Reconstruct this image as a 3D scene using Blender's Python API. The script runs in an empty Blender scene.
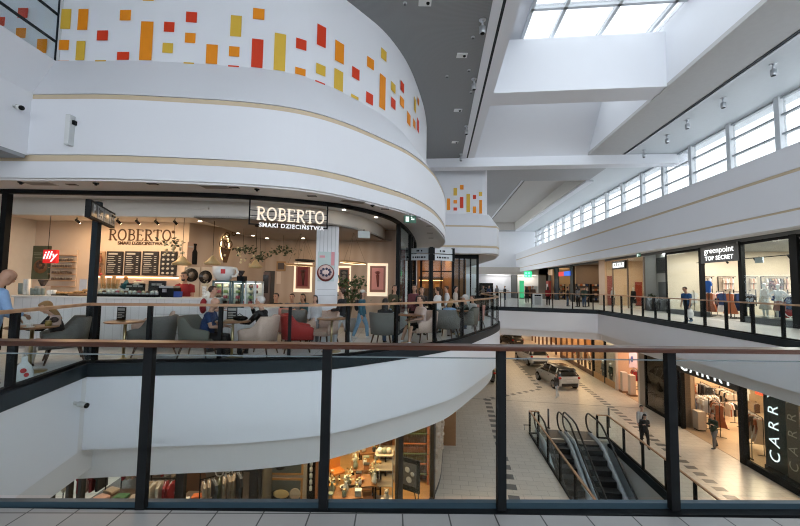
import bpy, bmesh, math, random
from mathutils import Vector, Matrix, Euler
random.seed(7)
S = bpy.context.scene
COL = S.collection
PI = math.pi
# ------------------------------------------------------------------ camera geometry
FPX = 360.0; EYE = 1.51
PITCH = math.atan(22/360); ROLL = math.atan(.0145)
fw = Vector((0, math.cos(PITCH), math.sin(PITCH))); u0 = Vector((0, -math.sin(PITCH), math.cos(PITCH))); r0 = Vector((1, 0, 0))
rt = r0*math.cos(ROLL)+u0*math.sin(ROLL); up = -r0*math.sin(ROLL)+u0*math.cos(ROLL)
CAMP = Vector((0, 0, EYE))
def ray(x, y): return fw*FPX+rt*(x-400)-up*(y-263)
def PZ(x, y, z):
    d = ray(x, y); return CAMP+d*((z-EYE)/d.z)
def PY(x, y, Y):
    d = ray(x, y); return CAMP+d*(Y/d.y)
ANG = math.atan(37/360)
E1 = Vector((math.sin(ANG), math.cos(ANG), 0)); N1 = Vector((math.cos(ANG), -math.sin(ANG), 0)); ZV = Vector((0, 0, 1))
def PV(x, y, v):
    d = ray(x, y); return CAMP+d*(v/N1.dot(d))
def B(u, v, z=0): return E1*u+N1*v+ZV*z           # mall wing coordinates -> world
def U(p): return E1.dot(p)
def V(p): return N1.dot(p)
cam = bpy.data.cameras.new('camera'); co = bpy.data.objects.new('camera', cam); COL.objects.link(co)
m = Matrix((rt, up, -fw)).transposed().to_4x4(); m.translation = CAMP; co.matrix_world = m
cam.sensor_width = 36; cam.lens = 36*FPX/800; cam.clip_start = .05; cam.clip_end = 300
S.camera = co
# ------------------------------------------------------------------ materials
MATS = {}
def M(name, col, rough=.5, metal=0, var=.06, scale=6, bump=0, emit=None, es=0, spec=.5, trans=0):
    if name in MATS: return MATS[name]
    ma = bpy.data.materials.new(name); ma.use_nodes = True
    nt = ma.node_tree; b = nt.nodes['Principled BSDF']
    b.inputs['Roughness'].default_value = rough; b.inputs['Metallic'].default_value = metal
    b.inputs['Specular IOR Level'].default_value = spec
    tc = nt.nodes.new('ShaderNodeTexCoord'); no = nt.nodes.new('ShaderNodeTexNoise')
    no.inputs['Scale'].default_value = scale; no.inputs['Detail'].default_value = 3
    nt.links.new(tc.outputs['Object'], no.inputs['Vector'])
    mx = nt.nodes.new('ShaderNodeMix'); mx.data_type = 'RGBA'
    mx.inputs[6].default_value = (*[c*(1-var) for c in col], 1); mx.inputs[7].default_value = (*[min(1, c*(1+var)) for c in col], 1)
    nt.links.new(no.outputs['Fac'], mx.inputs[0]); nt.links.new(mx.outputs[2], b.inputs['Base Color'])
    if bump:
        bp = nt.nodes.new('ShaderNodeBump'); bp.inputs['Strength'].default_value = bump; bp.inputs['Distance'].default_value = .01
        nt.links.new(no.outputs['Fac'], bp.inputs['Height']); nt.links.new(bp.outputs['Normal'], b.inputs['Normal'])
    if emit:
        b.inputs['Emission Color'].default_value = (*emit, 1); b.inputs['Emission Strength'].default_value = es
    MATS[name] = ma; return ma
def wave_mat(name, c1, c2, scale, rough=.5, axis='X', bump=.3, dist=0, sharp=None):
    ma = M(name, c1, rough); nt = ma.node_tree; b = nt.nodes['Principled BSDF']
    tc = [n for n in nt.nodes if n.type == 'TEX_COORD'][0]
    w = nt.nodes.new('ShaderNodeTexWave'); w.bands_direction = axis; w.inputs['Scale'].default_value = scale; w.inputs['Distortion'].default_value = dist
    nt.links.new(tc.outputs['Object'], w.inputs['Vector'])
    src = w.outputs['Fac']
    if sharp:
        mr = nt.nodes.new('ShaderNodeMapRange'); mr.inputs['From Min'].default_value = sharp; mr.inputs['From Max'].default_value = 1
        nt.links.new(src, mr.inputs['Value']); src = mr.outputs['Result']
    mx = nt.nodes.new('ShaderNodeMix'); mx.data_type = 'RGBA'; mx.inputs[6].default_value = (*c1, 1); mx.inputs[7].default_value = (*c2, 1)
    nt.links.new(src, mx.inputs[0]); nt.links.new(mx.outputs[2], b.inputs['Base Color'])
    if bump:
        bp = nt.nodes.new('ShaderNodeBump'); bp.inputs['Strength'].default_value = bump; bp.inputs['Distance'].default_value = .005
        nt.links.new(src, bp.inputs['Height']); nt.links.new(bp.outputs['Normal'], b.inputs['Normal'])
    return ma
def tile_mat(name, c1, c2, mortar, w, h, ms=.01, rough=.3, offset=0., bias=0):
    ma = M(name, c1, rough); nt = ma.node_tree; b = nt.nodes['Principled BSDF']
    tc = [n for n in nt.nodes if n.type == 'TEX_COORD'][0]
    t = nt.nodes.new('ShaderNodeTexBrick'); t.offset = offset; t.squash = 1
    t.inputs['Scale'].default_value = 1; t.inputs['Brick Width'].default_value = w; t.inputs['Row Height'].default_value = h
    t.inputs['Mortar Size'].default_value = ms; t.inputs['Mortar Smooth'].default_value = .1; t.inputs['Bias'].default_value = bias
    t.inputs['Color1'].default_value = (*c1, 1); t.inputs['Color2'].default_value = (*c2, 1); t.inputs['Mortar'].default_value = (*mortar, 1)
    nt.links.new(tc.outputs['Object'], t.inputs['Vector']); nt.links.new(t.outputs['Color'], b.inputs['Base Color'])
    return ma
def glass_mat(name, tint=(.9, .95, .95), refl=.08, rough=.0):
    if name in MATS: return MATS[name]
    ma = bpy.data.materials.new(name); ma.use_nodes = True; nt = ma.node_tree; nt.nodes.clear()
    o = nt.nodes.new('ShaderNodeOutputMaterial'); mx = nt.nodes.new('ShaderNodeMixShader')
    t = nt.nodes.new('ShaderNodeBsdfTransparent'); t.inputs[0].default_value = (*tint, 1)
    g = nt.nodes.new('ShaderNodeBsdfGlossy'); g.inputs['Roughness'].default_value = rough; g.inputs[0].default_value = (1, 1, 1, 1)
    fr = nt.nodes.new('ShaderNodeLayerWeight'); fr.inputs[0].default_value = .5
    pw = nt.nodes.new('ShaderNodeMath'); pw.operation = 'POWER'; pw.inputs[1].default_value = 5
    ml = nt.nodes.new('ShaderNodeMath'); ml.operation = 'MULTIPLY_ADD'; ml.inputs[1].default_value = .3; ml.inputs[2].default_value = refl
    nt.links.new(fr.outputs['Facing'], pw.inputs[0]); nt.links.new(pw.outputs[0], ml.inputs[0])
    nt.links.new(ml.outputs[0], mx.inputs[0]); nt.links.new(t.outputs[0], mx.inputs[1]); nt.links.new(g.outputs[0], mx.inputs[2])
    nt.links.new(mx.outputs[0], o.inputs[0]); MATS[name] = ma; return ma
def emis(name, col, st): return M(name, col, .5, emit=col, es=st)
WHITE = M('white_paint', (.78, .80, .84), .55, var=.015, scale=1.2)
WHITE2 = M('soffit_white', (.72, .72, .72), .6, var=.02, scale=1.2)
GOLD = M('gold_strip', (.60, .49, .34), .5, .05, var=.05)
DARK = M('dark_teal_metal', (.014, .022, .028), .5, 0, var=.1, spec=.25)
BLACK = M('black_metal', (.006, .007, .008), .6, 0, var=.1, spec=.15)
BLUEBAR = M('blue_steel', (.05, .09, .12), .35, .5)
WOOD = wave_mat('handrail_oak', (.065, .020, .009), (.045, .014, .006), 1.2, .4, 'Y', .05, 4)
for n_ in WOOD.node_tree.nodes:
    if n_.type == 'BSDF_PRINCIPLED': n_.inputs['Specular IOR Level'].default_value = .45; n_.inputs['Roughness'].default_value = .28
WOOD2 = wave_mat('pale_oak', (.45, .27, .15), (.36, .20, .11), 1.2, .4, 'Y', .05, 4)
GLASS = glass_mat('clear_glass', (.94, .97, .975), .002)
GLASSD = glass_mat('shop_glass', (.88, .93, .93), .012)
SKYG = glass_mat('added_window_glass', (.80, .81, .83), .04)
ROOFG = glass_mat('roof_glass', (.56, .57, .58), .04); CLERG = glass_mat('clerestory_glass', (.62, .63, .64), .04)
CHROME = M('brushed_steel', (.55, .57, .6), .3, .9)
# ------------------------------------------------------------------ mesh builder
class MB:
    def __init__(s): s.v = []; s.f = []; s.mi = []; s.cur = 0; s.sm = []; s.smooth = False
    def add(s, vs, fs, smooth=None):
        o = len(s.v); s.v += [tuple(p) for p in vs]
        for f in fs: s.f.append(tuple(i+o for i in f)); s.mi.append(s.cur); s.sm.append(s.smooth if smooth is None else smooth)
        return s
    def box(s, x0, x1, y0, y1, z0, z1):
        return s.obox(Vector((0, 0, 0)), Vector((1, 0, 0)), Vector((0, 1, 0)), ZV, x0, x1, y0, y1, z0, z1)
    def obox(s, o, a, b, c, x0, x1, y0, y1, z0, z1):
        P = [Vector(o)+a*x+b*y+c*z for z in (z0, z1) for y in (y0, y1) for x in (x0, x1)]
        return s.add(P, [(0, 2, 3, 1), (4, 5, 7, 6), (0, 1, 5, 4), (2, 6, 7, 3), (0, 4, 6, 2), (1, 3, 7, 5)], False)
    def bbox(s, u0, u1, v0, v1, z0, z1): return s.obox(Vector((0, 0, 0)), N1, E1, ZV, v0, v1, u0, u1, z0, z1)
    def quad(s, *p): return s.add(p, [tuple(range(len(p)))], False)
    def prism(s, poly, z0, z1):
        n = len(poly); P = [(p[0], p[1], z0) for p in poly]+[(p[0], p[1], z1) for p in poly]
        return s.add(P, [tuple(range(n))[::-1], tuple(range(n, 2*n))]+[(i, (i+1) % n, n+(i+1) % n, n+i) for i in range(n)], False)
    def oprism(s, o, a, b, c, poly, d0, d1):
        n = len(poly); P = [Vector(o)+a*p[0]+c*p[1]+b*d for d in (d0, d1) for p in poly]
        return s.add(P, [tuple(range(n))[::-1], tuple(range(n, 2*n))]+[(i, (i+1) % n, n+(i+1) % n, n+i) for i in range(n)], False)
    def tube(s, pts, r, n=8, r2=None, cap=True, flat=1.0):
        pts = [Vector(p) for p in pts]; k = len(pts); rs = r if isinstance(r, (list, tuple)) else [r+(((r2 if r2 is not None else r)-r)*i/max(1, k-1)) for i in range(k)]
        vs = []; prev = None
        for i, p in enumerate(pts):
            t = (pts[min(i+1, k-1)]-pts[max(i-1, 0)]); t = t.normalized() if t.length > 1e-9 else ZV
            if prev is None: a = t.orthogonal().normalized()
            else: a = (prev-t*prev.dot(t)); a = a.normalized() if a.length > 1e-6 else t.orthogonal().normalized()
            prev = a; b = t.cross(a)
            for j in range(n):
                th = 2*PI*j/n; vs.append(p+(a*math.cos(th)+b*math.sin(th)*flat)*rs[i])
        fs = [(i*n+j, i*n+(j+1) % n, (i+1)*n+(j+1) % n, (i+1)*n+j) for i in range(k-1) for j in range(n)]
        if cap: fs += [tuple(range(n))[::-1], tuple(range((k-1)*n, k*n))]
        return s.add(vs, fs, True)
    def lathe(s, prof, n=16, c=(0, 0, 0), axis=None):
        c = Vector(c); ax = axis or (Vector((1, 0, 0)), Vector((0, 1, 0)), ZV); k = len(prof); vs = []
        for (r, z) in prof:
            for j in range(n): th = 2*PI*j/n; vs.append(c+ax[0]*r*math.cos(th)+ax[1]*r*math.sin(th)+ax[2]*z)
        fs = [(i*n+j, i*n+(j+1) % n, (i+1)*n+(j+1) % n, (i+1)*n+j) for i in range(k-1) for j in range(n)]
        fs += [tuple(range(n))[::-1], tuple(range((k-1)*n, k*n))]
        return s.add(vs, fs, True)
    def ell(s, c, r, n=12, k=8, rot=None):
        c = Vector(c); vs = []
        for i in range(k+1):
            ph = -PI/2+PI*i/k
            for j in range(n):
                th = 2*PI*j/n; p = Vector((r[0]*math.cos(ph)*math.cos(th), r[1]*math.cos(ph)*math.sin(th), r[2]*math.sin(ph)))
                vs.append(c+(rot @ p if rot else p))
        fs = [(i*n+j, i*n+(j+1) % n, (i+1)*n+(j+1) % n, (i+1)*n+j) for i in range(k) for j in range(n)]
        return s.add(vs, fs, True)
    def sweep(s, path, prof, closed=True, smooth=False, ends=True):
        # path: list of XY, prof: list of (offset to the right of travel, z)
        k = len(path); vs = []; pp = [Vector((p[0], p[1], 0)) for p in path]
        for i, p in enumerate(pp):
            d0 = (pp[i]-pp[i-1]).normalized() if i > 0 else None; d1 = (pp[i+1]-pp[i]).normalized() if i < k-1 else None
            d0 = d0 or d1; d1 = d1 or d0
            n0 = Vector((d0.y, -d0.x, 0)); n1 = Vector((d1.y, -d1.x, 0)); nn = (n0+n1); nn = nn/max(.3, nn.dot(n0)) if nn.length > 1e-6 else n0
            for (o, z) in prof: vs.append(p+nn*o+ZV*z)
        m = len(prof); R = m if closed else m-1
        fs = [(i*m+j, (i+1)*m+j, (i+1)*m+(j+1) % m, i*m+(j+1) % m) for i in range(k-1) for j in range(R)]
        if closed and ends: fs += [tuple(range(m)), tuple(range((k-1)*m, k*m))[::-1]]
        return s.add(vs, fs, smooth)
    def text(s, txt, o, ex, ez, size, depth=.01, shear=0, align='CENTER', bold=0, sx=1, spacing=1):
        cu = bpy.data.curves.new('t', 'FONT'); cu.body = txt; cu.size = size; cu.shear = shear; cu.align_x = align; cu.align_y = 'CENTER'
        cu.resolution_u = 3; cu.offset = bold; cu.extrude = depth/2; cu.space_character = spacing
        ob = bpy.data.objects.new('t', cu); COL.objects.link(ob); bpy.context.view_layer.update()
        me = ob.evaluated_get(bpy.context.evaluated_depsgraph_get()).to_mesh()
        ey = Vector(ex).cross(Vector(ez)); vs = [Vector(o)+Vector(ex)*v.co.x*sx+Vector(ez)*v.co.y-ey*v.co.z for v in me.vertices]
        s.add(vs, [tuple(p.vertices) for p in me.polygons], False)
        ob.to_mesh_clear(); bpy.data.objects.remove(ob); bpy.data.curves.remove(cu); return s
    def build(s, name, mat, parent=None, world=False, loc=None, rotz=0, bevel=0):
        me = bpy.data.meshes.new(name); vs = s.v
        if parent is not None and world:
            inv = WM(parent).inverted(); vs = [inv @ Vector(p) for p in s.v]
        elif loc is not None or rotz:
            inv = (Matrix.Translation(Vector(loc or (0, 0, 0))) @ Matrix.Rotation(rotz, 4, 'Z')).inverted()
            vs = [inv @ Vector(p) for p in s.v] if world else s.v
        me.from_pydata([tuple(p) for p in vs], [], s.f)
        mats = mat if isinstance(mat, (list, tuple)) else [mat]
        for q in mats: me.materials.append(q)
        me.polygons.foreach_set('material_index', s.mi); me.polygons.foreach_set('use_smooth', s.sm)
        bm = bmesh.new(); bm.from_mesh(me); bmesh.ops.recalc_face_normals(bm, faces=bm.faces); bm.to_mesh(me); bm.free()
        me.update()
        ob = bpy.data.objects.new(name, me); COL.objects.link(ob)
        if parent is not None: ob.parent = parent
        elif loc is not None or rotz:
            ob.location = loc or (0, 0, 0); ob.rotation_euler = (0, 0, rotz)
        if bevel:
            md = ob.modifiers.new('b', 'BEVEL'); md.width = bevel; md.segments = 2; md.limit_method = 'ANGLE'; md.angle_limit = .7
        return ob
def WM(o):
    m = Matrix.Translation(o.location) @ o.rotation_euler.to_matrix().to_4x4() @ Matrix.Diagonal((*o.scale, 1))
    return WM(o.parent) @ m if o.parent else m
def tag(o, label, cat, group=None, kind=None):
    o['label'] = label; o['category'] = cat
    if group: o['group'] = group
    if kind: o['kind'] = kind
    return o
def thing(name, label, cat, loc=(0, 0, 0), rotz=0, group=None):
    o = bpy.data.objects.new(name, None); COL.objects.link(o); o.location = loc; o.rotation_euler = (0, 0, rotz); o.empty_display_size = .1
    return tag(o, label, cat, group)
def kids(o): return [c for c in bpy.data.objects if c.parent == o]
KID = {}
def dup(root, loc=None, rotz=None, label=None, group=None, mat=None):
    def cp(o, par):
        c = o.copy(); COL.objects.link(c)
        if par: c.parent = par
        for k in KID.get(o.name) or KID.setdefault(o.name, kids(o)): cp(k, c)
        return c
    r = cp(root, None)
    if loc is not None: r.location = loc
    if rotz is not None: r.rotation_euler = (0, 0, rotz)
    if label: r['label'] = label
    if group: r['group'] = group
    return r
def struct(o, label=None):
    o['kind'] = 'structure'
    if label: o['label'] = label
    return o
def smooth_path(pts, n=6):
    out = []
    P = [Vector((p[0], p[1])) for p in pts]
    for i in range(len(P)-1):
        a = P[max(i-1, 0)]; b = P[i]; c = P[i+1]; d = P[min(i+2, len(P)-1)]
        for k in range(n):
            t = k/n; out.append(.5*((2*b)+(c-a)*t+(2*a-5*b+4*c-d)*t*t+(3*b-a-3*c+d)*t**3))
    out.append(P[-1]); return [(p.x, p.y) for p in out]
def offset_path(path, o):
    mb = MB(); mb.sweep(path, [(o, 0)], closed=False); return [(p[0], p[1]) for p in mb.v]
def tri_floor(name, poly, z0, z1, mats, loc=None, rotz=0):
    # polygon (may be concave) extruded, top and bottom triangulated
    bm = bmesh.new(); inv = (Matrix.Translation(Vector(loc or (0, 0, 0))) @ Matrix.Rotation(rotz, 4, 'Z')).inverted()
    a = [bm.verts.new(inv @ Vector((p[0], p[1], z1))) for p in poly]; f = bm.faces.new(a)
    r = bmesh.ops.extrude_face_region(bm, geom=[f]); vs = [g for g in r['geom'] if isinstance(g, bmesh.types.BMVert)]
    bmesh.ops.translate(bm, verts=vs, vec=(0, 0, z0-z1))
    bmesh.ops.triangulate(bm, faces=[q for q in bm.faces if len(q.verts) > 4]); bmesh.ops.recalc_face_normals(bm, faces=bm.faces)
    me = bpy.data.meshes.new(name); bm.to_mesh(me); bm.free()
    for q in (mats if isinstance(mats, list) else [mats]): me.materials.append(q)
    ob = bpy.data.objects.new(name, me); COL.objects.link(ob); ob.location = loc or (0, 0, 0); ob.rotation_euler = (0, 0, rotz); return ob
# ------------------------------------------------------------------ SETTING
LOW = -5.6; CEIL = 9.0
TILE = tile_mat('upper_tile', (.29, .285, .275), (.31, .305, .295), (.03, .03, .03), .305, .61, .005, .35)
CTILE = tile_mat('cafe_floor_tile', (.55, .54, .53), (.6, .59, .58), (.3, .3, .3), .6, .6, .008, .3)
LTILE = tile_mat('lower_tile', (.60, .54, .47), (.65, .59, .52), (.40, .36, .31), .6, .3, .008, .28, .5)
INLAY = M('grey_inlay', (.13, .125, .12), .35)
# edge of the cafe slab, walking from the near walkway to the far bridge (void on the right hand)
side0 = (-4.62, 2.50); corner = (-5.62, 6.60)
front = [(-5.62, 6.60), (-4.3, 6.78), (-2.88, 6.97), (-1.46, 7.39), (-.42, 8.12), (.55, 8.95), (1.46, 9.85), (2.05, 10.75), (2.62, 11.76), (3.34, 13.05), (3.95, 14.4), (4.35, 15.8), (4.5, 17.4), (4.55, 19.2), (4.9, 21.2), (5.6, 23.2), (6.5, 25.2), (7.2, 26.2)]
fr = smooth_path(front, 5)
bridge_end = (12.85, 24.1)
c2 = B(U(Vector((*bridge_end, 0))), 10.65)
cafe_edge = [side0]+fr
void_edge = [side0]+fr+[(c2.x, c2.y)]+[tuple(B(u, 10.65))[:2] for u in (20, 10, 0, -8)]
# floors
near = tri_floor('floor', [(-14, -9), (12, -9), (12, 2.51), (-14, 2.45)], -.15, 0, TILE, loc=(.04, 2.48, 0), rotz=.02)
struct(near)
inn = offset_path(fr, -.02)
struct(tri_floor('floor', [(-14, 2.46), (-4.66, 2.5)]+inn+[(6.6, 27), (3, 52), (-14, 52)], -.1, 0, CTILE))
br = B(24.6, 10.67)
struct(tri_floor('floor', [(7.2, 26.24), tuple(c2+E1*.03+N1*.02)[:2], tuple(B(52, 10.67))[:2], (3.02, 52), (6.62, 27)], -.1, 0, CTILE))
struct(tri_floor('floor', [tuple(B(u, v))[:2] for u, v in ((-8, 10.67), (-8, 24.4), (52, 24.4), (52, 10.67))], -.1, 0, CTILE))
# slab bodies (also the ceiling of the lower level)
ins = offset_path(void_edge, -.22)
struct(tri_floor('ceiling', [(-14, 2.2), (-4.9, 2.2)]+offset_path(fr, -.38)+[(7.1, 26.5), (7.1, 52), (-14, 52)], -1.95, -.1, WHITE2))
struct(tri_floor('ceiling', [(7.1, 26.5), tuple(c2+Vector((.3, .3, 0)))[:2], tuple(B(52, 11.03))[:2], (7.1, 52)], -1.95, -.1, WHITE2))
struct(tri_floor('ceiling', [tuple(B(u, v))[:2] for u, v in ((-8, 11.03), (-8, 24.4), (52, 24.4), (52, 11.03))], -1.95, -.1, WHITE2))
struct(tri_floor('ceiling', [(-14, -9), (12, -9), (12, 2.2), (-14, 2.2)], -1.95, -.15, WHITE2))
# white slab fascia and dark edge band, following the void
path_all = void_edge
mb = MB().sweep(path_all, [(0, -.22), (0, -1.5), (-.42, -1.5), (-.42, -.22)]); struct(mb.build('wall_atrium_edge', WHITE))
mb = MB().sweep(cafe_edge, [(-.30, -1.45), (-.30, -2.14), (-.40, -2.14), (-.40, -1.45)]).sweep(void_edge[len(cafe_edge)-1:], [(-.30, -1.45), (-.30, -1.97), (-.40, -1.97), (-.40, -1.45)]); struct(mb.build('wall_atrium_lower', WHITE2))
mb = MB().sweep(path_all, [(.02, .01), (.02, -.22), (-.1, -.22), (-.1, .01)]); struct(mb.build('trim_1', DARK))
mb = MB().obox(Vector((0, 2.49, 0)), Vector((1, .02, 0)), Vector((0, 1, 0)), ZV, -4.6, 12, 0, .10, -.25, -.012); struct(mb.build('shadow_gap', BLACK))  # black strip painted in for the shaded gap at the floor edge
mb = MB().obox(Vector((0, 2.56, 0)), Vector((1, .02, 0)), Vector((0, 1, 0)), ZV, -4.6, 12, 0, .1, -1.5, -.22); struct(mb.build('wall_near_edge', WHITE))
# panel joints of the fascia
# lower floor around the escalator pit
pu0, pu1, pv0, pv1 = 1.0, 18.35, 4.62, 8.1
mb = MB()
for (a, b, c, d) in ((-9, 56, -14, pv0), (-9, 56, pv1, 24.4), (pu1, 56, pv0, pv1), (-9, pu0, pv0, pv1)):
    mb.bbox(a, b, c, d, LOW-.2, LOW)
lf = struct(mb.build('floor', LTILE, rotz=-ANG, world=True))
# dark inlay tiles of the lower floor
mb = MB()
def dash_line(p, q, n, w=.3, fill=.5):
    p = Vector(p); q = Vector(q); d = (q-p)/n; t = d.normalized(); s = Vector((t.y, -t.x, 0))
    for i in range(n):
        a = p+d*(i+.25); mb.obox(Vector((a.x, a.y, LOW)), t, s, ZV, 0, d.length*fill, -w/2, w/2, -.05, .004)
dash_line(PZ(487, 398, LOW), PZ(516, 505, LOW), 16, .38)
dash_line(PZ(516, 505, LOW), PZ(516, 505, LOW)-E1*8, 12, .38)
dash_line(PZ(482, 400, LOW), PZ(541, 389, LOW), 9, .3)
dash_line(PZ(541, 389, LOW), PZ(512, 358, LOW), 12, .35)
dash_line(PZ(576, 381, LOW), PZ(737, 502, LOW), 30, .4)
dash_line(PZ(576, 381, LOW), PZ(576, 381, LOW)+E1*14, 16, .4)
mb.add([PZ(520, 366, LOW+.004), PZ(540, 364, LOW+.004), PZ(545, 372, LOW+.004), PZ(530, 376, LOW+.004)], [(0, 1, 2, 3)])
iq = struct(mb.build('trim_3', INLAY))
mb = MB(); a = PZ(482, 399, LOW); b = PZ(640, 408, LOW); t = (b-a).normalized()
mb.obox(a, t, Vector((-t.y, t.x, 0)), ZV, -2, 13, -.03, .03, -.05, .003); struct(mb.build('trim_4', M('joint_steel', (.3, .28, .25), .4)))
# ---- left drum : stepped white fascia above the cafe
upc = [(-14, 6.98), (-7.9, 6.95), (-5.85, 6.9), (-4.37, 7.0), (-3.05, 7.16), (-2.1, 7.45), (-1.33, 7.98), (-.52, 8.84), (.26, 9.85), (.95, 11.3), (1.46, 13.05), (1.9, 15.2), (2.12, 17.4), (2.0, 19.4), (1.4, 21.0), (.3, 22.2)]
uf = smooth_path(upc, 6)
prof = [(0, 3.5), (0, 3.83), (-.07, 3.84), (-.07, 3.96), (0, 3.97), (0, 5.09), (-.06, 5.10), (-.06, 5.19), (0, 5.2), (-.9, 6.45), (-.9, 9.05), (-1.1, 9.05), (-1.1, 3.5)]
mb = MB().sweep(uf, prof); drum = struct(mb.build('wall_cafe_drum', WHITE))
for z0, z1 in ((3.84, 3.96), (5.10, 5.19)):
    mb = MB().sweep(uf, [(-.02, z0), (-.02, z1), (-.075, z1), (-.075, z0)]); struct(mb.build('trim_5', GOLD))
# soffit behind the fascia
so = offset_path(uf, -.05)
struct(tri_floor('ceiling', so+[(-1, 23.5), (-14, 23.5)], 3.46, 3.52, WHITE2))
# painted rectangles on the drum wall
ORG = M('paint_orange', (.83, .27, .002), .6); RED = M('paint_red', (.66, .04, .004), .6); YEL = M('paint_ochre', (.70, .45, .045), .6)
wp = offset_path(uf, -.885)
def hit_wall(x, y):
    d = ray(x, y); best = None
    for i in range(len(wp)-1):
        ax, ay = wp[i]; bx, by = wp[i+1]; ex, ey = bx-ax, by-ay
        den = d.x*ey-d.y*ex
        if abs(den) < 1e-9: continue
        t = (ax*ey-ay*ex)/den; k = (d.x*ay-d.y*ax)/(-den) if True else 0
        s = ((d.x*t-ax)*ex+(d.y*t-ay)*ey)/(ex*ex+ey*ey)
        if 0 <= s <= 1 and t > 0 and (best is None or t < best[0]): best = (t, i, s, EYE+d.z*t)
    return best
arc = [0]
for i in range(len(wp)-1): arc.append(arc[-1]+math.dist(wp[i], wp[i+1]))
def arc_pt(a):
    a = max(0, min(arc[-1]-1e-6, a)); i = max(j for j in range(len(arc)-1) if arc[j] <= a); s = (a-arc[i])/(arc[i+1]-arc[i])
    p = Vector(wp[i]).lerp(Vector(wp[i+1]), s); t = (Vector(wp[i+1])-Vector(wp[i])).normalized(); return p, Vector((t.y, -t.x))
rects = {0: [(17, 9, 28, 19, 0)], 1: [], 2: []}
R_ = [  # px x0,y0,x1,y1,colour  (0 orange 1 red 2 ochre)
 (78, 9, 88, 30, 0), (61, 9, 71, 29, 2), (76, 41, 85, 62, 2), (59, 40, 69, 50, 0), (37, 39, 47, 53, 0), (16, 28, 26, 38, 0), (18, 8, 28, 18, 1), (-5, 17, 5, 26, 1), (58, 60.5, 69, 63, 0),
 (97, 30.5, 108, 40.5, 1), (120, 10, 131, 20.5, 0), (117, 52, 129, 64, 1), (140, 21.5, 152.5, 64.5, 0), (164, 22, 174.5, 32, 1), (162.5, 43, 173, 53, 2), (95, 61.5, 106, 63.5, 2), (143, -6, 154, 1, 2),
 (186, 12, 197, 22.5, 1), (185, 33, 195.5, 43, 0), (183.5, 64, 194, 66, 2), (206, 44.5, 217.5, 67, 0), (230.5, 15.5, 241.5, 36.5, 2), (253, 8.5, 264.5, 19.5, 0), (229, 46.5, 239.5, 56.5, 0), (228, 67, 239, 69.5, 1), (251.5, 39, 263, 70, 1),
 (274, 33.5, 285.5, 76.5, 2), (296, 39, 306.5, 49.5, 1), (317, 25.5, 326, 46.5, 1), (295, 68, 305.5, 81.5, 0), (316, 64.5, 325.5, 75, 2), (335, 42, 344, 62.5, 0), (315, 83.5, 325, 87, 1), (334, 70, 343, 92, 2),
 (352, 68, 359.5, 79, 1), (367, 58, 374, 68.5, 0), (381, 49.5, 386.5, 60, 2), (351, 95.5, 358.5, 98.5, 2), (366, 93, 373, 104, 1), (379.5, 75, 385.5, 109, 0), (391, 83, 395.5, 92, 2), (400.5, 82, 404, 91.5, 1), (391, 98.5, 395.5, 108.5, 1), (400, 97.5, 404, 107, 0), (407, 113, 410.5, 125, 0), (414, 98, 416, 112, 2), (413, 120, 415.5, 128, 0), (417, 119, 419, 132, 1), (417.5, 98, 419, 105, 0)]
pm = MB()
for (x0, y0, x1, y1, c) in R_:
    ym = (y0+y1)/2; h0 = hit_wall(x0, ym); h1 = hit_wall(x1, ym)
    if not h0 or not h1: continue
    xm = (x0+x1)/2; zt = hit_wall(xm, y0); zb = hit_wall(xm, y1)
    a0 = arc[h0[1]]+h0[2]*(arc[h0[1]+1]-arc[h0[1]]); a1 = arc[h1[1]]+h1[2]*(arc[h1[1]+1]-arc[h1[1]])
    if abs(a1-a0) > 1.6: a1 = a0+.3
    pm.cur = c; k = 4
    zt_, zb_ = min(8.98, zt[3]), max(6.46, zb[3])
    vs = []
    for j in range(k+1):
        p, nn = arc_pt(a0+(a1-a0)*j/k); q = p+nn*.004; vs += [(q.x, q.y, zb_), (q.x, q.y, zt_)]
    pm.add(vs, [(2*j, 2*j+2, 2*j+3, 2*j+1) for j in range(k)], False)
struct(pm.build('painted_rectangles', [ORG, RED, YEL], drum))
# ---- left box volume with glass parapet
LW = -7.36
mb = MB().box(-14, LW, -6, 6.96, 3.95, 5.2)
mb.add([(LW, -6, 5.2), (LW, 6.96, 5.2), (LW-.48, 7.9, 6.45), (LW-.48, -6, 6.45), (-14, -6, 5.2), (-14, 6.96, 5.2), (-14, 7.9, 6.45), (-14, -6, 6.45)], [(0, 1, 2, 3), (3, 2, 6, 7), (4, 7, 6, 5), (0, 3, 7, 4), (1, 5, 6, 2)])
struct(mb.build('wall_left', WHITE))
mb = MB().box(-14, LW-.55, -6, 6.9, 3.90, 3.95).box(LW-.55, LW, -6, 6.9, 3.88, 3.95); struct(mb.build('shadow_line', M('shadow_line_grey', (.3, .32, .34), .5)))  # grey strip painted as the shadow line under the box
mb = MB().box(LW-.5, LW-.47, 7.82, 7.9, 6.45, 9).box(LW-.51, LW-.46, -6, 7.9, 6.86, 6.90).box(LW-.51, LW-.46, -6, 7.9, 7.5, 7.54)
gp = struct(MB().box(LW-.5, LW-.485, -6, 7.86, 6.45, 9).build('window_1', glass_mat('parapet_glass', (.92, .95, .96), .02))); mb.build('window_frame', DARK, gp)
mb = MB().box(LW-.46, LW-.40, 7.83, 7.93, 6.45, 9.0); struct(mb.build('trim_7', M('mullion_white', (.6, .62, .64), .4)))
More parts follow.
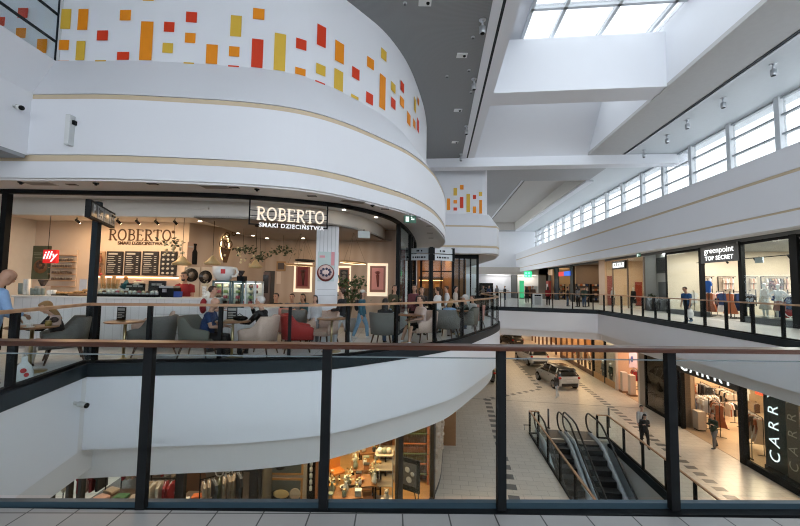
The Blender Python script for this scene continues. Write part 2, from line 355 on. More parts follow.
# ---- ceilings of the hall
MESHC = wave_mat('mesh_ceiling', (.27, .28, .285), (.20, .21, .215), 11, .5, 'X', 0)
nt = MESHC.node_tree
gr = struct(tri_floor('ceiling', [tuple(B(u, v))[:2] for u, v in ((-9, 1.75), (20.9, 1.75))]+[(-2, 24), (-14, 24), (-14, -9)], CEIL, CEIL+.15, MESHC))
TEALC = M('pale_ceiling', (.62, .66, .68), .5, var=.03)
struct(MB().bbox(-9, 52, 10.5, 14, CEIL, CEIL+.15).build('ceiling', TEALC, rotz=-ANG, world=True))
# skylight well
GZ = 11.42
mb = MB()
mb.bbox(-9, 21.0, 1.75, 2.12, CEIL-.04, GZ+.1)
mb.bbox(-9, 21.0, 8.46, 8.6, CEIL+.15, GZ+.2)
mb.bbox(-9, 21, 1.75, 3.3, GZ, GZ+.1)
e_ = [B(u, v, z) for v in (2.0, 8.5) for u, z in ((21.0, CEIL-.02), (18.9, GZ+.05), (19.3, GZ+.05), (21.4, CEIL-.02))]
mb.add(e_, [(0, 1, 2, 3), (7, 6, 5, 4), (0, 4, 5, 1), (1, 5, 6, 2), (2, 6, 7, 3), (3, 7, 4, 0)], False)
struct(mb.build('wall_skylight', WHITE))
struct(MB().bbox(-9, 21.0, 8.46, 10.3, CEIL, CEIL+.15).build('shadow_gap7', M('rim_grey', (.52, .52, .51), .55)))
mb = MB().bbox(-9, 21, 1.66, 1.75, CEIL-.03, CEIL+.1).bbox(-9, 21, 10.3, 10.42, CEIL-.02, CEIL+.12); struct(mb.build('trim_8', DARK))
mb = MB().bbox(-9, 21.2, 1.4, 1.66, CEIL-.06, CEIL).bbox(20.9, 21.6, -4, 14, CEIL-.55, CEIL-.02).bbox(-9, 21, 10.42, 10.5, CEIL-.04, CEIL+.1); struct(mb.build('trim_9', WHITE))
mb = MB().bbox(13.9, 14.9, 2.12, 8.46, CEIL+.03, 11.16); struct(mb.build('trim_10', WHITE))
gl = struct(MB().bbox(-9, 19.3, 3.25, 8.46, GZ, GZ+.02).build('window_2', ROOFG, rotz=-ANG, world=True))
mb = MB()
for v in (3.3, 4.45, 6.25, 8.1): mb.bbox(-9, 19, v-.06, v+.06, GZ-.08, GZ+.1)
for k in range(13): mb.bbox(12.65-k*1.75-.06, 12.65-k*1.75+.06, 3.25, 8.46, GZ-.08, GZ+.1)
mb.build('window_frame', M('roof_mullion', (.6, .63, .66), .4), gl, world=True)
# second bay beyond the cross beam
a = PZ(522, 181, 9); b = PZ(495, 217, 9); c = PZ(515, 230, 9); d = PZ(590, 180, 9)
wl, wr, wu0, wu1 = V(b), V(c), U(a)+.6, min(U(c), 50)
wl, wr, wu0, wu1 = 6.1, 10.3, 25.9, 48.6
mb = MB().bbox(21.4, wu0, -6, 10.5, CEIL, CEIL+.12).bbox(wu0, 52, -6, wl, CEIL, CEIL+.12).bbox(wu0, wu1, wr, 10.5, CEIL, CEIL+.12).bbox(wu1, 52, wl, 10.5, CEIL, CEIL+.12)
struct(mb.build('ceiling', M('bay_ceiling', (.42, .43, .44), .6), rotz=-ANG, world=True))
mb = MB().bbox(wu0, wu1, wl, wl+.1, CEIL, 10).bbox(wu0, wu1, wr-.1, wr, CEIL, 10).bbox(wu0, wu1, wl, wr, 10, 10.1).bbox(wu1-.1, wu1, wl, wr, CEIL, 10).bbox(wu0, wu0+.1, wl, wr, CEIL, 10)
struct(mb.build('wall_second_well', M('beige_panel', (.6, .58, .55), .6)))
mb = MB().bbox(wu0-.2, wu1, wl-.22, wl-.06, CEIL-.04, CEIL+.02).bbox(wu0, wu1, wr, wr+.5, CEIL-.12, CEIL+.01); struct(mb.build('trim_11', WHITE))
mb = MB().bbox(wu0-.1, wu1, wl-.06, wl, CEIL-.05, CEIL+.05); struct(mb.build('trim_12', BLACK))
# ---- second volume on the left side
sv = smooth_path([(.3, 22.2), (3.0, 21.5), (4.2, 21.6)], 3)
sv2 = [(-4, 21.6), (4.9, 21.7), (5.9, 21.9), (6.3, 22.8), (6.9, 26), (7.2, 34)]
mb = MB().sweep(sv2, prof[:9]+[(-.55, 6.0), (-.75, 6.0), (-.75, 9.05), (-1.1, 9.05), (-1.1, 3.5)]); struct(mb.build('wall_second_volume', WHITE))
for z0, z1 in ((3.84, 3.96), (5.10, 5.19)): struct(MB().sweep(sv2, [(-.01, z0), (-.01, z1), (-.075, z1), (-.075, z0)]).build('trim_13', GOLD))
struct(tri_floor('ceiling', [(-4, 21.7), (4.9, 21.75), (6.2, 22.8), (6.85, 26), (7.1, 34), (7, 52), (-8, 52), (-8, 21.7)], 3.46, 3.52, WHITE2))
pm = MB()
for (x0, y0, x1, y1, c) in ((447, 198.5, 450, 210, 0), (453.5, 188, 457, 195.5, 2), (460, 185, 463.5, 189.5, 0), (453.5, 200, 457, 203.5, 0), (460, 197, 463.3, 208, 1), (453.5, 207.5, 457, 210.5, 1), (466.5, 194, 470, 212, 2), (473, 195, 476, 199, 1), (473, 206.5, 476, 213, 0), (479, 192, 482, 196, 2), (479.3, 200, 482, 213.5, 0)):
    pm.cur = c; a = PY(x0, y0, 22.42); b = PY(x1, y1, 22.42); pm.box(a.x, b.x, 22.40, 22.46, max(6.02, b.z), min(a.z, 8.95))
struct(pm.build('painted_rectangles', [ORG, RED, YEL]), None)['label'] = 'orange red and ochre rectangles painted on second white volume'
struct(MB().box(-4, 5.15, 22.45, 22.7, 6.0, 9.05).build('wall_second_panel', WHITE))
# far end wall of the hall
struct(MB().bbox(50, 50.3, -6, 14.5, 3.0, CEIL+.3).bbox(50.2, 50.5, -6, 20, LOW, 3.0).build('wall_far', WHITE))
# ---- right wing: fascia, ledge, clerestory
rf = [tuple(B(u, 10.65))[:2] for u in (50, 40, 30, 20, 10, 0, -8)]
prof2 = [(0, 3.44), (0, 3.90), (-.03, 3.91), (-.03, 3.97), (0, 3.98), (0, 5.06), (-.04, 5.07), (-.04, 5.16), (0, 5.17), (0, 5.92), (-.3, 5.95), (-.3, 3.44)]
mb = MB().sweep(rf, prof2); struct(mb.build('wall_right_fascia', WHITE))
struct(MB().sweep(rf, [(-.005, 3.91), (-.005, 3.97), (-.035, 3.97), (-.035, 3.91)]).sweep(rf, [(-.005, 5.07), (-.005, 5.16), (-.045, 5.16), (-.045, 5.07)]).build('trim_14', GOLD))
struct(MB().bbox(-8, 52, 10.9, 13.3, 5.85, 5.93).build('wall_right_ledge', WHITE))
struct(MB().bbox(-8, 52, 10.9, 24.4, 3.95, 4.0).build('ceiling', WHITE2, rotz=-ANG, world=True))
struct(MB().bbox(-8, 52, 14.35, 14.5, 3.78, 3.95).build('trim_15', M('shop_head', (.10, .105, .11), .5)))
# clerestory
gl = struct(MB().bbox(-8, 50, 13.2, 13.22, 5.93, CEIL).build('window_3', CLERG))
us = [-6, -3.6, -1.2, 1.2, 3.6, 6, 8.2, 10.4, 12.6]+[U(PV(x, 180, 13.2)) for x in (784, 733, 693.5, 665, 643)]
st = us[-1]-us[-2]; us += [us[-1]+2.45*k for k in range(1, 12)]
us = sorted(us)
wf = MB()
for u in us: wf.bbox(u-.11, u+.11, 13.05, 13.3, 5.93, CEIL)
wf.build('window_frame', M('window_white', (.66, .69, .71), .45), gl, world=True)
wf = MB()
for z in (6.7, 7.5, 8.25, 8.92): wf.bbox(-8, 50, 13.12, 13.26, z-.035, z+.035)
wf.build('window_bars', M('window_grey', (.32, .35, .37), .45), gl, world=True)

# hall closed behind the viewer
bw = M('back_wall', (.55, .55, .55), .7)
struct(MB().box(-14, 16, -9.3, -9.1, LOW, 2.6).box(-14, 16, -9.3, -9.1, 12.2, 14).build('wall_back', bw))
gb = struct(MB().box(-14, 16, -9.22, -9.2, 2.6, 12.2).build('added_window', SKYG)); q = MB()  # unseen window wall, added to send daylight onto the drum and fascia
for k in range(13): q.box(-14+2.5*k-.06, -14+2.5*k+.06, -9.3, -9.1, 2.6, 12.2)
for z in (2.6, 5.8, 9.0): q.box(-14, 16, -9.3, -9.1, z-.06, z+.06)
q.build('window_frame', M('window_white', (.66, .69, .71)), gb)
struct(MB().bbox(-9.5, 52, 24.4, 24.6, LOW, 4.0).build('wall_outer_right', M('back_wall', (.45, .45, .45))))
LIGHTS = []; EXPO = 1.15; LK = 0.64
# ------------------------------------------------------------------ RAILINGS
def hit_path(path, x, y):
    d = ray(x, y); best = None
    for i in range(len(path)-1):
        a = Vector((path[i][0], path[i][1], 0)); b = Vector((path[i+1][0], path[i+1][1], 0)); e = b-a
        den = d.x*e.y-d.y*e.x
        if abs(den) < 1e-9: continue
        t = (a.x*e.y-a.y*e.x)/den; s = ((d.x*t-a.x)*e.x+(d.y*t-a.y)*e.y)/e.length_squared
        if -1e-6 <= s <= 1+1e-6 and t > 0 and (best is None or t < best[0]): best = (t, i+s)
    return best[1] if best else None
def pp_at(path, k):
    i = min(int(k), len(path)-2); s = k-i; a = Vector((*path[i], 0)); b = Vector((*path[i+1], 0)); return a.lerp(b, s), (b-a).normalized()
def sub_path(path, k0, k1):
    out = [tuple(pp_at(path, k0)[0])[:2]]; i = math.floor(k0)+1
    while i < k1-1e-4:
        if math.dist(out[-1], path[i]) > .02: out.append(path[i])
        i += 1
    out.append(tuple(pp_at(path, k1)[0])[:2]); return out
def railing(name, label, path, ks, hand, loc, z0=0, glass=GLASS, gout=.03, h=1.1, pw=.032, pd=.045, gh=1.03, base=True, hw=.035, ht=.05, group=None):
    t = thing(name, label, 'railing', loc)
    MB().sweep(path, [(-hw, z0+h-ht), (hw, z0+h-ht), (hw, z0+h-.008), (hw-.008, z0+h), (-hw+.008, z0+h), (-hw, z0+h-.008)]).build('handrail', hand, t, True)
    for k in ks:
        p, d = pp_at(path, k); n = Vector((d.y, -d.x, 0))
        MB().obox(p, d, n, ZV, -pw, pw, -pd, pd, z0-.0, z0+h-ht).build('post', BLACK, t, True)
    for a, b in zip(ks[:-1], ks[1:]):
        sp = sub_path(path, a, b)
        MB().sweep(sp, [(gout-.006, z0+.06), (gout+.006, z0+.06), (gout+.006, z0+gh), (gout-.006, z0+gh)]).build('glass_panel', glass, t, True)
    if base: MB().sweep(path, [(-.045, z0+.012), (.045, z0+.012), (.045, z0+.06), (-.045, z0+.06)]).build('base_rail', BLACK, t, True)
    return t
# near railing
n0 = Vector((0, 2.53, 0)); nd = Vector((1, .02, 0)).normalized()
npath = [tuple(n0+nd*x)[:2] for x in (11.6, -4.5)]
nk = [hit_path(npath, x, 425) for x in (671.5, 501, 325.5, 146)]
dk = nk[1]-nk[0]
nk = [nk[0]-dk*i for i in range(8, 0, -1) if nk[0]-dk*i > 0]+nk+[nk[3]+dk, nk[3]+2*dk]
tn = railing('glass_railing', 'nearest glass railing with dark brown wooden handrail and black posts along the grey tiled walkway', npath, nk, WOOD, (0, 2.53, 0), gout=.045, base=False, pw=.03, pd=.022, gh=1.0, h=1.10, hw=.062, ht=.03)
MB().obox(n0+Vector((0, .025, 0)), nd, Vector((0, 1, 0)), ZV, -4.5, 11.6, 0, .04, -.022, .026).build('base_rail', BLUEBAR, tn, True)
gt = MB()
MB().obox(n0+Vector((0, .027, 0)), nd, Vector((0, 1, 0)), ZV, -4.5, 11.4, 0, .016, 1.0, 1.006).build('glass_edge', M('glass_edge', (.20, .25, .27), .6, spec=.1), tn, True)
# cafe railing
cpath = [tuple(p) for p in offset_path(cafe_edge, -.07)]
k0 = 0.0
ck = [.05, .3]
for (x, y) in ((13, 345), (96, 335), (149, 335), (220, 335), (289.5, 332), (347.5, 330), (396, 325), (434.5, 320), (462, 315), (481, 313), (492, 311), (497.5, 310)):
    k = hit_path(cpath, x, y)
    if k is not None and k > ck[-1]+.02: ck.append(k)
last = ck[-1]; 
while True:
    k = ck[-1]; d = 0
    while d < 1.2 and k < len(cpath)-1.05:
        k += .05; d = (pp_at(cpath, k)[0]-pp_at(cpath, ck[-1])[0]).length
    if d < 1.2: break
    ck.append(k)
ck.append(len(cpath)-1.001)
railing('glass_railing', 'curved glass railing with pale oak handrail around the cafe terrace', cpath, ck, WOOD2, (cpath[6][0], cpath[6][1], 0))
# bridge and right gallery railing
rpath = offset_path([fr[-1], (c2.x, c2.y)]+[tuple(B(u, 10.65))[:2] for u in (20, 15, 10, 5, 0, -4)], -.07)
rk = [.02]
for (x, y) in ((504.8, 300), (518, 300), (531.7, 301), (552.7, 301), (572.5, 302), (593, 303), (604, 304), (612.4, 305), (621.5, 306), (631.5, 308), (642.8, 309), (655.4, 310), (669, 312), (685.8, 314), (704.8, 316), (726.4, 319), (753, 322), (783.4, 326)):
    k = hit_path(rpath, x, y)
    if k is not None and k > rk[-1]+.01: rk.append(k)
u = U(pp_at(rpath, rk[-1])[0])-1.45
while u > -3.5:
    tgt = B(u, 10.72); 
    k = min((( (pp_at(rpath, 1+j*.02)[0]-Vector((tgt.x, tgt.y, 0))).length, 1+j*.02) for j in range(int((len(rpath)-2)/.02))))[1]
    if k > rk[-1]: rk.append(k)
    u -= 1.45
railing('glass_railing', 'long glass railing with pale oak handrail along the far bridge and right gallery', rpath, rk, WOOD2, (c2.x, c2.y, 0))
# ------------------------------------------------------------------ CAFE SHELL
X1 = Vector((1, 0, 0)); Y1 = Vector((0, 1, 0))
CREAM = M('cream_wall', (.62, .50, .39), .6, var=.03)
BEIGEW = wave_mat('beige_panel_wall', (.42, .325, .25), (.375, .285, .215), .9, .55, 'X', .1, 1.0)
PALEW = M('pale_plaster', (.62, .60, .56), .6)
BULK = M('bulkhead_cream', (.70, .66, .60), .6, var=.02)
DCEIL = M('shaded_cafe_ceiling', (.30, .27, .24), .6)  # dark beige puts the ceiling's shade into its colour
trk = smooth_path([(-14, 7.72), (-8.51, 7.73), (-6.68, 7.76), (-4.9, 7.78), (-3.36, 7.95), (-1.72, 8.55), (-1.03, 9.1), (-.42, 10.0), (-.06, 11.01), (.32, 13), (.66, 16), (.8, 19), (.8, 22.3)], 6)
struct(MB().sweep(trk, [(.05, 3.37), (.05, 3.46), (-.05, 3.46), (-.05, 3.37)]).build('trim_16', BLACK))
bk = offset_path(trk, -.75)
struct(MB().sweep(bk[:-20], [(0, 3.05), (0, 3.46), (-.08, 3.46), (-.08, 3.05)]).build('wall_cafe_bulkhead', BULK))
struct(MB().box(-14, -4.6, 8.5, 13, 3.25, 3.3).build('ceiling', BULK))
struct(tri_floor('ceiling', [p for p in bk[:-20] if p[0] > -5.2]+[(-.1, 13), (-5.2, 13)], 3.05, 3.1, DCEIL))
struct(MB().box(-14, -6.2, 10.5, 10.7, 0, 3.46).build('wall_cafe_menu', CREAM))
wa = Vector((-6.2, 10.5, 0)); wb = Vector((-4.76, 12.7, 0)); wd = (wb-wa).normalized(); wn = Vector((wd.y, -wd.x, 0))
struct(MB().obox(wa, wd, wn, ZV, 0, (wb-wa).length, -.15, 0, 0, 3.46).build('wall_cafe_angled', BEIGEW))
struct(MB().box(-4.8, -.02, 12.7, 12.9, 0, 3.46).build('wall_cafe_back', BEIGEW))
struct(MB().box(-.15, 0.02, 11.6, 12.9, 0, 3.46).build('wall_cafe_return', BEIGEW))
struct(MB().box(-10.9, -10.7, 7.8, 10.6, 0, 3.46).build('wall_cafe_side', PALEW))
struct(MB().box(-14.2, -14, -9, 52, LOW, CEIL).build('wall_outer_left', PALEW))
# shop front posts and glass, right part
sf = sub_path(trk, hit_path(trk, 398, 260), len(trk)-1.01)
gl = struct(MB().sweep(sf, [(.01, .05), (.01, 3.4), (-.01, 3.4), (-.01, .05)]).build('window_4', GLASSD))
mb = MB()
for x, w_ in ((398.3, .075), (409.5, .04), (414.5, .04)):
    k = hit_path(trk, x, 262); p, d = pp_at(trk, k); mb.obox(p, d, Vector((d.y, -d.x, 0)), ZV, -w_, w_, -.06, .06, 0, 3.4)
for k in range(3, 9):
    p, d = pp_at(sf, (len(sf)-1)*k/9); mb.obox(p, d, Vector((d.y, -d.x, 0)), ZV, -.04, .04, -.05, .05, 0, 3.4)
mb.sweep(sf, [(.04, 0), (.04, .08), (-.04, .08), (-.04, 0)])
mb.build('window_frame', BLACK, gl, True)
struct(MB().box(-8.62, -8.50, 7.68, 7.8, 0, 3.4).build('trim_17', BLACK))
# back of house of the next shop (behind curved glass)
struct(MB().box(-2, .3, 20.0, 20.2, 0, 3.46).build('wall_next_shop', M('red_wall', (.22, .05, .04), .6)))
# black framed facade facing us
FY = 22.4
fx0, fx1 = PY(420, 290, FY).x, PY(478, 290, FY).x
gl = struct(MB().box(fx0, fx1, FY, FY+.02, .05, 3.4).build('window_5', GLASSD))
mb = MB()
for x in (421, 429, 441, 453, 459, 464, 470.5, 477.5):
    a = PY(x, 290, FY).x; w_ = .07 if x in (421, 453, 477.5) else .035; mb.box(a-w_, a+w_, FY-.05, FY+.06, 0, 3.44)
mb.box(fx0, fx1, FY-.05, FY+.06, 3.2, 3.46).box(fx0, fx1, FY-.04, FY+.05, 0, .12).box(fx0, PY(453, 290, FY).x, FY-.03, FY+.03, 2.35, 2.42)
mb.build('window_frame', BLACK, gl, True)
mb = MB().box(fx0-.1, fx1, FY+4.0, FY+4.1, 0, 3.46).box(fx0-.2, fx0-.1, FY, FY+4.1, 0, 3.46).box(PY(452, 290, FY).x, PY(452, 290, FY).x+.1, FY+.3, FY+4.1, 0, 3.46)
struct(mb.build('wall_amber_shop', M('amber_wall', (.30, .15, .06), .6)))
LIGHTS.append(((2.6, FY+2, 3.4), 1.8, 2.5, 70, (1, .62, .28), 0))
t = thing('wall_shelf', 'dark shelf of amber lit goods inside the black framed shop', 'shelf', (fx0+1.0, FY+3.9, 0)); MB().box(-.9, .9, -.1, .1, 0, 1.3).box(-.9, .9, -.1, .1, 1.9, 2.15).build('shelf', M('shelf_dark', (.05, .03, .02)), t); MB().box(-.85, .85, -.14, -.1, 1.86, 1.9).build('lamp', emis('amber_strip', (1, .5, .15), 3), t)
for k in range(3): MB().box(-.7+.5*k, -.4+.5*k, -.12, .0, 1.301, 1.6).build('goods', M('amber_goods', (.5, .28, .1)), t)
# ------------------------------------------------------------------ SERIF LETTERS
def stroke(mb, o, ex, ez, pts, w, d):
    ey = ex.cross(ez)
    for (a, b) in zip(pts[:-1], pts[1:]):
        a = Vector((*a[:2], 0)); b = Vector((*b[:2], 0)); t = (b-a); L = t.length
        if L < 1e-6: continue
        t /= L; n = Vector((-t.y, t.x, 0))
        T = ex*t.x+ez*t.y; Nn = ex*n.x+ez*n.y
        mb.obox(o+ex*a.x+ez*a.y, T, Nn, ey, -w*.15, L+w*.15, -w/2, w/2, -d, 0)
def arc2(cx, cy, rx, ry, a0, a1, n=10): return [(cx+rx*math.cos(math.radians(a0+(a1-a0)*i/n)), cy+ry*math.sin(math.radians(a0+(a1-a0)*i/n))) for i in range(n+1)]
def serif(mb, word, o, ex, ez, H, W, d=.03):
    # unit letters, height 1
    TK, TN = .17, .075
    def L(ch):
        s = []
        def stem(x): s.append(([(x, 0), (x, 1)], TK)); s.append(([(x-.17, .03), (x+.17, .03)], .06)); s.append(([(x-.17, .97), (x+.12, .97)], .06))
        if ch == 'R': stem(.17); s.append(([(.17, .96)]+arc2(.38, .74, .25, .22, 90, -90)+[(.17, .52)], .11)); s.append(([(.36, .52), (.68, .03), (.80, .03)], .14)); w = .80
        elif ch == 'O': s.append((arc2(.42, .5, .36, .47, 0, 360, 20), .13)); w = .88
        elif ch == 'B': stem(.17); s.append(([(.17, .96)]+arc2(.38, .75, .22, .21, 90, -90)+[(.17, .53)], .10)); s.append(([(.17, .53)]+arc2(.40, .28, .27, .25, 90, -90)+[(.17, .03)], .11)); w = .74
        elif ch == 'E': stem(.17); s += [([(.17, .96), (.64, .96), (.64, .80)], TN), ([(.17, .52), (.52, .52), (.52, .42)], TN), ([(.17, .04), (.66, .04), (.68, .22)], TN)]; w = .74
        elif ch == 'T': s += [([(.38, 0), (.38, 1)], TK), ([(.21, .03), (.55, .03)], .06), ([(.02, .78), (.03, .96), (.73, .96), (.74, .78)], TN)]; w = .78
        return s, w
    tot = sum(L(c)[1] for c in word)+.06*(len(word)-1); k = W/tot; x = -W/2
    for c in word:
        s, w = L(c)
        for pts, th in s: stroke(mb, o, ex, ez, [(x+px_*k, (py_-.5)*H) for px_, py_ in pts], th*H*.9, d)
        x += (w+.06)*k
    return mb
# wall lettering
WY = 10.5
c = PY(140, 235, WY-.01); t = thing('wall_sign', 'bronze serif lettering on the lit cream wall above the menu boards', 'sign', c)
BRONZE = M('bronze_letters', (.09, .045, .02), .5, .2)
serif(MB(), 'ROBERTO', c, X1, ZV, .33, 1.84, .03).build('lettering', BRONZE, t, True)
MB().text('SMAKI DZIECIŃSTWA', PY(140, 243.4, WY-.01), X1, ZV, .135, .02, bold=.001).build('subtitle', BRONZE, t, True)
p = PY(173.5, 232, WY-.01); MB().lathe([(.045, 0), (.045, .02)], 12, p, (X1, ZV, -Y1)).build('emblem', BRONZE, t, True)
# hanging frame sign
a = Vector((-3.36, 7.88, 0)); b = Vector((-1.72, 8.45, 0)); hd = (b-a).normalized(); hn = Vector((hd.y, -hd.x, 0)); hw_ = (b-a).length
t = thing('hanging_sign', 'open black frame sign with large cream serif letters hung at the cafe front', 'sign', (a+b)/2+Vector((0, 0, 2.8)))
f = MB()
for (x0, x1, z0, z1) in ((0, .03, 2.8, 3.4), (hw_-.03, hw_, 2.8, 3.4), (0, hw_, 2.8, 2.825), (0, hw_, 3.0, 3.012), (0, hw_, 3.12, 3.132), (0, hw_, 3.385, 3.41)): f.obox(a, hd, hn, ZV, x0, x1, -.03, 0, z0, z1)
f.build('frame', BLACK, t, True)
LCREAM = emis('lit_letters', (.90, .78, .62), .22)
mid = (a+b)/2+hn*.03
serif(MB(), 'ROBERTO', mid+ZV*3.06+hd*.04, hd, ZV, .29, hw_*.86, .04).build('lettering', LCREAM, t, True)
MB().text('SMAKI DZIECIŃSTWA', mid+ZV*2.80+hd*.06, hd, ZV, .13, .02, bold=.004, spacing=1.15).build('subtitle', emis('lit_white', (.85, .85, .85), .2), t, True)
# column with posters
cy = 9.55; cx = PY(324.5, 280, cy).x
colm = thing('column', 'white panelled column with cafe posters standing behind the hanging sign', 'column', (cx, cy+.25, 0), .22)
MB().box(-.29, .29, -.29, .29, 0, 3.05).build('shaft', M('column_white', (.70, .72, .74), .5), colm)
g = MB()
for x in (-.2, -.1, 0, .1, .2): g.box(x-.006, x+.006, -.296, -.29, 1.9, 3.05)
g.box(-.24, .24, -.295, -.29, 1.36, 1.37).box(-.24, .24, -.295, -.29, 1.20, 1.21)
g.build('panel_joints', M('joint_grey', (.4, .42, .44), .5), colm)
pm_ = MB().box(-.24, .19, -.305, -.29, 1.58, 2.36); po = pm_.build('poster', M('poster_mint', (.50, .60, .58), .5), colm)
q = MB(); q.lathe([(.225, 0), (.225, .004)], 24, (-.03, -.306, 1.80), (X1, ZV, -Y1)); q.build('dish', M('dish_brown', (.20, .035, .03), .4), po)
q = MB(); q.lathe([(.19, 0), (.19, .004)], 24, (-.03, -.310, 1.82), (X1, ZV, -Y1)); q.build('cream', M('cream_pink', (.74, .56, .52), .4), po)
q = MB()
for i in range(11): q.ell((-.03+.12*math.cos(i*.7), -.314, 1.82+.09*math.sin(i*.7)), (.036, .003, .036), 8, 6)
q.build('berries', M('berries', (.03, .02, .06), .4), po)
q = MB().box(.1, .19, -.308, -.305, 2.0, 2.36).box(-.2, -.06, -.308, -.305, 2.2, 2.26); q.build('print', M('poster_pink', (.7, .3, .33), .5), po)
MB().box(.29, .305, -.22, .12, 1.58, 2.36).build('poster', M('poster_mint', (.5, .6, .58)), colm)
# ---------------- signpost with pictograms
sp = PZ(89, 361, 0); tp = 3.06
t = thing('signpost', 'dark column signpost with angled pictogram board at the terrace corner', 'signpost', (sp.x-.16, sp.y+.16, 0))
MB().box(-.055, .055, -.05, .05, 0, tp).build('post', DARK, t)
sd = Vector((-.42, .9, 0)).normalized(); sn = Vector((sd.y, -sd.x, 0)); o = Vector((sp.x-.16, sp.y+.16, tp-.17))+sn*.07-sd*.10-ZV*.10
brd = MB().obox(o, sd, sn, ZV, -.74, .74, -.02, .06, -.16, .16).build('board', BLACK, t, True)
f = MB().obox(o, sd, sn, ZV, -.70, -.42, .06, .066, -.12, .12); f.build('parking_panel', M('sign_black', (.02, .02, .02), .3), brd, True)
f = MB()
for i in range(3): f.obox(o, sd, sn, ZV, -.38+i*.37, -.04+i*.37, .06, .066, -.12, .12)
f.build('sign_panel', M('sign_panel_grey', (.30, .33, .35), .4), brd, True)
f = MB().text('P', o+sd*-.56+sn*.067, sd, ZV, .24, .004, bold=.006); f.build('letter', M('sign_white'  , (.62, .66, .68)), brd, True)
f = MB(); oo = o+sn*.068
f.obox(oo, sd, sn, ZV, -.30, -.12, 0, .004, -.02, .06).obox(oo, sd, sn, ZV, -.34, -.28, 0, .004, .05, .08).obox(oo, sd, sn, ZV, -.28, -.23, 0, .004, -.08, -.04).obox(oo, sd, sn, ZV, -.17, -.12, 0, .004, -.08, -.04)
f.obox(oo, sd, sn, ZV, .05, .28, 0, .004, -.05, .0).obox(oo, sd, sn, ZV, .09, .24, 0, .004, 0, .05).obox(oo, sd, sn, ZV, .47, .53, 0, .004, -.08, .04).obox(oo, sd, sn, ZV, .60, .66, 0, .004, -.08, .04).ell(oo+sd*.50+ZV*.07, (.03, .03, .03), 8, 6).ell(oo+sd*.63+ZV*.07, (.03, .03, .03), 8, 6)
f.build('pictograms', M('sign_black', (.02, .02, .02)), brd, True)
# ---------------- direction sign by the far side of the terrace
sy = 13.6; c = PY(431, 300, sy); t = thing('direction_sign', 'black signpost with four white direction boards in a V by the terrace', 'signpost', (c.x, sy, 0))
MB().box(-.07, .07, -.07, .07, 0, PY(431, 247, sy).z).build('post', BLACK, t)
for (dx, nm) in ((-1, 0), (1, 1)):
    dd = Vector((dx*.9, .42 if dx > 0 else .35, 0)).normalized(); nn = Vector((dd.y, -dd.x, 0))*(1 if dx > 0 else -1)
    for j, (ya, yb) in enumerate(((248, 253), (254, 260))):
        za, zb = PY(431, yb, sy).z, PY(431, ya, sy).z
        bd = MB().obox(Vector((c.x, sy, 0)), dd, nn, ZV, .10, .92, -.03, .03, za, zb).build('board', M('sign_white', (.6, .6, .6)) if (j or dx > 0) else M('sign_grey', (.35, .38, .4), .4), t, True)
        ex = dd if dx > 0 else -dd
        q = MB(); o_ = Vector((c.x, sy, (za+zb)/2)); xs = [.25, .33, .39, .48, .55, .62, .72] if j else [.38, .5, .56]
        for x_ in xs: q.obox(o_, dd, nn, ZV, x_-.025, x_+.025, .031, .035, -.035, .03)
        q.build('lettering', BLACK, bd, True)
    k = MB().obox(Vector((c.x, sy, 0)), dd, nn, ZV, .92, 1.02, -.05, .05, PY(431, 260.5, sy).z, PY(431, 247, sy).z).build('end_cap', BLACK, t, True)
for i in range(2): MB().obox(Vector((c.x, sy-.08, 0)), X1, -Y1, ZV, -.12, .12, -.02, .03, PY(431, 260.5-6.5*i, sy).z, PY(431, 254.5-6.7*i, sy).z).build('arrow_box', BLACK, t, True)
# ------------------------------------------------------------------ CAFE FIXTURES
def pbox(mb, x0, y0, x1, y1, Y, d0=0, d1=.02):
    a = PY(x0, y1, Y); b = PY(x1, y0, Y); mb.box(a.x, b.x, Y-d1, Y-d0, a.z, b.z); return mb
def Zof(y, x, Y): return PY(x, y, Y).z
CW = wave_mat('white_boards', (.72, .72, .72), (.60, .60, .60), 1.6, .5, 'X', .4, 0, .96)
WTOP = M('white_worktop', (.78, .78, .77), .3)
GREYG = M('grey_green_cup', (.20, .25, .24), .5)
CUPW = M('white_cup', (.75, .75, .72), .5)
cl, cr = PY(13, 300, 8.5).x, PY(213, 300, 8.5).x
t = thing('counter', 'long white boarded cafe counter under the menu boards', 'counter', (-7, 8.5, 0))
MB().box(cl, cr, 8.52, 9.15, .08, 1.09).build('body', CW, t, True)
MB().box(cl, cr, 8.56, 9.12, 0, .08).build('plinth', M('plinth_grey', (.3, .3, .3)), t, True)
g = MB()
for z in (.30, .52, .74): g.box(PY(150, 300, 8.5).x, cr, 8.512, 8.52, z, z+.012)
g.build('board_joints', M('joint_grey', (.4, .42, .44)), t, True)
tag(MB().box(cl-.03, cr+.02, 8.47, 9.2, 1.09, 1.135).build('worktop', WTOP, bevel=.008), 'white worktop along the long cafe counter', 'worktop')
CT = 1.136
# low counter carrying the display fridges
dl, dr = PY(212, 300, 8.62).x+.03, PY(272, 300, 8.9).x
t = thing('counter', 'short white cafe counter below the glass display fridges', 'counter', ((dl+dr)/2, 9.0, 0))
MB().box(dl, dr, 8.7, 9.4, 0, .86).build('body', CW, t, True); MB().box(dl, dr+.02, 8.67, 9.42, .86, .9).build('worktop', WTOP, t, True)
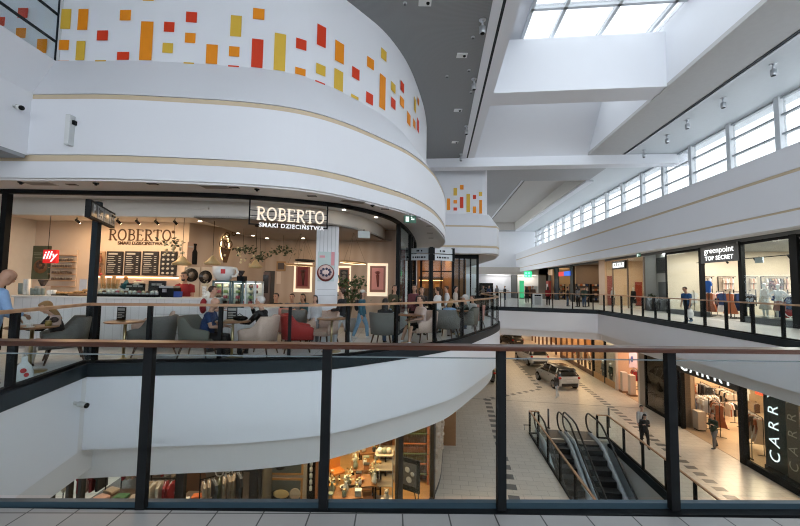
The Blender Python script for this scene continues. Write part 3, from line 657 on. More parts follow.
# display fridges
FRM = M('fridge_frame', (.10, .16, .17), .4, .4); LIT = emis('fridge_lamp', (1, .93, .8), 2.2)
CAKES = [M('cake_cream', (.7, .6, .42)), M('cake_choc', (.12, .05, .03)), M('cake_berry', (.45, .08, .10)), M('cake_green', (.25, .32, .12))]
for i, (x0, x1, ya, lab) in enumerate(((213, 231.5, 280.5, 'left glass display fridge with dark frame below the giant cup'), (232.5, 244, 281, 'narrow middle glass display fridge filled with cakes'), (245.5, 256.5, 281, 'right glass display fridge with white top beside the giant cup'))):
    a, b = PY(x0, 300, 8.85).x, PY(x1, 300, 8.85).x; zt = Zof(ya, (x0+x1)/2, 8.85)
    t = thing('display_fridge', lab, 'display fridge', ((a+b)/2, 9.1, .9), 0, 'display fridges on the cafe counter')
    f = MB()
    for xx in (a, b-.035): f.box(xx, xx+.035, 8.78, 8.82, .9, zt).box(xx, xx+.035, 9.26, 9.3, .9, zt)
    f.box(a, b, 8.78, 9.3, zt-.05, zt).box(a, b, 8.78, 9.3, .9, .95)
    f.build('frame', FRM if i < 2 else M('fridge_white', (.6, .62, .63), .4), t, True)
    MB().box(a+.02, b-.02, 9.26, 9.28, .95, zt-.05).build('back_panel', M('fridge_back', (.55, .53, .48)), t, True)
    MB().box(a+.04, b-.04, 8.84, 9.2, zt-.062, zt-.052).build('lamp', LIT, t, True)
    MB().box(a+.03, b-.03, 8.795, 8.805, .95, zt-.05).build('glass_door', GLASSD, t, True)
    for k in range(4):
        z = .97+k*(zt-1.02)/4; sh = MB().box(a+.03, b-.03, 8.83, 9.24, z, z+.01).build('shelf', GLASSD, t, True)
        n = max(2, int((b-a)/.13))
        for j in range(n):
            q = MB(); cx_ = a+.08+(b-a-.16)*j/max(1, n-1); q.lathe([(.05, z+.011), (.055, z+.05), (.045, z+.085)], 10, (cx_, 8.95+.05*(j % 2), 0)); q.build('cake', CAKES[(i+j+k) % 4], sh, True)
# giant cup
c = PY(223.5, 279.5, 8.98); c.z = Zof(280.5, 223, 8.85)+.002
t = thing('giant_cup', 'giant white display coffee cup with red logo on top of the fridge', 'display cup', c)
MB().lathe([(.13, 0), (.15, .02), (.20, .06), (.255, .18), (.265, .34), (.25, .34), (.235, .18), (.16, .05)], 24).build('bowl', M('cup_glaze', (.78, .77, .74), .3), t)
MB().tube([(.24, -.05, .29), (.34, -.08, .30), (.39, -.09, .21), (.34, -.08, .11), (.22, -.05, .1)], .028, 8).build('handle', M('cup_glaze', (.78, .77, .74)), t)
MB().obox(Vector((.10, -.245, .22)), Vector((.92, .38, 0)), Vector((.38, -.92, 0)), ZV, -.05, .05, 0, .012, -.055, .055).build('logo', M('logo_red', (.55, .02, .02)), t)
# grinder on top of the right fridge
c = PY(241, 281, 9.0); t = thing('coffee_grinder', 'black coffee grinder standing beside the giant cup', 'grinder', (c.x, 9.05, Zof(281, 238, 8.85)+.002))
MB().box(-.09, .09, -.1, .1, 0, .12).build('body', BLACK, t, bevel=.01); MB().lathe([(.03, .12), (.09, .24), (.09, .26)], 12, (-.03, 0, 0)).build('hopper', M('smoke_hopper', (.05, .04, .04), .2), t)
# ---- menu wall: wood shelf strip, four boards, lit ledge
MBLK = M('menu_black', (.014, .014, .015), .5); CHALK = M('menu_print', (.42, .41, .38), .6); SHELFW = M('shelf_wood', (.42, .27, .16), .5)
RED_ = M('accent_red', (.5, .03, .03), .5)
for i, (x0, x1) in enumerate(((106, 123), (124.3, 140.5), (142, 158.5), (160, 177))):
    a, b = PY(x0, 275, 10.46), PY(x1, 251.5, 10.46)
    lab = ['black menu board with white print, first from the wood shelf', 'black menu board with white print, second from the wood shelf', 'black menu board with white print, third from the wood shelf', 'black menu board with rows of product pictures, nearest the barista'][i]
    t = thing('menu_board', lab, 'menu board', ((a.x+b.x)/2, 10.47, a.z), 0, 'menu boards on the cafe wall')
    MB().box(a.x, b.x, 10.44, 10.495, a.z, b.z).build('panel', MBLK, t, True)
    g = MB(); w = b.x-a.x; h = b.z-a.z
    if i < 3:
        g.box(a.x+.12*w, a.x+.7*w, 10.436, 10.44, b.z-.14*h, b.z-.07*h)
        for k in range(9):
            z = b.z-h*(.22+.082*k)
            if k in (4,): g.box(a.x+.15*w, a.x+.6*w, 10.436, 10.44, z-.02, z+.012); continue
            g.box(a.x+.08*w, a.x+w*(.45+.2*random.random()), 10.436, 10.44, z-.008, z+.008).box(a.x+.78*w, a.x+.92*w, 10.436, 10.44, z-.008, z+.008)
    else:
        for k in range(5):
            for j in range(3): g.lathe([(.035, 0), (.045, .03), (.03, .06)], 8, (a.x+w*(.2+.3*j), 10.43, b.z-h*(.16+.19*k)), (X1, ZV*.8, Y1*.1))
    g.build('print', CHALK, t, True)
def shelf_unit(label, x0, y0, x1, y1, Y, rows, mat, d=.16, back=None, group='wall shelves behind the cafe counter'):
    a, b = PY(x0, y1, Y), PY(x1, y0, Y); t = thing('wall_shelf', label, 'shelf', ((a.x+b.x)/2, Y, a.z), 0, group)
    MB().box(a.x, b.x, Y-.012, Y+.02, a.z, b.z).build('back_panel', back or mat, t, True)
    hs = []
    for k in range(rows):
        z = a.z+(b.z-a.z)*(k+.02)/rows; MB().box(a.x, b.x, Y-d, Y-.012, z, z+.02).build('shelf', mat, t, True); hs.append(z+.021)
    return t, a.x, b.x, hs
JAR = M('dark_jar', (.10, .07, .05), .4)
t, xa, xb, hs = shelf_unit('pale wooden wall shelf of small jars beside the green poster', 52, 250, 78, 287, 10.47, 6, SHELFW, back=CREAM)
jar0 = None
for r, z in enumerate(hs[1:5]):
    for k in range(9):
        x = xa+.08+(xb-xa-.16)*k/8
        if jar0 is None:
            jar0 = thing('jar', 'small dark jar on the pale wooden shelf by the green poster', 'jar', (x, 10.38, z), 0, 'jars on the cafe wall shelf')
            MB().lathe([(.026, 0), (.03, .01), (.03, .06), (.02, .07)], 8).build('body', JAR, jar0); MB().lathe([(.024, .07), (.024, .085)], 8).build('lid', GOLD, jar0)
        else: dup(jar0, (x, 10.38+random.uniform(-.02, .02), z))
t, xa, xb, hs = shelf_unit('narrow wooden wall shelf of bottles next to the menu boards', 95.5, 251.5, 105.5, 276, 10.47, 2, SHELFW)
bt0 = None
for z in hs:
    for k in range(4):
        x = xa+.05+(xb-xa-.1)*k/3
        if bt0 is None:
            bt0 = thing('bottle', 'brown syrup bottle on the narrow wooden shelf by the menus', 'bottle', (x, 10.38, z), 0, 'syrup bottles on the narrow shelf')
            MB().lathe([(.03, 0), (.032, .01), (.032, .16), (.012, .2), (.012, .25)], 8).build('body', M('amber_bottle', (.2, .07, .03), .2), bt0); MB().lathe([(.014, .25), (.014, .27)], 8).build('cap', BLACK, bt0)
        else: dup(bt0, (x, 10.38, z))
a, b = PY(97, 281, 10.45), PY(178, 276, 10.45)
t = thing('lit_ledge', 'glowing wooden ledge under the menu boards', 'ledge', ((a.x+b.x)/2, 10.4, a.z)); MB().box(a.x, b.x, 10.2, 10.495, a.z+.14, a.z+.17).build('shelf', SHELFW, t, True); MB().box(a.x, b.x, 10.46, 10.48, a.z+.11, a.z+.138).build('lamp', emis('warm_strip', (1, .62, .32), 3), t, True)
# green poster, lit red square sign
a, b = PY(30.5, 279, 10.47), PY(51, 246, 10.47)
t = thing('poster', 'dark green poster of a round pastry on the wall left of the shelves', 'poster', ((a.x+b.x)/2, 10.48, a.z)); MB().box(a.x, b.x, 10.46, 10.497, a.z, b.z).build('sheet', M('poster_green', (.07, .085, .05), .5), t, True)
MB().lathe([(.2, 0), (.2, .004)], 20, PY(40.5, 266.5, 10.459), (X1, ZV, -Y1)).build('pastry', M('pastry', (.22, .10, .04), .5), t, True)
q = MB()
for i in range(7): q.ell(PY(40.5+3*math.cos(i*.9), 265+3*math.sin(i*.9), 10.455), (.05, .008, .05), 8, 6)
q.build('topping', M('topping', (.06, .03, .02)), t, True)
pbox(pbox(pbox(MB(), 34, 252.6, 43, 253.3, 10.46, 0, .006), 34, 254.4, 41, 255, 10.46, 0, .006), 35, 257.5, 45, 258.1, 10.46, 0, .006).build('lettering', M('poster_print', (.2, .22, .16)), t, True)
c = PY(51, 256.5, 8.9); t = thing('hanging_sign', 'red square sign with white italic script hanging over the counter', 'sign', c+Vector((0, 0, -.17)))
sg = MB().box(c.x-.165, c.x+.165, 8.86, 8.94, c.z-.165, c.z+.165).build('panel', emis('sign_red', (.62, .015, .015), .35), t, True, bevel=.01)
MB().text('illy', Vector((c.x+.0, 8.855, c.z+.02)), X1, ZV, .27, .006, .30, bold=.004, spacing=1.08).build('lettering', emis('sign_white_lit', (.9, .9, .9), .5), t, True)
MB().tube([(c.x-.08, 8.9, c.z+.165), (c.x-.08, 8.9, 3.25)], .006, 6).build('wire', BLACK, t, True)
# poster with dark bottle and door panels on the angled wall
def hit_w(x, y):
    d = ray(x, y); n = wn; tt = (wa-CAMP).dot(n)/d.dot(n); p = CAMP+d*tt; return (p-wa).dot(wd), p.z
def wbox(mb, x0, y0, x1, y1, d0, d1):
    s0, z1 = hit_w(x0, (y0+y1)/2); s1, _ = hit_w(x1, (y0+y1)/2); z0 = hit_w((x0+x1)/2, y1)[1]; z1 = hit_w((x0+x1)/2, y0)[1]
    mb.obox(wa, wd, wn, ZV, s0, s1, d0, d1, z0, z1); return mb
def wdisc(x, y, r, d0, th=.01):
    s, z = hit_w(x, y); return MB().lathe([(r, 0), (r, th)], 20, wa+wd*s+wn*d0+ZV*z, (wd, ZV, wn))
def wloc(x, y): s, z = hit_w(x, y); return wa+wd*s+ZV*z
t = thing('poster', 'beige poster of a dark bottle on the angled wood wall', 'poster', wloc(191, 266)); wbox(MB(), 187, 242.5, 196.5, 265.5, .0, .02).build('sheet', M('poster_beige', (.40, .27, .21)), t, True)
s, z = hit_w(194, 264.5); MB().lathe([(.07, 0), (.075, .03), (.075, .36), (.035, .45), (.035, .56), (.05, .57), (.05, .62)], 10, wa+wd*s+wn*.022+ZV*z, (wd, wn*.12, ZV)).build('bottle', BLACK, t, True)
wbox(MB(), 188, 246, 193, 247.5, .02, .024).build('print', CHALK, t, True)
for i, (x0, x1, lab) in enumerate(((182.5, 198, 'white panel with round black porthole behind the barista'), (199.5, 214, 'white panel with round black porthole left of the display fridge'))):
    t = thing('porthole_panel', lab, 'panel', wloc((x0+x1)/2, 300), 0, 'porthole panels on the angled wall')
    wbox(MB(), x0, 267, x1, 330, 0, .03).build('panel', M('ivory_panel', (.6, .52, .43), .5), t, True)
    wdisc((190.5, 204.8)[i], (275, 277)[i], .20, .03, .02).build('porthole', M('porthole_black', (.02, .02, .02), .15), t, True)
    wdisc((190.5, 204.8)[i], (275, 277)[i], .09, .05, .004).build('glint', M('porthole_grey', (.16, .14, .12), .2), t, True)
# ice cream sign, halo lit
t = thing('ice_cream_sign', 'halo lit bronze ice cream cone sign on the wood wall', 'sign', wloc(224, 262))
s, z = hit_w(224.5, 247); o = wa+wd*s+wn*.07
cone = MB().oprism(o, wd, wn, ZV, [(-.17, z-.05), (.17, z-.05), (.05, z-.5), (-.05, z-.5)], -.02, .02).build('cone', BRONZE, t, True)
for (dx, dz, r) in ((-.08, .08, .13), (.08, .1, .13), (0, .25, .13), (.03, .38, .08)):
    pts = [o+wd*(dx+r*math.cos(k*PI/8))+ZV*(z+dz+r*math.sin(k*PI/8)) for k in range(17)]
    MB().tube(pts, .018, 6).build('scoop', BRONZE, t, True)
g = MB().tube([o+wn*-.05+wd*(.14*math.cos(k*PI/8))+ZV*(z-.02+.40*math.sin(k*PI/8)) for k in range(17)], .018, 6); g.build('halo_lamp', emis('halo', (1, .72, .36), 1.6), t, True)
MB().tube([o+wd*.25+ZV*(z+.45)+wd*(.06*math.cos(k*PI/6))+ZV*(.06*math.sin(k*PI/6)) for k in range(13)], .012, 6).build('emblem', BRONZE, t, True)
# ---- back wall : framed lit pictures, dark doorway, small pictures
BY = 12.695
def lit_picture(label, x0, y0, x1, y1, col, col2):
    t = thing('framed_picture', label, 'picture', PY((x0+x1)/2, y1, BY), 0, 'halo lit pictures on the cafe back wall')
    pbox(MB(), x0, y0, x1, y1, BY, -.005, .02).build('light_box', emis('picture_halo', (1, .84, .62), .28), t, True)
    w = x1-x0; h = y1-y0
    pbox(MB(), x0+w*.13, y0+h*.08, x1-w*.10, y1-h*.12, BY, .02, .06).build('frame', M('frame_rose', (.32, .13, .08), .4), t, True)
    pbox(MB(), x0+w*.22, y0+h*.14, x1-w*.2, y1-h*.2, BY, .06, .068).build('picture', col, t, True)
    q = MB(); c = PY((x0+x1)/2, y0+h*.35, BY-.075)
    for k in range(7):
        an = -.9+1.8*k/6; q.tube([c, c+Vector((math.sin(an)*.12, 0, .14*math.cos(an)))], .012, 5)
    q.tube([c, c+Vector((.02, 0, -.42))], [.07, .03], 6); q.build('figure', col2, t, True)
lit_picture('halo lit dark red picture on the wood wall left of the column', 293.5, 263, 312.5, 292, M('pic_dark_red', (.16, .01, .01)), M('pic_red2', (.06, .015, .01)))
lit_picture('halo lit dark picture partly hidden behind the white column', 337, 266, 351, 292, M('pic_black', (.02, .02, .02)), M('pic_grey', (.12, .11, .1)))
lit_picture('largest halo lit pink picture near the glass corner', 367, 263.5, 388, 296, M('pic_pink', (.68, .28, .24)), M('pic_brown', (.2, .05, .04)))
t = thing('doorway', 'dark doorway with a steel fridge in the cafe back wall', 'doorway', PY(265, 320, BY-.02)); pbox(MB(), 257.5, 271, 275, 330, BY, -.004, .01).build('opening', M('door_dark', (.03, .025, .02)), t, True)
pbox(MB(), 259, 272, 271, 320, BY, .01, .04).build('frame', M('door_brown', (.09, .06, .05), .4), t, True); pbox(MB(), 260.5, 275, 269, 293, BY, .04, .05).build('window', M('porthole_black', (.02, .02, .02)), t, True)
t = thing('picture', 'small gold framed picture below the hanging greenery', 'picture', PY(281, 271, BY)); pbox(MB(), 276.5, 261.5, 286, 271, BY, 0, .03).build('frame', M('gilt', (.30, .17, .07), .4, .4), t, True); pbox(MB(), 278, 263, 284.5, 269.5, BY, .03, .034).build('print', M('print_dark', (.06, .04, .03)), t, True)
t = thing('notice', 'pale paper notice on the wood wall under the small gold picture', 'notice', PY(278.5, 284, BY)); pbox(MB(), 276.5, 271.8, 281, 283.8, BY, 0, .01).build('sheet', M('paper', (.55, .45, .36)), t, True)
# ---- pendants
WICK = M('wicker_gold', (.50, .36, .17), .5, .2, var=.3, scale=60, bump=.5)
def pendant(label, x, y, Y, r=.17, top=3.25):
    c = PY(x, y, Y); t = thing('pendant_lamp', label, 'lamp', c, 0, 'pendant lamps over the cafe counter')
    MB().lathe([(r*1.1, -.03), (r*1.15, .02), (r*.75, .07), (r*.45, .14), (r*.2, .19), (r*.08, .2), (r*.4, .12), (r*1.0, 0)], 18).build('shade', WICK, t)
    MB().ell((0, 0, .02), (.05, .05, .05), 10, 8).build('bulb', emis('bulb', (1, .7, .38), 12), t)
    MB().tube([(0, 0, .19), (0, 0, top-c.z-.03)], .006, 6).build('cable', BLACK, t); MB().lathe([(.05, top-c.z-.03), (.06, top-c.z)], 12).build('ceiling_rose', BLACK, t)
pendant('wicker cone pendant lamp hanging in front of the barista', 182, 264, 9.0, .19)
pendant('wicker cone pendant lamp hanging beside the giant cup', 212.5, 263.5, 9.0, .17)
pendant('wicker cone pendant lamp hanging over the right display fridge', 255.5, 267, 9.6, .15, 3.05)
# hanging dried flowers / greenery
LEAFD = M('leaf_dark', (.028, .042, .018), .6, var=.4); DRYF = M('dried_flower', (.55, .48, .30), .7, var=.3)
def leaf_cluster(mb, c, rx, ry, rz, n, ln, wd_, rnd):
    for i in range(n):
        p = Vector(c)+Vector((rnd.gauss(0, rx/2), rnd.gauss(0, ry/2), rnd.gauss(0, rz/2))); d = Vector((rnd.uniform(-1, 1), rnd.uniform(-1, 1), rnd.uniform(-.7, .7))).normalized(); s = d.cross(Vector((rnd.uniform(-1, 1), rnd.uniform(-1, 1), rnd.uniform(-1, 1)))).normalized()*wd_; q = d.cross(s).normalized()*wd_*.2
        mb.add([p, p+d*ln*.5+s, p+d*ln, p+d*ln*.5-s, p+d*ln*.5+q], [(0, 1, 4), (1, 2, 4), (2, 3, 4), (3, 0, 4)], True)
    return mb
rn = random.Random(3)
def hang_green(label, x, y, Y, rx, n, flowers, top):
    c = PY(x, y, Y); t = thing('hanging_bouquet', label, 'dried flowers', c, 0, 'dried bouquets hung from the cafe ceiling')
    MB().tube([(0, 0, .05), (0, 0, top-c.z)], .005, 5).build('wire', BLACK, t); 
    leaf_cluster(MB(), (0, 0, 0), rx, .15, .12, n, .13, .03, rn).build('foliage', LEAFD, t)
    if flowers:
        q = MB()
        for i in range(flowers): q.ell((rn.gauss(0, rx*.5), rn.gauss(0, .06), -.12+rn.gauss(0, .14)), (.035, .035, .035), 6, 5)
        q.build('blossoms', DRYF, t)
hang_green('pale dried bouquet hanging before the wall lettering', 174, 243, 9.4, .30, 30, 22, 3.25)
hang_green('dark dried bouquet with white buds hanging right of the ice cream sign', 243, 250, 10.2, .34, 60, 12, 3.05)
hang_green('small dark bouquet hanging above the right display fridge', 260, 257, 10.2, .28, 50, 0, 3.05)
hang_green('dark green bouquet hanging above the small gold picture', 283, 250.5, 11.5, .42, 70, 0, 3.05)
# ring lamps
def ring_lamp(label, x, y, Y, r, tilt, mat, glow):
    c = PY(x, y, Y); t = thing('ring_lamp', label, 'lamp', c, 0, 'ring lamps over the cafe seats'); R_m = Euler((tilt, .06, 0)).to_matrix()
    pts = [R_m @ Vector((r*math.cos(k*PI/20), r*math.sin(k*PI/20), 0)) for k in range(41)]
    MB().tube(pts, .025, 8, cap=False).build('ring', mat, t)
    if glow: MB().tube([p*.975+Vector((0, 0, -.018)) for p in pts], .012, 6, cap=False).build('lamp_strip', emis('ring_glow', (1, .68, .34), 1.6), t)
    for k in (0, 13, 26): MB().tube([pts[k], Vector((0, 0, 3.04-c.z))], .003, 4).build('cable', BLACK, t)
GILT = M('gilt', (.30, .17, .07), .4, .4)
ring_lamp('thin dark ring lamp hanging left of the white column', 305, 260.5, 11.6, .29, .12, BLACK, False)
ring_lamp('wide gold ring lamp hanging left of the white column', 300, 265, 10.9, .44, .05, GILT, True)
ring_lamp('wide gold ring lamp hanging right of the white column', 353, 262.5, 10.6, .38, -.02, GILT, True)
# ---- spots and downlights
spot0 = None
def spots(px, Y, z, lab, grp, r=.035):
    global spot0
    for (x, y) in px:
        c = PY(x, y, Y)
        if spot0 is None:
            spot0 = thing('spotlight', lab, 'spotlight', (c.x, Y, z), 0, grp)
            MB().tube([(0, 0, 0), (0, 0, -.07)], .012, 6).build('stem', BLACK, spot0); MB().tube([(0, -.03, -.07), (0, .09, -.13)], .035, 10).build('head', BLACK, spot0); MB().lathe([(.03, 0), (.03, .004)], 10, (0, .092, -.131), (X1, Vector((0, .4, .9)), Vector((0, .9, -.4)))).build('lens', emis('spot_lens', (1, .8, .55), 14), spot0)
        else: dup(spot0, (c.x, Y, z), label=lab, group=grp)
spots([(77, 219), (118, 219), (137, 219), (156, 219), (175, 219)], 9.9, 3.25, 'black ceiling spotlight aimed at the menu wall', 'spotlights over the menu wall')
dl0 = None
def downlights(pts, lab, grp):
    global dl0
    for (x, y, z) in pts:
        c = PZ(x, y, z)
        if dl0 is None:
            dl0 = thing('downlight', lab, 'downlight', (c.x, c.y, z), 0, grp); MB().lathe([(.06, -.006), (.06, .0)], 14).build('rim', CHROME, dl0); MB().lathe([(.045, -.010), (.045, -.006)], 14).build('lens', emis('dl_lens', (1, .85, .65), 10), dl0)
        else: dup(dl0, (c.x, c.y, z), label=lab, group=grp)
downlights([(200, 221, 3.05), (238, 233, 3.05), (253, 235.5, 3.05), (267, 238, 3.05), (303, 238, 3.05), (360, 235, 3.05)], 'small round downlight in the dark cafe ceiling', 'downlights in the cafe ceiling')
downlights([(344, 209.5, 3.45), (376, 217, 3.45)], 'round downlight washing the curved cream bulkhead', 'downlights along the curved bulkhead')
for p in ((-8.5, 9.6), (-6.8, 9.6)): LIGHTS.append(((p[0], p[1], 3.2), 1.2, .3, 26, (1, .66, .36), 0))
LIGHTS += [((-4.2, 10.5, 3.0), 1.5, 1.5, 14, (1, .70, .42), 0), ((-2.2, 11.6, 3.0), 2.5, 1.2, 14, (1, .72, .45), 0), ((-7, 9.0, 3.2), 3, .6, 14, (1, .80, .6), 0)]  # last entry is a fill light added over the counter
# ---- things on the counter
cup0 = None
def cups(xs, y, n_, mat, lab, grp, h, r=.042):
    for x in xs:
        c = PY(x, 296, y); t = thing('cup_stack', lab, 'cups', (c.x, y, CT), 0, grp)
        for k in range(n_): MB().lathe([(r*.75, k*.035), (r, k*.035+h)], 12).build('cup', mat, t)
cups((24.5, 27.5), 8.75, 9, CUPW, 'tall stack of white paper cups at the counter end', 'tall white cup stacks', .11)
cups((19.5, 22), 9.05, 6, GREYG, 'grey green stack of cups beside the tall white stacks', 'grey cup stacks at the counter end', .11)
cups((32, 35.5, 39, 43), 8.75, 3, GREYG, 'short stack of grey green paper cups on the counter', 'short grey cup stacks', .1)
cups((48.5, 51.5, 54), 8.75, 2, CUPW, 'short stack of white cups below the red hanging sign', 'short white cup stacks', .1)
def simple(name, label, cat, x, Y, parts, z=CT, group=None, y=296, rz=0):
    c = PY(x, y, Y); t = thing(name, label, cat, (c.x, Y, z), rz, group)
    for nm, mb, mt in parts: mb.build(nm, mt, t)
    return t
pa = []
for i in range(11):
    a = rn.uniform(0, 6.28); pa.append(((rn.uniform(-.17, .17), rn.uniform(-.1, .1), .045+.045*(i//5)), a))
t = simple('pastry_basket', 'basket of golden pastries on the counter below the wall shelf', 'pastries', 80, 8.75, [('basket', MB().lathe([(.2, 0), (.24, .05), (.22, .05), (.19, .01)], 16), M('basket', (.25, .14, .07)))])
for (p, a) in pa: MB().ell(p, (.08, .04, .035), 8, 6, Matrix.Rotation(a, 3, 'Z')).build('pastry', M('golden_crust', (.42, .24, .09), .5, var=.3, scale=40), t)
simple('card_sign', 'white card sign standing on the counter before the column', 'sign', 82.5, 9.0, [('card', MB().box(-.09, .09, -.006, .006, .1, .4), M('card_white', (.7, .72, .74))), ('stand', MB().box(-.04, .04, -.04, .04, 0, .1), BLACK)])
simple('coffee_grinder', 'dark coffee grinder behind the white cups at the counter', 'grinder', 42, 9.05, [('body', MB().box(-.1, .1, -.1, .1, 0, .22), CHROME), ('hopper', MB().lathe([(.04, .22), (.1, .36), (.1, .38)], 10), M('smoke_hopper', (.05, .04, .04)))])
simple('bread_tray', 'tray of rolls on the counter beside the white cups', 'tray', 66, 8.8, [('tray', MB().box(-.25, .25, -.12, .12, 0, .03), BLACK)]+[('roll', MB().ell((-.19+.095*k, 0, .06), (.05, .06, .035), 8, 6), M('golden_crust', (.42, .24, .09))) for k in range(5)])
# ice cream counter display
gl_a, gl_b = PY(95, 296, 8.6).x, PY(157, 296, 8.6).x
t = thing('ice_cream_display', 'glass ice cream display with a row of white tubs on the counter', 'display', ((gl_a+gl_b)/2, 8.7, CT))
MB().box(gl_a, gl_b, 8.53, 9.1, CT, CT+.05).build('base', BLACK, t, True); MB().box(gl_a, gl_b, 8.55, 8.56, CT+.05, CT+.30).build('front_glass', GLASSD, t, True); MB().box(gl_a, gl_b, 8.55, 8.95, CT+.30, CT+.31).build('top_glass', GLASSD, t, True)
SC = [M('scoop_vanilla', (.75, .66, .45)), M('scoop_white', (.78, .76, .72)), M('scoop_berry', (.5, .15, .2)), M('scoop_choc', (.15, .07, .04)), CUPW]
for k in range(14):
    x = gl_a+.06+(gl_b-gl_a-.12)*k/13; tb = MB().lathe([(.04, CT+.051), (.045, CT+.10)], 10, (x, 8.66, 0)).build('tub', CHROME, t, True); MB().ell((x, 8.66, CT+.115), (.042, .042, .035), 8, 6).build('ice_cream', SC[(k*3) % 5], tb, True)
def board(label, x0, y0, x1, y1, Y, lines):
    a, b = PY(x0, y1, Y), PY(x1, y0, Y); t = thing('counter_sign', label, 'sign', ((a.x+b.x)/2, Y, CT))
    MB().box(a.x, b.x, Y-.02, Y+.02, a.z, b.z).build('panel', MBLK, t, True)
    MB().box(a.x+.03, a.x+.06, Y-.015, Y+.015, CT, a.z).box(b.x-.06, b.x-.03, Y-.015, Y+.015, CT, a.z).build('legs', BLACK, t, True)
    for i, s in enumerate(lines):
        q = MB(); zc = b.z-(b.z-a.z)*(i+.55)/len(lines); hh = (b.z-a.z)*.16/len(lines); x = (a.x+b.x)/2-sum(s)/2
        for w_ in s: q.box(x+.01, x+w_-.01, Y-.024, Y-.02, zc-hh, zc+hh); x += w_
        q.build('lettering', CHALK, t, True)
board('wide black sign with white letters standing over the ice cream display', 121, 283.5, 145, 293.5, 8.98, [[.09, .17, .12, .14], [.14, .08]])
board('small black price board beside the coffee machine', 148.5, 281, 166, 294, 9.05, [[.12, .16], [.15, .08]])
CONE = M('wafer', (.50, .28, .11), .6, var=.2, scale=50)
for i, (x, n_) in enumerate(((103.5, 9), (108.5, 7), (112.5, 8), (116, 6))):
    c = PY(x, 296, 8.98); t = thing('wafer_cone_stack', 'tall leaning stack of wafer cones behind the ice cream display', 'wafer cones', (c.x, 8.98, CT), 0, 'stacked wafer cones')
    MB().box(-.05, .05, -.05, .05, 0, .18).build('holder', CUPW, t)
    for k in range(n_): MB().lathe([(.015, .15+k*.035), (.045, .24+k*.035)], 8, ((i-1.5)*.004*k, 0, 0)).build('cone', CONE, t)
simple('statuette', 'teal parrot figurine on the counter beside the wafer cones', 'figurine', 125.5, 9.0, [('base', MB().box(-.1, .1, -.05, .05, 0, .2), CUPW), ('body', MB().tube([(-.05, 0, .2), (0, 0, .3), (.01, 0, .40)], [.1, .07, .02], 8), M('figurine_teal', (.02, .12, .14))), ('head', MB().ell((-.02, 0, .44), (.05, .05, .05), 8, 6), M('figurine_orange', (.5, .2, .04)))])
simple('flag_stick', 'wooden stick with a red tip leaning behind the wafer cones', 'stick', 101.5, 9.05, [('stick', MB().tube([(0, 0, 0), (-.05, 0, .5)], .012, 6), CONE), ('tip', MB().ell((-.05, 0, .52), (.035, .035, .05), 8, 6), RED_)])
simple('cake_dome', 'white cake under a domed lid near the menu wall', 'cake', 138, 9.05, [('stand', MB().lathe([(.06, 0), (.02, .03), (.02, .26), (.13, .28), (.13, .29)], 12), CUPW), ('cake', MB().lathe([(.11, .291), (.11, .35), (.09, .37)], 14), CAKES[0]), ('berries', MB().lathe([(.06, .37), (.05, .40)], 10), CAKES[2])])
simple('syrup_pump', 'green syrup bottle next to the payment terminal', 'bottle', 161, 8.75, [('body', MB().lathe([(.035, 0), (.035, .16), (.015, .2), (.015, .24)], 10), M('syrup_green', (.2, .28, .08))), ('pump', MB().tube([(0, 0, .24), (0, 0, .28), (.05, 0, .28)], .008, 6), CUPW)])
simple('coffee_machine', 'black and chrome coffee machine on the counter before the barista', 'coffee machine', 170.5, 8.85, [('body', MB().box(-.22, .16, -.15, .15, .03, .22), BLACK), ('top', MB().box(-.2, .14, -.14, .14, .22, .27), CHROME), ('group_head', MB().box(-.08, .0, -.2, -.15, .12, .2), CHROME), ('foot', MB().box(-.2, .14, -.13, .13, 0, .03), BLACK)])
simple('milk_pitcher', 'blue plastic box beside the barista hands', 'box', 178, 8.75, [('box', MB().box(-.07, .07, -.06, .06, 0, .14), M('blue_plastic', (.02, .06, .28)))])
simple('cup_tower', 'stack of white cups near the right end of the long counter', 'cups', 204, 8.8, [('cup', MB().lathe([(.04, k*.07), (.05, k*.07+.06)], 10), CUPW) for k in range(4)])
simple('flower_vase', 'white vase with pale flowers at the right counter end', 'vase', 207, 8.9, [('vase', MB().lathe([(.05, 0), (.07, .08), (.04, .16)], 12), CUPW), ('flowers', leaf_cluster(MB(), (0, 0, .25), .14, .12, .14, 40, .06, .025, rn), DRYF)])
# ---- plant behind the people
c = PY(350, 300, 11.6); t = thing('potted_plant', 'tall leafy green plant in a grey pot beside the column', 'plant', (c.x, 11.6, 0))
MB().lathe([(.16, 0), (.22, .42), (.2, .42), (.19, .38)], 16).build('pot', M('pot_grey', (.25, .25, .25)), t)
st = MB()
for k in range(6):
    a = k*1.05; st.tube([(0, 0, .38), (.12*math.cos(a), .1*math.sin(a), 1.1), (.3*math.cos(a), .2*math.sin(a), 1.45+.1*(k % 3))], .014, 6)
st.build('stem', M('stem_brown', (.10, .06, .03)), t)
lf_ = MB()
for k in range(6):
    a = k*1.05
    for j in range(5): leaf_cluster(lf_, (.3*math.cos(a)*(.4+.15*j), .2*math.sin(a)*(.4+.15*j), 1.0+.16*j), .26, .2, .16, 7, .15, .05, rn)
lf_.build('foliage', M('leaf_green', (.035, .075, .025), .5, var=.4), t)
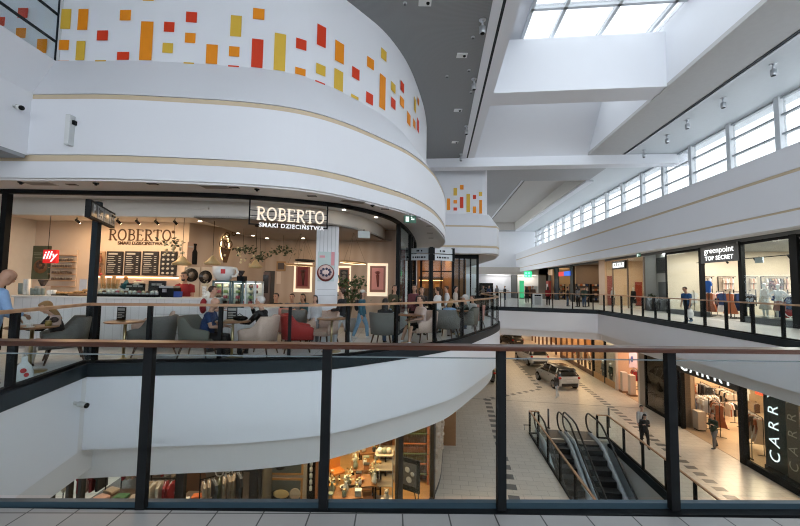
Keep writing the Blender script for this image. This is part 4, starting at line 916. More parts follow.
# ------------------------------------------------------------------ PEOPLE
def remesh(mb, vox, name, mat, parent, sm=0):
    ob = mb.build(name, mat, parent)
    md = ob.modifiers.new('r', 'REMESH'); md.mode = 'VOXEL'; md.voxel_size = vox; md.use_smooth_shade = True
    if sm:
        s_ = ob.modifiers.new('s', 'SMOOTH'); s_.iterations = sm; s_.factor = .5
    bpy.context.view_layer.update()
    me = bpy.data.meshes.new_from_object(ob.evaluated_get(bpy.context.evaluated_depsgraph_get()))
    old = ob.data; ob.modifiers.clear(); ob.data = me; me.name = name; bpy.data.meshes.remove(old)
    me.polygons.foreach_set('use_smooth', [True]*len(me.polygons)); return ob
def loft(mb, secs, n=16):
    # secs: (centre, xaxis, yaxis, rx, ry)
    vs = []
    for (c, a, b, rx, ry) in secs:
        for j in range(n): th = 2*PI*j/n; vs.append(c+a*rx*math.cos(th)+b*ry*math.sin(th))
    k = len(secs); fs = [(i*n+j, i*n+(j+1) % n, (i+1)*n+(j+1) % n, (i+1)*n+j) for i in range(k-1) for j in range(n)]+[tuple(range(n))[::-1], tuple(range((k-1)*n, k*n))]
    return mb.add(vs, fs, True)
SKIN = M('skin_light', (.50, .29, .20), .5, var=.05); SKIN2 = M('skin_tan', (.40, .22, .14), .5, var=.05)
HB = M('hair_brown', (.045, .022, .012), .55, var=.3, scale=60); HK = M('hair_black', (.010, .008, .008), .5, var=.3, scale=60); HBL = M('hair_blonde', (.27, .15, .05), .55, var=.3, scale=60); HG = M('hair_white', (.55, .53, .50), .6, var=.2, scale=60)
def cloth(name, c): return M('cloth_'+name, c, .8, var=.12, scale=30, bump=.15)
SHW = M('shoe_white', (.65, .65, .65), .5); SHB = M('shoe_black', (.015, .015, .015), .5)
EYEM = M('eye_dark', (.01, .01, .01), .2)
nz = lambda *a: Vector(a).normalized()
def person(label, loc, rz, sit=None, h=1.72, skin=SKIN, hair=('short', HB), top=None, sleeve='long', bottom=None, legs='long', shoes=SHB, lean=0.03, ua=None, fa=None, thigh=None, shin=None, headyaw=0, headpitch=0, vox=.011, female=False, group=None, skirt=False, extra=None, fat=1.0, mannequin=False, cat='person', name='person'):
    h *= .93; k = h/1.75; t = thing(name, label, cat, loc, rz, group)
    T = lambda v: Vector(v)*k
    X = Vector((1, 0, 0)); sp = Vector((0, math.sin(lean), math.cos(lean))); fwd = Vector((0, math.cos(lean), -math.sin(lean)))
    sw = .165 if female else .185
    pz = .475 if sit else .92
    P = Vector((0, 0, pz))
    ua = ua or ((-.12, .02, -1), (.12, .02, -1)); fa = fa or ((-.05, .25, -1), (.05, .25, -1))
    if sit: thigh = thigh or ((-.14, 1, -.05), (.14, 1, -.05)); shin = shin or ((0, .08, -1), (0, .12, -1))
    else: thigh = thigh or ((-.05, .06, -1), (.05, -.02, -1)); shin = shin or ((0, -.02, -1), (0, -.06, -1))
    sh = [P+sp*.47+X*s*sw for s in (-1, 1)]; el = [sh[i]+nz(*ua[i])*.28 for i in (0, 1)]; wr = [el[i]+nz(*fa[i])*.245 for i in (0, 1)]
    hp = [P+X*s*.088+Vector((0, 0, -.02)) for s in (-1, 1)]
    L1 = .425; L2 = .40
    kn = [hp[i]+nz(*thigh[i])*L1 for i in (0, 1)]; an = [kn[i]+nz(*shin[i])*L2 for i in (0, 1)]
    low = min(a.z for a in an)-.075
    dz = Vector((0, 0, -low)) if not sit else Vector((0, 0, 0))
    if not sit or True:
        P = P+dz; sh = [a+dz for a in sh]; el = [a+dz for a in el]; wr = [a+dz for a in wr]; hp = [a+dz for a in hp]; kn = [a+dz for a in kn]; an = [a+dz for a in an]
    hd = Matrix.Rotation(headyaw, 3, 'Z') @ Vector((0, math.cos(headpitch+lean*.5), -math.sin(headpitch+lean*.5))); hx = Matrix.Rotation(headyaw, 3, 'Z') @ X; hu = hx.cross(hd).normalized()
    NB = P+sp*.545; HC = NB+sp*.07+hu*.115+hd*.02
    F_ = fat
    def sec(c, a, b, rx, ry): return (T(c), a, b, rx*k, ry*k)
    wz = .78 if female else 1
    tor = [(0-.10, .11, .09), (-.04, .155, .115*F_), (.03, .16, .118*F_), (.16, .140*wz+.015, .095*F_*F_), (.30, .158*(1 if not female else .95), .112*F_), (.41, .165 if not female else .15, .10), (.475, .145 if not female else .13, .078), (.515, .085, .06)]
    mb = MB()
    secs = [sec(P+sp*d, X, fwd, rx, ry) for d, rx, ry in tor]+[sec(NB, X, fwd, .056, .055), sec(NB+sp*.05+hd*.01, hx, hd, .05, .053), sec(HC-hu*.10+hd*.012, hx, hd, .045, .066), sec(HC-hu*.06+hd*.01, hx, hd, .064, .084), sec(HC, hx, hd, .074, .093), sec(HC+hu*.05, hx, hd, .075, .097), sec(HC+hu*.085, hx, hd, .062, .08), sec(HC+hu*.11, hx, hd, .035, .045), sec(HC+hu*.118, hx, hd, .012, .015)]
    loft(mb, secs)
    rot = Matrix((hx, hd, hu)).transposed()
    mb.ell(T(HC+hd*.095-hu*.02), (.014*k, .022*k, .026*k), 8, 6, rot)              # nose
    mb.ell(T(HC+hd*.082-hu*.062), (.026*k, .012*k, .012*k), 8, 6, rot)              # lips
    mb.ell(T(HC+hd*.07-hu*.092), (.026*k, .02*k, .018*k), 8, 6, rot)               # chin
    for s in (-1, 1): mb.ell(T(HC+hx*s*.078-hu*.01-hd*.005), (.012*k, .02*k, .032*k), 8, 6, rot)
    for i in (0, 1):
        s = -1 if i == 0 else 1
        mb.tube([T(sh[i]-X*s*.05), T(sh[i]), T(sh[i].lerp(el[i], .5)), T(el[i]), T(el[i].lerp(wr[i], .35)), T(wr[i])], [a*k for a in (.06, .056, .047, .038, .039, .027)], 10)
        d = nz(*fa[i]); side = d.cross(Vector((0, 0, 1))); side = side.normalized() if side.length > .2 else X.copy()
        if abs(d.z) > .75: side = Vector((0, 1, 0)); side = (side-d*side.dot(d)).normalized()
        nrm = d.cross(side).normalized(); inn_ = nrm if nrm.x*(-s) > 0 or abs(nrm.x) < .2 and nrm.z < 0 else -nrm
        W0 = wr[i]; pc = W0+d*.05
        R3 = Matrix((side, inn_, d)).transposed(); mb.ell(T(pc), (.040*k, .018*k, .058*k), 10, 8, R3)
        for j in range(4):
            b0 = W0+d*.07+side*(-.030+.0205*j); ln = (.066, .076, .072, .056)[j] if s > 0 else (.056, .072, .076, .066)[j]
            p1 = b0+d*ln*.6+inn_*.006; p2 = p1+(d*.75+inn_*.65).normalized()*ln*.45; p3 = p2+(d*.3+inn_*.9).normalized()*ln*.3
            mb.tube([T(b0), T(p1), T(p2), T(p3)], [.0095*k, .009*k, .0085*k, .007*k], 7)
        tb = W0+d*.03+side*(.034 if side.y > 0 or side.z > 0 else -.034); sg = (tb-W0-d*.03).normalized()
        mb.tube([T(tb-sg*.012), T(tb+d*.03+sg*.016), T(tb+d*.058+sg*.014+inn_*.012)], [.013*k, .011*k, .008*k], 7)
        ft = Vector((0, 1, 0)); hv = nz(*shin[i]); 
        mb.tube([T(hp[i]+Vector((0, 0, .03))), T(hp[i]), T(hp[i].lerp(kn[i], .5)), T(kn[i]), T(kn[i].lerp(an[i], .3)), T(an[i])], [a*k for a in (.088, .09*F_**.5, .074, .054, .056, .036)], 12)
        mb.ell(T(an[i]+ft*.055+Vector((0, 0, -.045))), (.042*k, .12*k, .032*k), 10, 8)
        mb.ell(T(an[i]+Vector((0, -.01, -.02))), (.038*k, .045*k, .05*k), 10, 8)
    body = remesh(mb, vox, 'body', skin, t)
    if not mannequin:
        q = MB()
        for s in (-1, 1): q.ell(T(HC+hd*.087+hx*s*.031+hu*.012), (.013*k, .009*k, .008*k), 8, 6, rot)
        q.build('eyes', EYEM, t)
        q = MB()
        for s in (-1, 1): q.ell(T(HC+hd*.090+hx*s*.031+hu*.034), (.020*k, .006*k, .005*k), 8, 6, rot)
        q.build('eyebrows', hair[1] if hair[1] is not HG else HB, t)
    # garments
    g = .016
    if top:
        q = MB(); lo = -.10
        ss = [sec(P+sp*d, X, fwd, rx+g, ry+g) for d, rx, ry in tor if d > -.09]
        ss = [sec(P+sp*lo, X, fwd, .155+g, .118*F_+g)]+ss[:-1]+[sec(P+sp*.512, X, fwd, .092, .072), sec(P+sp*.53, X, fwd, .07, .066)]
        loft(q, ss)
        for i in (0, 1):
            s = -1 if i == 0 else 1
            if sleeve == 'long': q.tube([T(sh[i]-X*s*.06), T(sh[i]), T(sh[i].lerp(el[i], .5)), T(el[i]), T(el[i].lerp(wr[i], .5)), T(el[i].lerp(wr[i], .93))], [a*k for a in (.075, .072, .062, .054, .050, .042)], 10)
            elif sleeve == 'short': q.tube([T(sh[i]-X*s*.06), T(sh[i]), T(sh[i].lerp(el[i], .65))], [a*k for a in (.075, .074, .070)], 10)
        remesh(q, .014, 'shirt' if sleeve != 'long' else 'jacket', top, t, 1)
    if bottom:
        q = MB(); fr_ = .62 if legs == 'short' else .93
        loft(q, [sec(P+sp*d, X, fwd, rx, ry) for d, rx, ry in ((-.12, .12, .10), (-.06, .168, .128*F_), (.02, .172, .130*F_), (.10, .160, .115*F_))])
        if skirt:
            loft(q, [sec(P+Vector((0, 0, d)), X, Vector((0, 1, 0)), rx, ry) for d, rx, ry in ((.06, .15, .12), (-.1, .19, .15), (-.5, .26, .22), (-.52, .25, .21))])
        else:
            for i in (0, 1):
                if legs == 'short': q.tube([T(hp[i]+Vector((0, 0, .02))), T(hp[i].lerp(kn[i], .3)), T(hp[i].lerp(kn[i], .92))], [a*k for a in (.1, .1, .088)], 12)
                else: q.tube([T(hp[i]+Vector((0, 0, .02))), T(hp[i].lerp(kn[i], .45)), T(kn[i]), T(kn[i].lerp(an[i], .35)), T(kn[i].lerp(an[i], .98))], [a*k for a in (.1, .09, .070, .070, .058)], 12)
        remesh(q, .014, 'skirt' if skirt else ('shorts' if legs == 'short' else 'trousers'), bottom, t, 1)
    if shoes:
        for i in (0, 1):
            q = MB(); c = an[i]; q.ell(T(c+Vector((0, .06, -.042))), (.05*k, .135*k, .04*k), 12, 8).ell(T(c+Vector((0, -.01, -.02))), (.046*k, .055*k, .055*k), 10, 8)
            q.v = [(a, b, max(c_, .001)) for a, b, c_ in q.v]; q.build('shoe', shoes, t)
    st, hm = hair
    if st != 'bald' and not mannequin:
        q = MB(); q.ell(T(HC-hd*.030+hu*.030), (.088*k, .095*k, .098*k), 16, 12, rot)
        q.ell(T(HC+hu*.088+hd*.012), (.066*k, .075*k, .038*k), 14, 8, rot)
        if st in ('long', 'bob'):
            ln = .30 if st == 'long' else .16
            loft(q, [(T(HC+hu*.05-hd*.03), hx, hd, .088*k, .08*k), (T(HC-hu*.05-hd*.045), hx, hd, .096*k, .066*k), (T(HC-hu*(.05+ln*.5)-hd*.065), hx, hd, .10*k, .05*k), (T(HC-hu*(.05+ln)-hd*.07), hx, hd, .07*k, .03*k)], 14)
        if st == 'pony': q.tube([T(HC+hu*.05-hd*.11), T(HC+hu*.02-hd*.16), T(HC-hu*.10-hd*.155), T(HC-hu*.22-hd*.13)], [.03*k, .038*k, .034*k, .012*k], 10)
        if st == 'bun': q.ell(T(HC+hu*.10-hd*.07), (.045*k, .045*k, .045*k), 10, 8)
        remesh(q, .011, 'hair', hm, t)
    if st == 'cap_': pass
    J = dict(P=T(P), sh=[T(a) for a in sh], el=[T(a) for a in el], wr=[T(a) for a in wr], HC=T(HC), hd=hd, hx=hx, hu=hu, sp=sp, fwd=fwd, k=k, t=t, rot=rot, an=[T(a) for a in an])
    if extra: extra(J)
    return t
def backpack(mat):
    def f(J):
        q = MB(); c = J['P']+J['sp']*.30*J['k']-J['fwd']*.19*J['k']; R3 = Matrix((Vector((1, 0, 0)), J['fwd'], J['sp'])).transposed(); q.ell(c, (.15*J['k'], .09*J['k'], .21*J['k']), 14, 10, R3); q.build('backpack', mat, J['t'])
    return f
def beard(mat):
    def f(J):
        q = MB(); k = J['k']; q.ell(J['HC']+(J['hd']*.062-J['hu']*.085)*k, (.05*k, .035*k, .036*k), 10, 8, J['rot']); q.build('beard', mat, J['t'])
    return f
def hat(mat):
    def f(J):
        k = J['k']; q = MB(); q.ell(J['HC']+(J['hu']*.075-J['hd']*.02)*k, (.098*k, .108*k, .075*k), 14, 8, J['rot']); q.ell(J['HC']+(J['hu']*.05+J['hd']*.09)*k, (.08*k, .08*k, .012*k), 12, 6, J['rot']); q.build('hat', mat, J['t'])
    return f
def carry_bag(mat, side=1):
    def f(J):
        k = J['k']; w = J['wr'][side]+Vector((0, 0, -.09*k)); q = MB(); q.tube([w+Vector((0, -.08, -.12)), w, w+Vector((0, .08, -.12))], .008, 6); q.build('bag_handle', mat, J['t']); q = MB(); loft(q, [(w+Vector((0, 0, -.10)), Vector((1, 0, 0)), Vector((0, 1, 0)), .05, .12), (w+Vector((0, 0, -.25)), Vector((1, 0, 0)), Vector((0, 1, 0)), .09, .17), (w+Vector((0, 0, -.44)), Vector((1, 0, 0)), Vector((0, 1, 0)), .08, .15), (w+Vector((0, 0, -.47)), Vector((1, 0, 0)), Vector((0, 1, 0)), .03, .08)], 12); q.build('bag', mat, J['t'])
    return f
# ------------------------------------------------------------------ FURNITURE
LEGW = M('walnut_leg', (.07, .035, .02), .4); BRASS = M('brass', (.42, .33, .18), .3, .85); TOPW = wave_mat('table_oak', (.30, .15, .07), (.24, .11, .05), 1.5, .35, 'X', .05, 5)
def velvet(n, c): return M('velvet_'+n, c, .75, var=.15, scale=25, bump=.1)
GREYV = velvet('grey', (.145, .14, .125)); BEIGEV = velvet('beige', (.50, .36, .29)); REDV = velvet('red', (.30, .018, .014)); PINKV = velvet('pink', (.52, .22, .18)); OLIVE = velvet('olive', (.115, .112, .09))
def chair_meshes():
    U_ = smooth_path([(-.31, .30), (-.33, .05), (-.29, -.20), (-.16, -.31), (0, -.335), (.16, -.31), (.29, -.20), (.33, .05), (.31, .30)], 4)
    n = len(U_); s = MB(); vs = []
    for i, (x, y) in enumerate(U_):
        t_ = abs(2*i/(n-1)-1); hgt = .83 if t_ < .58 else .83-.23*min(1, (t_-.58)/.14)**.8
        hgt -= .05*max(0, (t_-.8)/.2)
        d = Vector((x, y+.02, 0)).normalized(); fl = .05*(hgt-.3)/.5
        o = Vector((x, y, 0))
        vs += [o+Vector((0, 0, .29)), o+d*fl+Vector((0, 0, hgt-.02)), o+d*(fl-.03)+Vector((0, 0, hgt)), o+d*(fl-.075)+Vector((0, 0, hgt-.02)), o-d*.075+Vector((0, 0, .29))]
    fs = [(i*5+j, i*5+(j+1) % 5, (i+1)*5+(j+1) % 5, (i+1)*5+j) for i in range(n-1) for j in range(5)]+[tuple(range(5)), tuple(range((n-1)*5, n*5))[::-1]]
    s.add(vs, fs, True)
    seat = MB(); pts = [(x*.78, y*.80+.02) for x, y in U_]+[(.24, .33), (-.24, .33)]
    seat.prism(pts, .27, .36); c = MB(); 
    pts2 = [(x*.97, y*.97) for x, y in pts]; seat.prism(pts2, .36, .39)
    return s, seat
def make_chair(mat, label, loc, rz, group):
    t = thing('armchair', label, 'armchair', loc, rz, group); s, seat = chair_meshes()
    s.build('backrest', mat, t); seat.build('seat', mat, t)
    for sx in (-1, 1):
        for sy in (-1, 1): MB().tube([(sx*.20, sy*.20-.02, .29), (sx*.27, sy*.27-.02, 0)], [.026, .014], 8).build('leg', LEGW, t)
    return t
PROTO = {}
def chair(mat, label, x, y, rz, group='velvet armchairs on the cafe terrace'):
    """rz: direction the sitter faces, degrees from +X"""
    p = PZ(x, y, 0) if group is not None else Vector((x, y, 0)); a = math.radians(rz)-PI/2
    if mat.name in PROTO: return dup(PROTO[mat.name], (p.x, p.y, 0), a, label, group)
    PROTO[mat.name] = make_chair(mat, label, (p.x, p.y, 0), a, group); return PROTO[mat.name]
tb0 = None
def table(label, x, y, r=.33, loc=None):
    global tb0
    p = loc or PZ(x, y, 0)
    if tb0 is None:
        tb0 = thing('bistro_table', label, 'table', (p.x, p.y, 0), 0, 'round bistro tables on the terrace')
        MB().lathe([(.31, .715), (.33, .725), (.33, .74), (.325, .745)], 32).build('tabletop', TOPW, tb0); MB().tube([(0, 0, .03), (0, 0, .715)], .026, 12).build('pole', BRASS, tb0)
        MB().lathe([(.22, 0), (.22, .012), (.06, .03), (.03, .06)], 24).build('base', BRASS, tb0); MB().lathe([(.03, .68), (.10, .713)], 16).build('collar', BRASS, tb0); return tb0
    return dup(tb0, (p.x, p.y, 0), 0, label)
TZ = .746
T1 = table('round oak bistro table with a small menu holder by the signpost', 123, 360.5)
T2 = table('round oak bistro table between the two seated older men', 231.5, 358.2)
T3 = table('round oak bistro table right of the red armchair', 331, 351.4)
T4 = table('round oak bistro table before the seated person in shorts', 409, 343)
T0 = table('round oak bistro table beside the seated blonde person', 0, 0, loc=Vector((-6.05, 6.0, 0)))
T5 = table('round oak bistro table near the curved end of the terrace', 458, 334)
# menu holders and cups on tables
def on_table(t, dx, dy, dz=TZ): return (t.location.x+dx, t.location.y+dy, dz)
def menu_holder(label, loc, rz=0):
    t = thing('menu_holder', label, 'menu', loc, rz); MB().box(-.10, .10, -.012, .012, .0, .02).build('base', BRASS, t)
    MB().oprism(Vector((0, 0, 0)), X1, Y1, ZV, [(-.10, .02), (.10, .02), (.10, .26), (-.10, .26)], -.006, .006).build('card', MBLK, t)
    q = MB(); q.box(-.08, .08, -.009, -.006, .19, .24)
    for k in range(4): q.box(-.08, -.08+.10+.05*(k % 2), -.009, -.006, .05+.032*k, .065+.032*k)
    q.build('print', CHALK, t)
menu_holder('small black menu card standing on the table by the signpost', on_table(T1, -.12, .05), -.2)
menu_holder('small black menu card standing on the table between the two older men', on_table(T2, -.08, .12), .1)
c_ = on_table(T2, .12, .0); t = thing('handbag', 'black bag lying on the table between the two older men', 'bag', c_); MB().ell((.02, 0, .05), (.16, .09, .05), 12, 8).build('body', BLACK, t); MB().tube([(-.08, 0, .08), (0, .02, .14), (.1, 0, .08)], .008, 6).build('strap', BLACK, t)
cup_p = None
def cup(label, loc):
    global cup_p
    if cup_p is None:
        cup_p = thing('coffee_cup', label, 'cup', loc); MB().lathe([(.065, 0), (.07, .008)], 16).build('saucer', CUPW, cup_p); MB().lathe([(.022, .009), (.04, .06), (.036, .06), (.02, .015)], 14).build('bowl', CUPW, cup_p); MB().tube([(.038, 0, .05), (.06, 0, .045), (.055, 0, .025), (.033, 0, .025)], .005, 6).build('handle', CUPW, cup_p); return cup_p
    return dup(cup_p, loc, None, label)
cup('white coffee cup on the table before the seated blonde person', on_table(T0, .10, -.16)); cup('white cup at the edge of the table between the two older men', on_table(T2, -.22, -.08)); cup('white cup on the table before the person in shorts', on_table(T4, -.1, .1))
t = thing('glass_jar', 'small yellow glass jar on the table before the seated blonde person', 'jar', on_table(T0, .20, .06)); MB().lathe([(.04, 0), (.045, .05), (.035, .08)], 14).build('body', M('honey_glass', (.35, .25, .08), .2), t); MB().lathe([(.037, .08), (.037, .095)], 12).build('lid', BRASS, t)
t = thing('menu_card', 'folded menu card standing on the table of the seated blonde person', 'menu', on_table(T0, .16, .22), .5); MB().oprism(Vector((0, 0, 0)), Y1, X1, ZV, [(-.05, 0), (.05, 0), (.0, .16)], -.07, .07).build('card', M('card_pink', (.5, .35, .3)), t); MB().ell((0, -.055, .09), (.06, .008, .05), 8, 6).build('print', M('topping', (.06, .03, .02)), t)
# chairs
ch = {}
ch['w'] = chair(GREYV, 'grey velvet armchair of the seated blonde person beside the signpost', 62, 361.5, 226)
ch['2'] = chair(GREYV, 'empty grey velvet armchair right of the table with the menu holder', 153, 357, 172)
ch['3'] = chair(BEIGEV, 'empty beige armchair behind the empty grey one near the counter', 154, 347, 255)
ch['4'] = chair(OLIVE, 'olive grey armchair of the bald seated person in navy', 198, 357, 8)
ch['5'] = chair(BEIGEV, 'beige armchair of the white haired person in black', 259, 355, 176)
ch['6'] = chair(REDV, 'red velvet armchair with its back to the beige one', 297, 351, 20)
ch['7'] = chair(PINKV, 'pink armchair standing behind the red armchair', 283, 341, 330)
ch['8'] = chair(GREYV, 'empty grey armchair between the red chair and the column', 296, 340, 80)
ch['9'] = chair(BEIGEV, 'beige armchair at the table in front of the column', 323, 345.5, 250)
ch['10'] = chair(GREYV, 'grey armchair seen from behind with a dark haired sitter', 384, 345, 75)
ch['11'] = chair(BEIGEV, 'beige armchair of the seated person in pink shirt', 423, 342, 205)
ch['12'] = chair(GREYV, 'grey armchair under the person with light blue jacket', 447, 338, 60)
ch['13'] = chair(OLIVE, 'olive grey armchair of the white haired sitter in dark green', 467, 333, 165)
ch['14'] = chair(PINKV, 'pink armchair near the curved end of the terrace', 474, 328, 200)
for i, (x, y, r) in enumerate(((276, 333, 260), (292, 332, 275), (304, 331, 265))):
    ch['b%d' % i] = chair(GREYV, ['grey armchair at the back wall, first from the display fridge', 'grey armchair at the back wall, second from the display fridge', 'grey armchair at the back wall, closest to the column'][i], x, y, r)
def seat_on(c, off=.06):
    a = c.rotation_euler.z; d = Vector((-math.sin(a), math.cos(a), 0)); return Vector(c.location)+d*off, a
def sitter(c, label, off=.04, turn=0, **kw):
    p, a = seat_on(c, off); return person(label, p, a+turn, sit=.56, **kw)
# ------------------------------------------------------------------ PEOPLE IN THE CAFE
BLKC = cloth('black', (.012, .012, .014)); NAVY = cloth('navy', (.012, .035, .11)); LBLUE = cloth('light_blue', (.22, .36, .58)); WHT = cloth('white', (.62, .62, .62)); CREAMC = cloth('cream', (.50, .43, .36)); REDC = cloth('red', (.26, .012, .016)); JEAN = cloth('jeans', (.045, .075, .13)); LJEAN = cloth('light_jeans', (.18, .32, .45)); GREYC = cloth('grey', (.14, .14, .15)); GREENC = cloth('dark_green', (.02, .04, .03)); PINKC = cloth('pale_pink', (.66, .50, .45)); TEALC2 = cloth('teal', (.03, .10, .14)); BROWNC = cloth('brown', (.10, .05, .03)); LGREY = cloth('light_grey', (.45, .45, .46))
person('balding person in light blue shirt standing at the left edge behind the rail', (-5.84, 5.15, 0), math.radians(-25), h=1.80, hair=('bald', HB), top=LBLUE, bottom=JEAN, lean=.16, headpitch=.45, ua=((-.15, .2, -1), (.15, .25, -1)), fa=((.1, .5, -.3), (-.3, .5, -.2)), vox=.008, fat=1.15, skin=SKIN2)
sitter(ch['w'], 'blonde person in black top and cream trousers seated beside the signpost', turn=.1, h=1.66, hair=('long', HBL), top=BLKC, bottom=CREAMC, shoes=M('boot_brown', (.12, .07, .04)), lean=.30, headpitch=.4, ua=((-.25, .7, -.7), (.25, .6, -.8)), fa=((.1, .9, .1), (-.15, 1, .1)), vox=.008, female=True)
c = PY(185, 290, 9.75); person('barista in dark red shirt standing behind the long counter', (c.x, 9.75, 0), PI, h=1.90, hair=('short', HK), top=REDC, sleeve='short', bottom=BLKC, ua=((-.15, .1, -1), (.15, .1, -1)), fa=((.1, .9, -.5), (-.1, .9, -.5)), headpitch=.15, vox=.010, extra=beard(HK))
c = PY(211, 300, 8.0); person('boy in white shirt with a red backpack standing at the counter', (c.x, 8.0, 0), math.radians(-70), h=1.52, hair=('short', HB), top=WHT, sleeve='short', bottom=JEAN, ua=((-.12, .25, -1), (.12, .25, -1)), fa=((0, .9, .1), (0, .9, 0)), vox=.010, extra=backpack(REDC))
sitter(ch['4'], 'bald person in navy polo shirt seated at the table facing right', off=.13, h=1.72, hair=('bald', HB), top=NAVY, sleeve='short', bottom=BLKC, lean=.16, headpitch=.25, ua=((-.1, .3, -.9), (.15, .35, -.9)), fa=((.25, .9, -.02), (-.3, .9, .0)), vox=.008, fat=1.2, shoes=SHB, skin=SKIN)
def cane(J): pass
sitter(ch['5'], 'white haired person in black jacket resting chin on a hand', off=-.07, h=1.76, hair=('short', HG), top=BLKC, bottom=BLKC, lean=.1, headpitch=.1, ua=((-.1, .55, -.6), (.15, .75, -.35)), fa=((.2, .9, .0), (-.55, .15, .95)), vox=.008, fat=1.05)
for c_, lab, kw in ((ch['b0'], 'person in black seated at the back wall near the fridge', dict(hair=('short', HK), top=BLKC, bottom=JEAN)), (ch['b1'], 'person in grey top seated in the middle of the back group', dict(hair=('short', HB), top=GREYC, bottom=BLKC, lean=.2)), (ch['b2'], 'person in dark teal seated in the back group by the column', dict(hair=('bob', HK), top=TEALC2, bottom=BLKC, lean=.25, female=True))):
    sitter(c_, lab, vox=.014, ua=((-.15, .5, -.9), (.15, .5, -.9)), fa=((.2, .8, .3), (-.2, .8, .3)), **kw)
c = PZ(337, 340, 0); person('dark haired person in black jacket and pale trousers standing before the column', (c.x+.25, c.y-.75, 0), math.radians(75), h=1.52, hair=('short', HB), top=BLKC, bottom=LGREY, shoes=SHW, thigh=((-.05, .38, -1), (.05, -.3, -1)), shin=((0, .1, -1), (0, -.35, -1)), vox=.009, ua=((-.15, .2, -1), (.15, .25, -1)), fa=((.1, .8, -.1), (-.1, .8, 0)))
c = PZ(329, 336, 0); person('short dark haired child in pale shirt beside the column', (c.x-.1, c.y-1.4, 0), math.radians(170), h=1.3, hair=('bob', HK), top=LGREY, bottom=GREYC, vox=.012, shoes=SHW)
c = PZ(361, 338.5, 0); person('person in pale cap and light jeans walking with a black backpack', (c.x, c.y, 0), math.radians(-105), h=1.46, hair=('long', HB), top=TEALC2, bottom=LJEAN, shoes=SHW, thigh=((-.05, .42, -1), (.05, -.30, -1)), shin=((0, .1, -1), (0, -.4, -1)), vox=.009, female=True, extra=lambda J: (backpack(BLKC)(J), hat(M('cap_pale', (.6, .58, .55)))(J)))
sitter(ch['10'], 'black haired person in black seated with back to the railing', h=1.66, hair=('long', HK), top=BLKC, bottom=JEAN, vox=.012, female=True)
c = PZ(397, 335, 0); person('brown haired person in dark patterned top standing by the glass corner', (c.x-.1, c.y, 0), math.radians(200), h=1.60, hair=('long', HB), top=cloth('olive_pattern', (.05, .045, .02)), bottom=LJEAN, vox=.012, female=True, ua=((-.2, .2, -1), (.2, .2, -1)), fa=((.3, .8, .5), (-.3, .8, .5)))
c = PZ(414, 333, 0); person('person in dark red patterned top standing left of the direction signpost', (c.x, c.y, 0), math.radians(170), h=1.62, hair=('bob', HB), top=cloth('wine', (.12, .03, .04)), bottom=BLKC, vox=.012, female=True)
c = PZ(421, 335, 0); person('long haired person in black holding something beside the signpost', (c.x, c.y, 0), math.radians(195), h=1.55, hair=('long', HB), top=BLKC, bottom=BLKC, vox=.012, female=True, fa=((.3, .8, .4), (-.3, .8, .4)))
sitter(ch['11'], 'person in pink shirt and black shorts with bare legs seated at a table', h=1.76, hair=('short', HB), top=PINKC, sleeve='short', bottom=BLKC, legs='short', shoes=SHW, vox=.008, lean=.05, ua=((-.15, .3, -1), (.2, .3, -1)), fa=((.25, .9, -.1), (-.3, .8, -.1)), shin=((-.05, .15, -1), (.1, .3, -1)))
c = PZ(438, 333, 0); person('person with brown ponytail in white top standing behind the grey armchair', (c.x, c.y, 0), math.radians(60), h=1.56, hair=('pony', HB), top=WHT, sleeve='short', bottom=LJEAN, vox=.010, female=True, ua=((-.2, .3, -1), (.2, .3, -1)), fa=((.1, 1, .1), (-.1, 1, .1)))
sitter(ch['12'], 'person in light blue jacket seated in the grey armchair', h=1.66, hair=('bob', HBL), top=LBLUE, bottom=LGREY, lean=.35, vox=.010, female=True, headpitch=.35)
sitter(ch['13'], 'white haired person in dark green jacket and grey trousers seated near the terrace end', h=1.72, hair=('short', HG), top=GREENC, bottom=GREYC, vox=.010, fat=1.1, ua=((-.15, .4, -.9), (.15, .4, -.9)), fa=((.2, .9, .1), (-.2, .9, .1)), extra=hat(M('cap_pale', (.6, .58, .55))))
sitter(ch['14'], 'person in pale top seated in the pink armchair at the terrace end', h=1.66, hair=('short', HB), top=LGREY, bottom=JEAN, vox=.012)
c = PZ(447, 325, 0); person('person in white shirt standing before the amber lit shop', (c.x, c.y, 0), math.radians(80), h=1.60, hair=('short', HB), top=WHT, bottom=GREYC, vox=.014)
c = PZ(455, 322, 0); person('person in cream shirt standing in the black framed shop doorway', (c.x, c.y, 0), math.radians(250), h=1.60, hair=('short', HK), top=CREAMC, bottom=BLKC, vox=.014)
# bag on the floor by the left rail
c = PZ(24, 383, 0); t = thing('shopping_bag', 'white bag with red strawberry print standing by the left rail', 'bag', (c.x-.12, c.y+.10, 0), .7); t.scale = (.72, .72, .80)
q = MB(); loft(q, [(Vector((0, 0, 0)), X1, Y1, .15, .07), (Vector((0, 0, .05)), X1, Y1, .17, .08), (Vector((0, 0, .25)), X1, Y1, .13, .05), (Vector((0, 0, .36)), X1, Y1, .05, .03), (Vector((0, 0, .45)), X1, Y1, .05, .025)], 14); q.build('body', M('bag_white', (.65, .64, .62)), t)
MB().ell((0, -.066, .2), (.05, .02, .045), 10, 8).ell((.05, -.075, .12), (.04, .015, .04), 10, 8).build('strawberry_print', RED_, t); MB().tube([(-.03, 0, .45), (-.02, 0, .56), (.03, 0, .45)], .006, 6).build('handle', M('bag_white', (.65, .64, .62)), t)
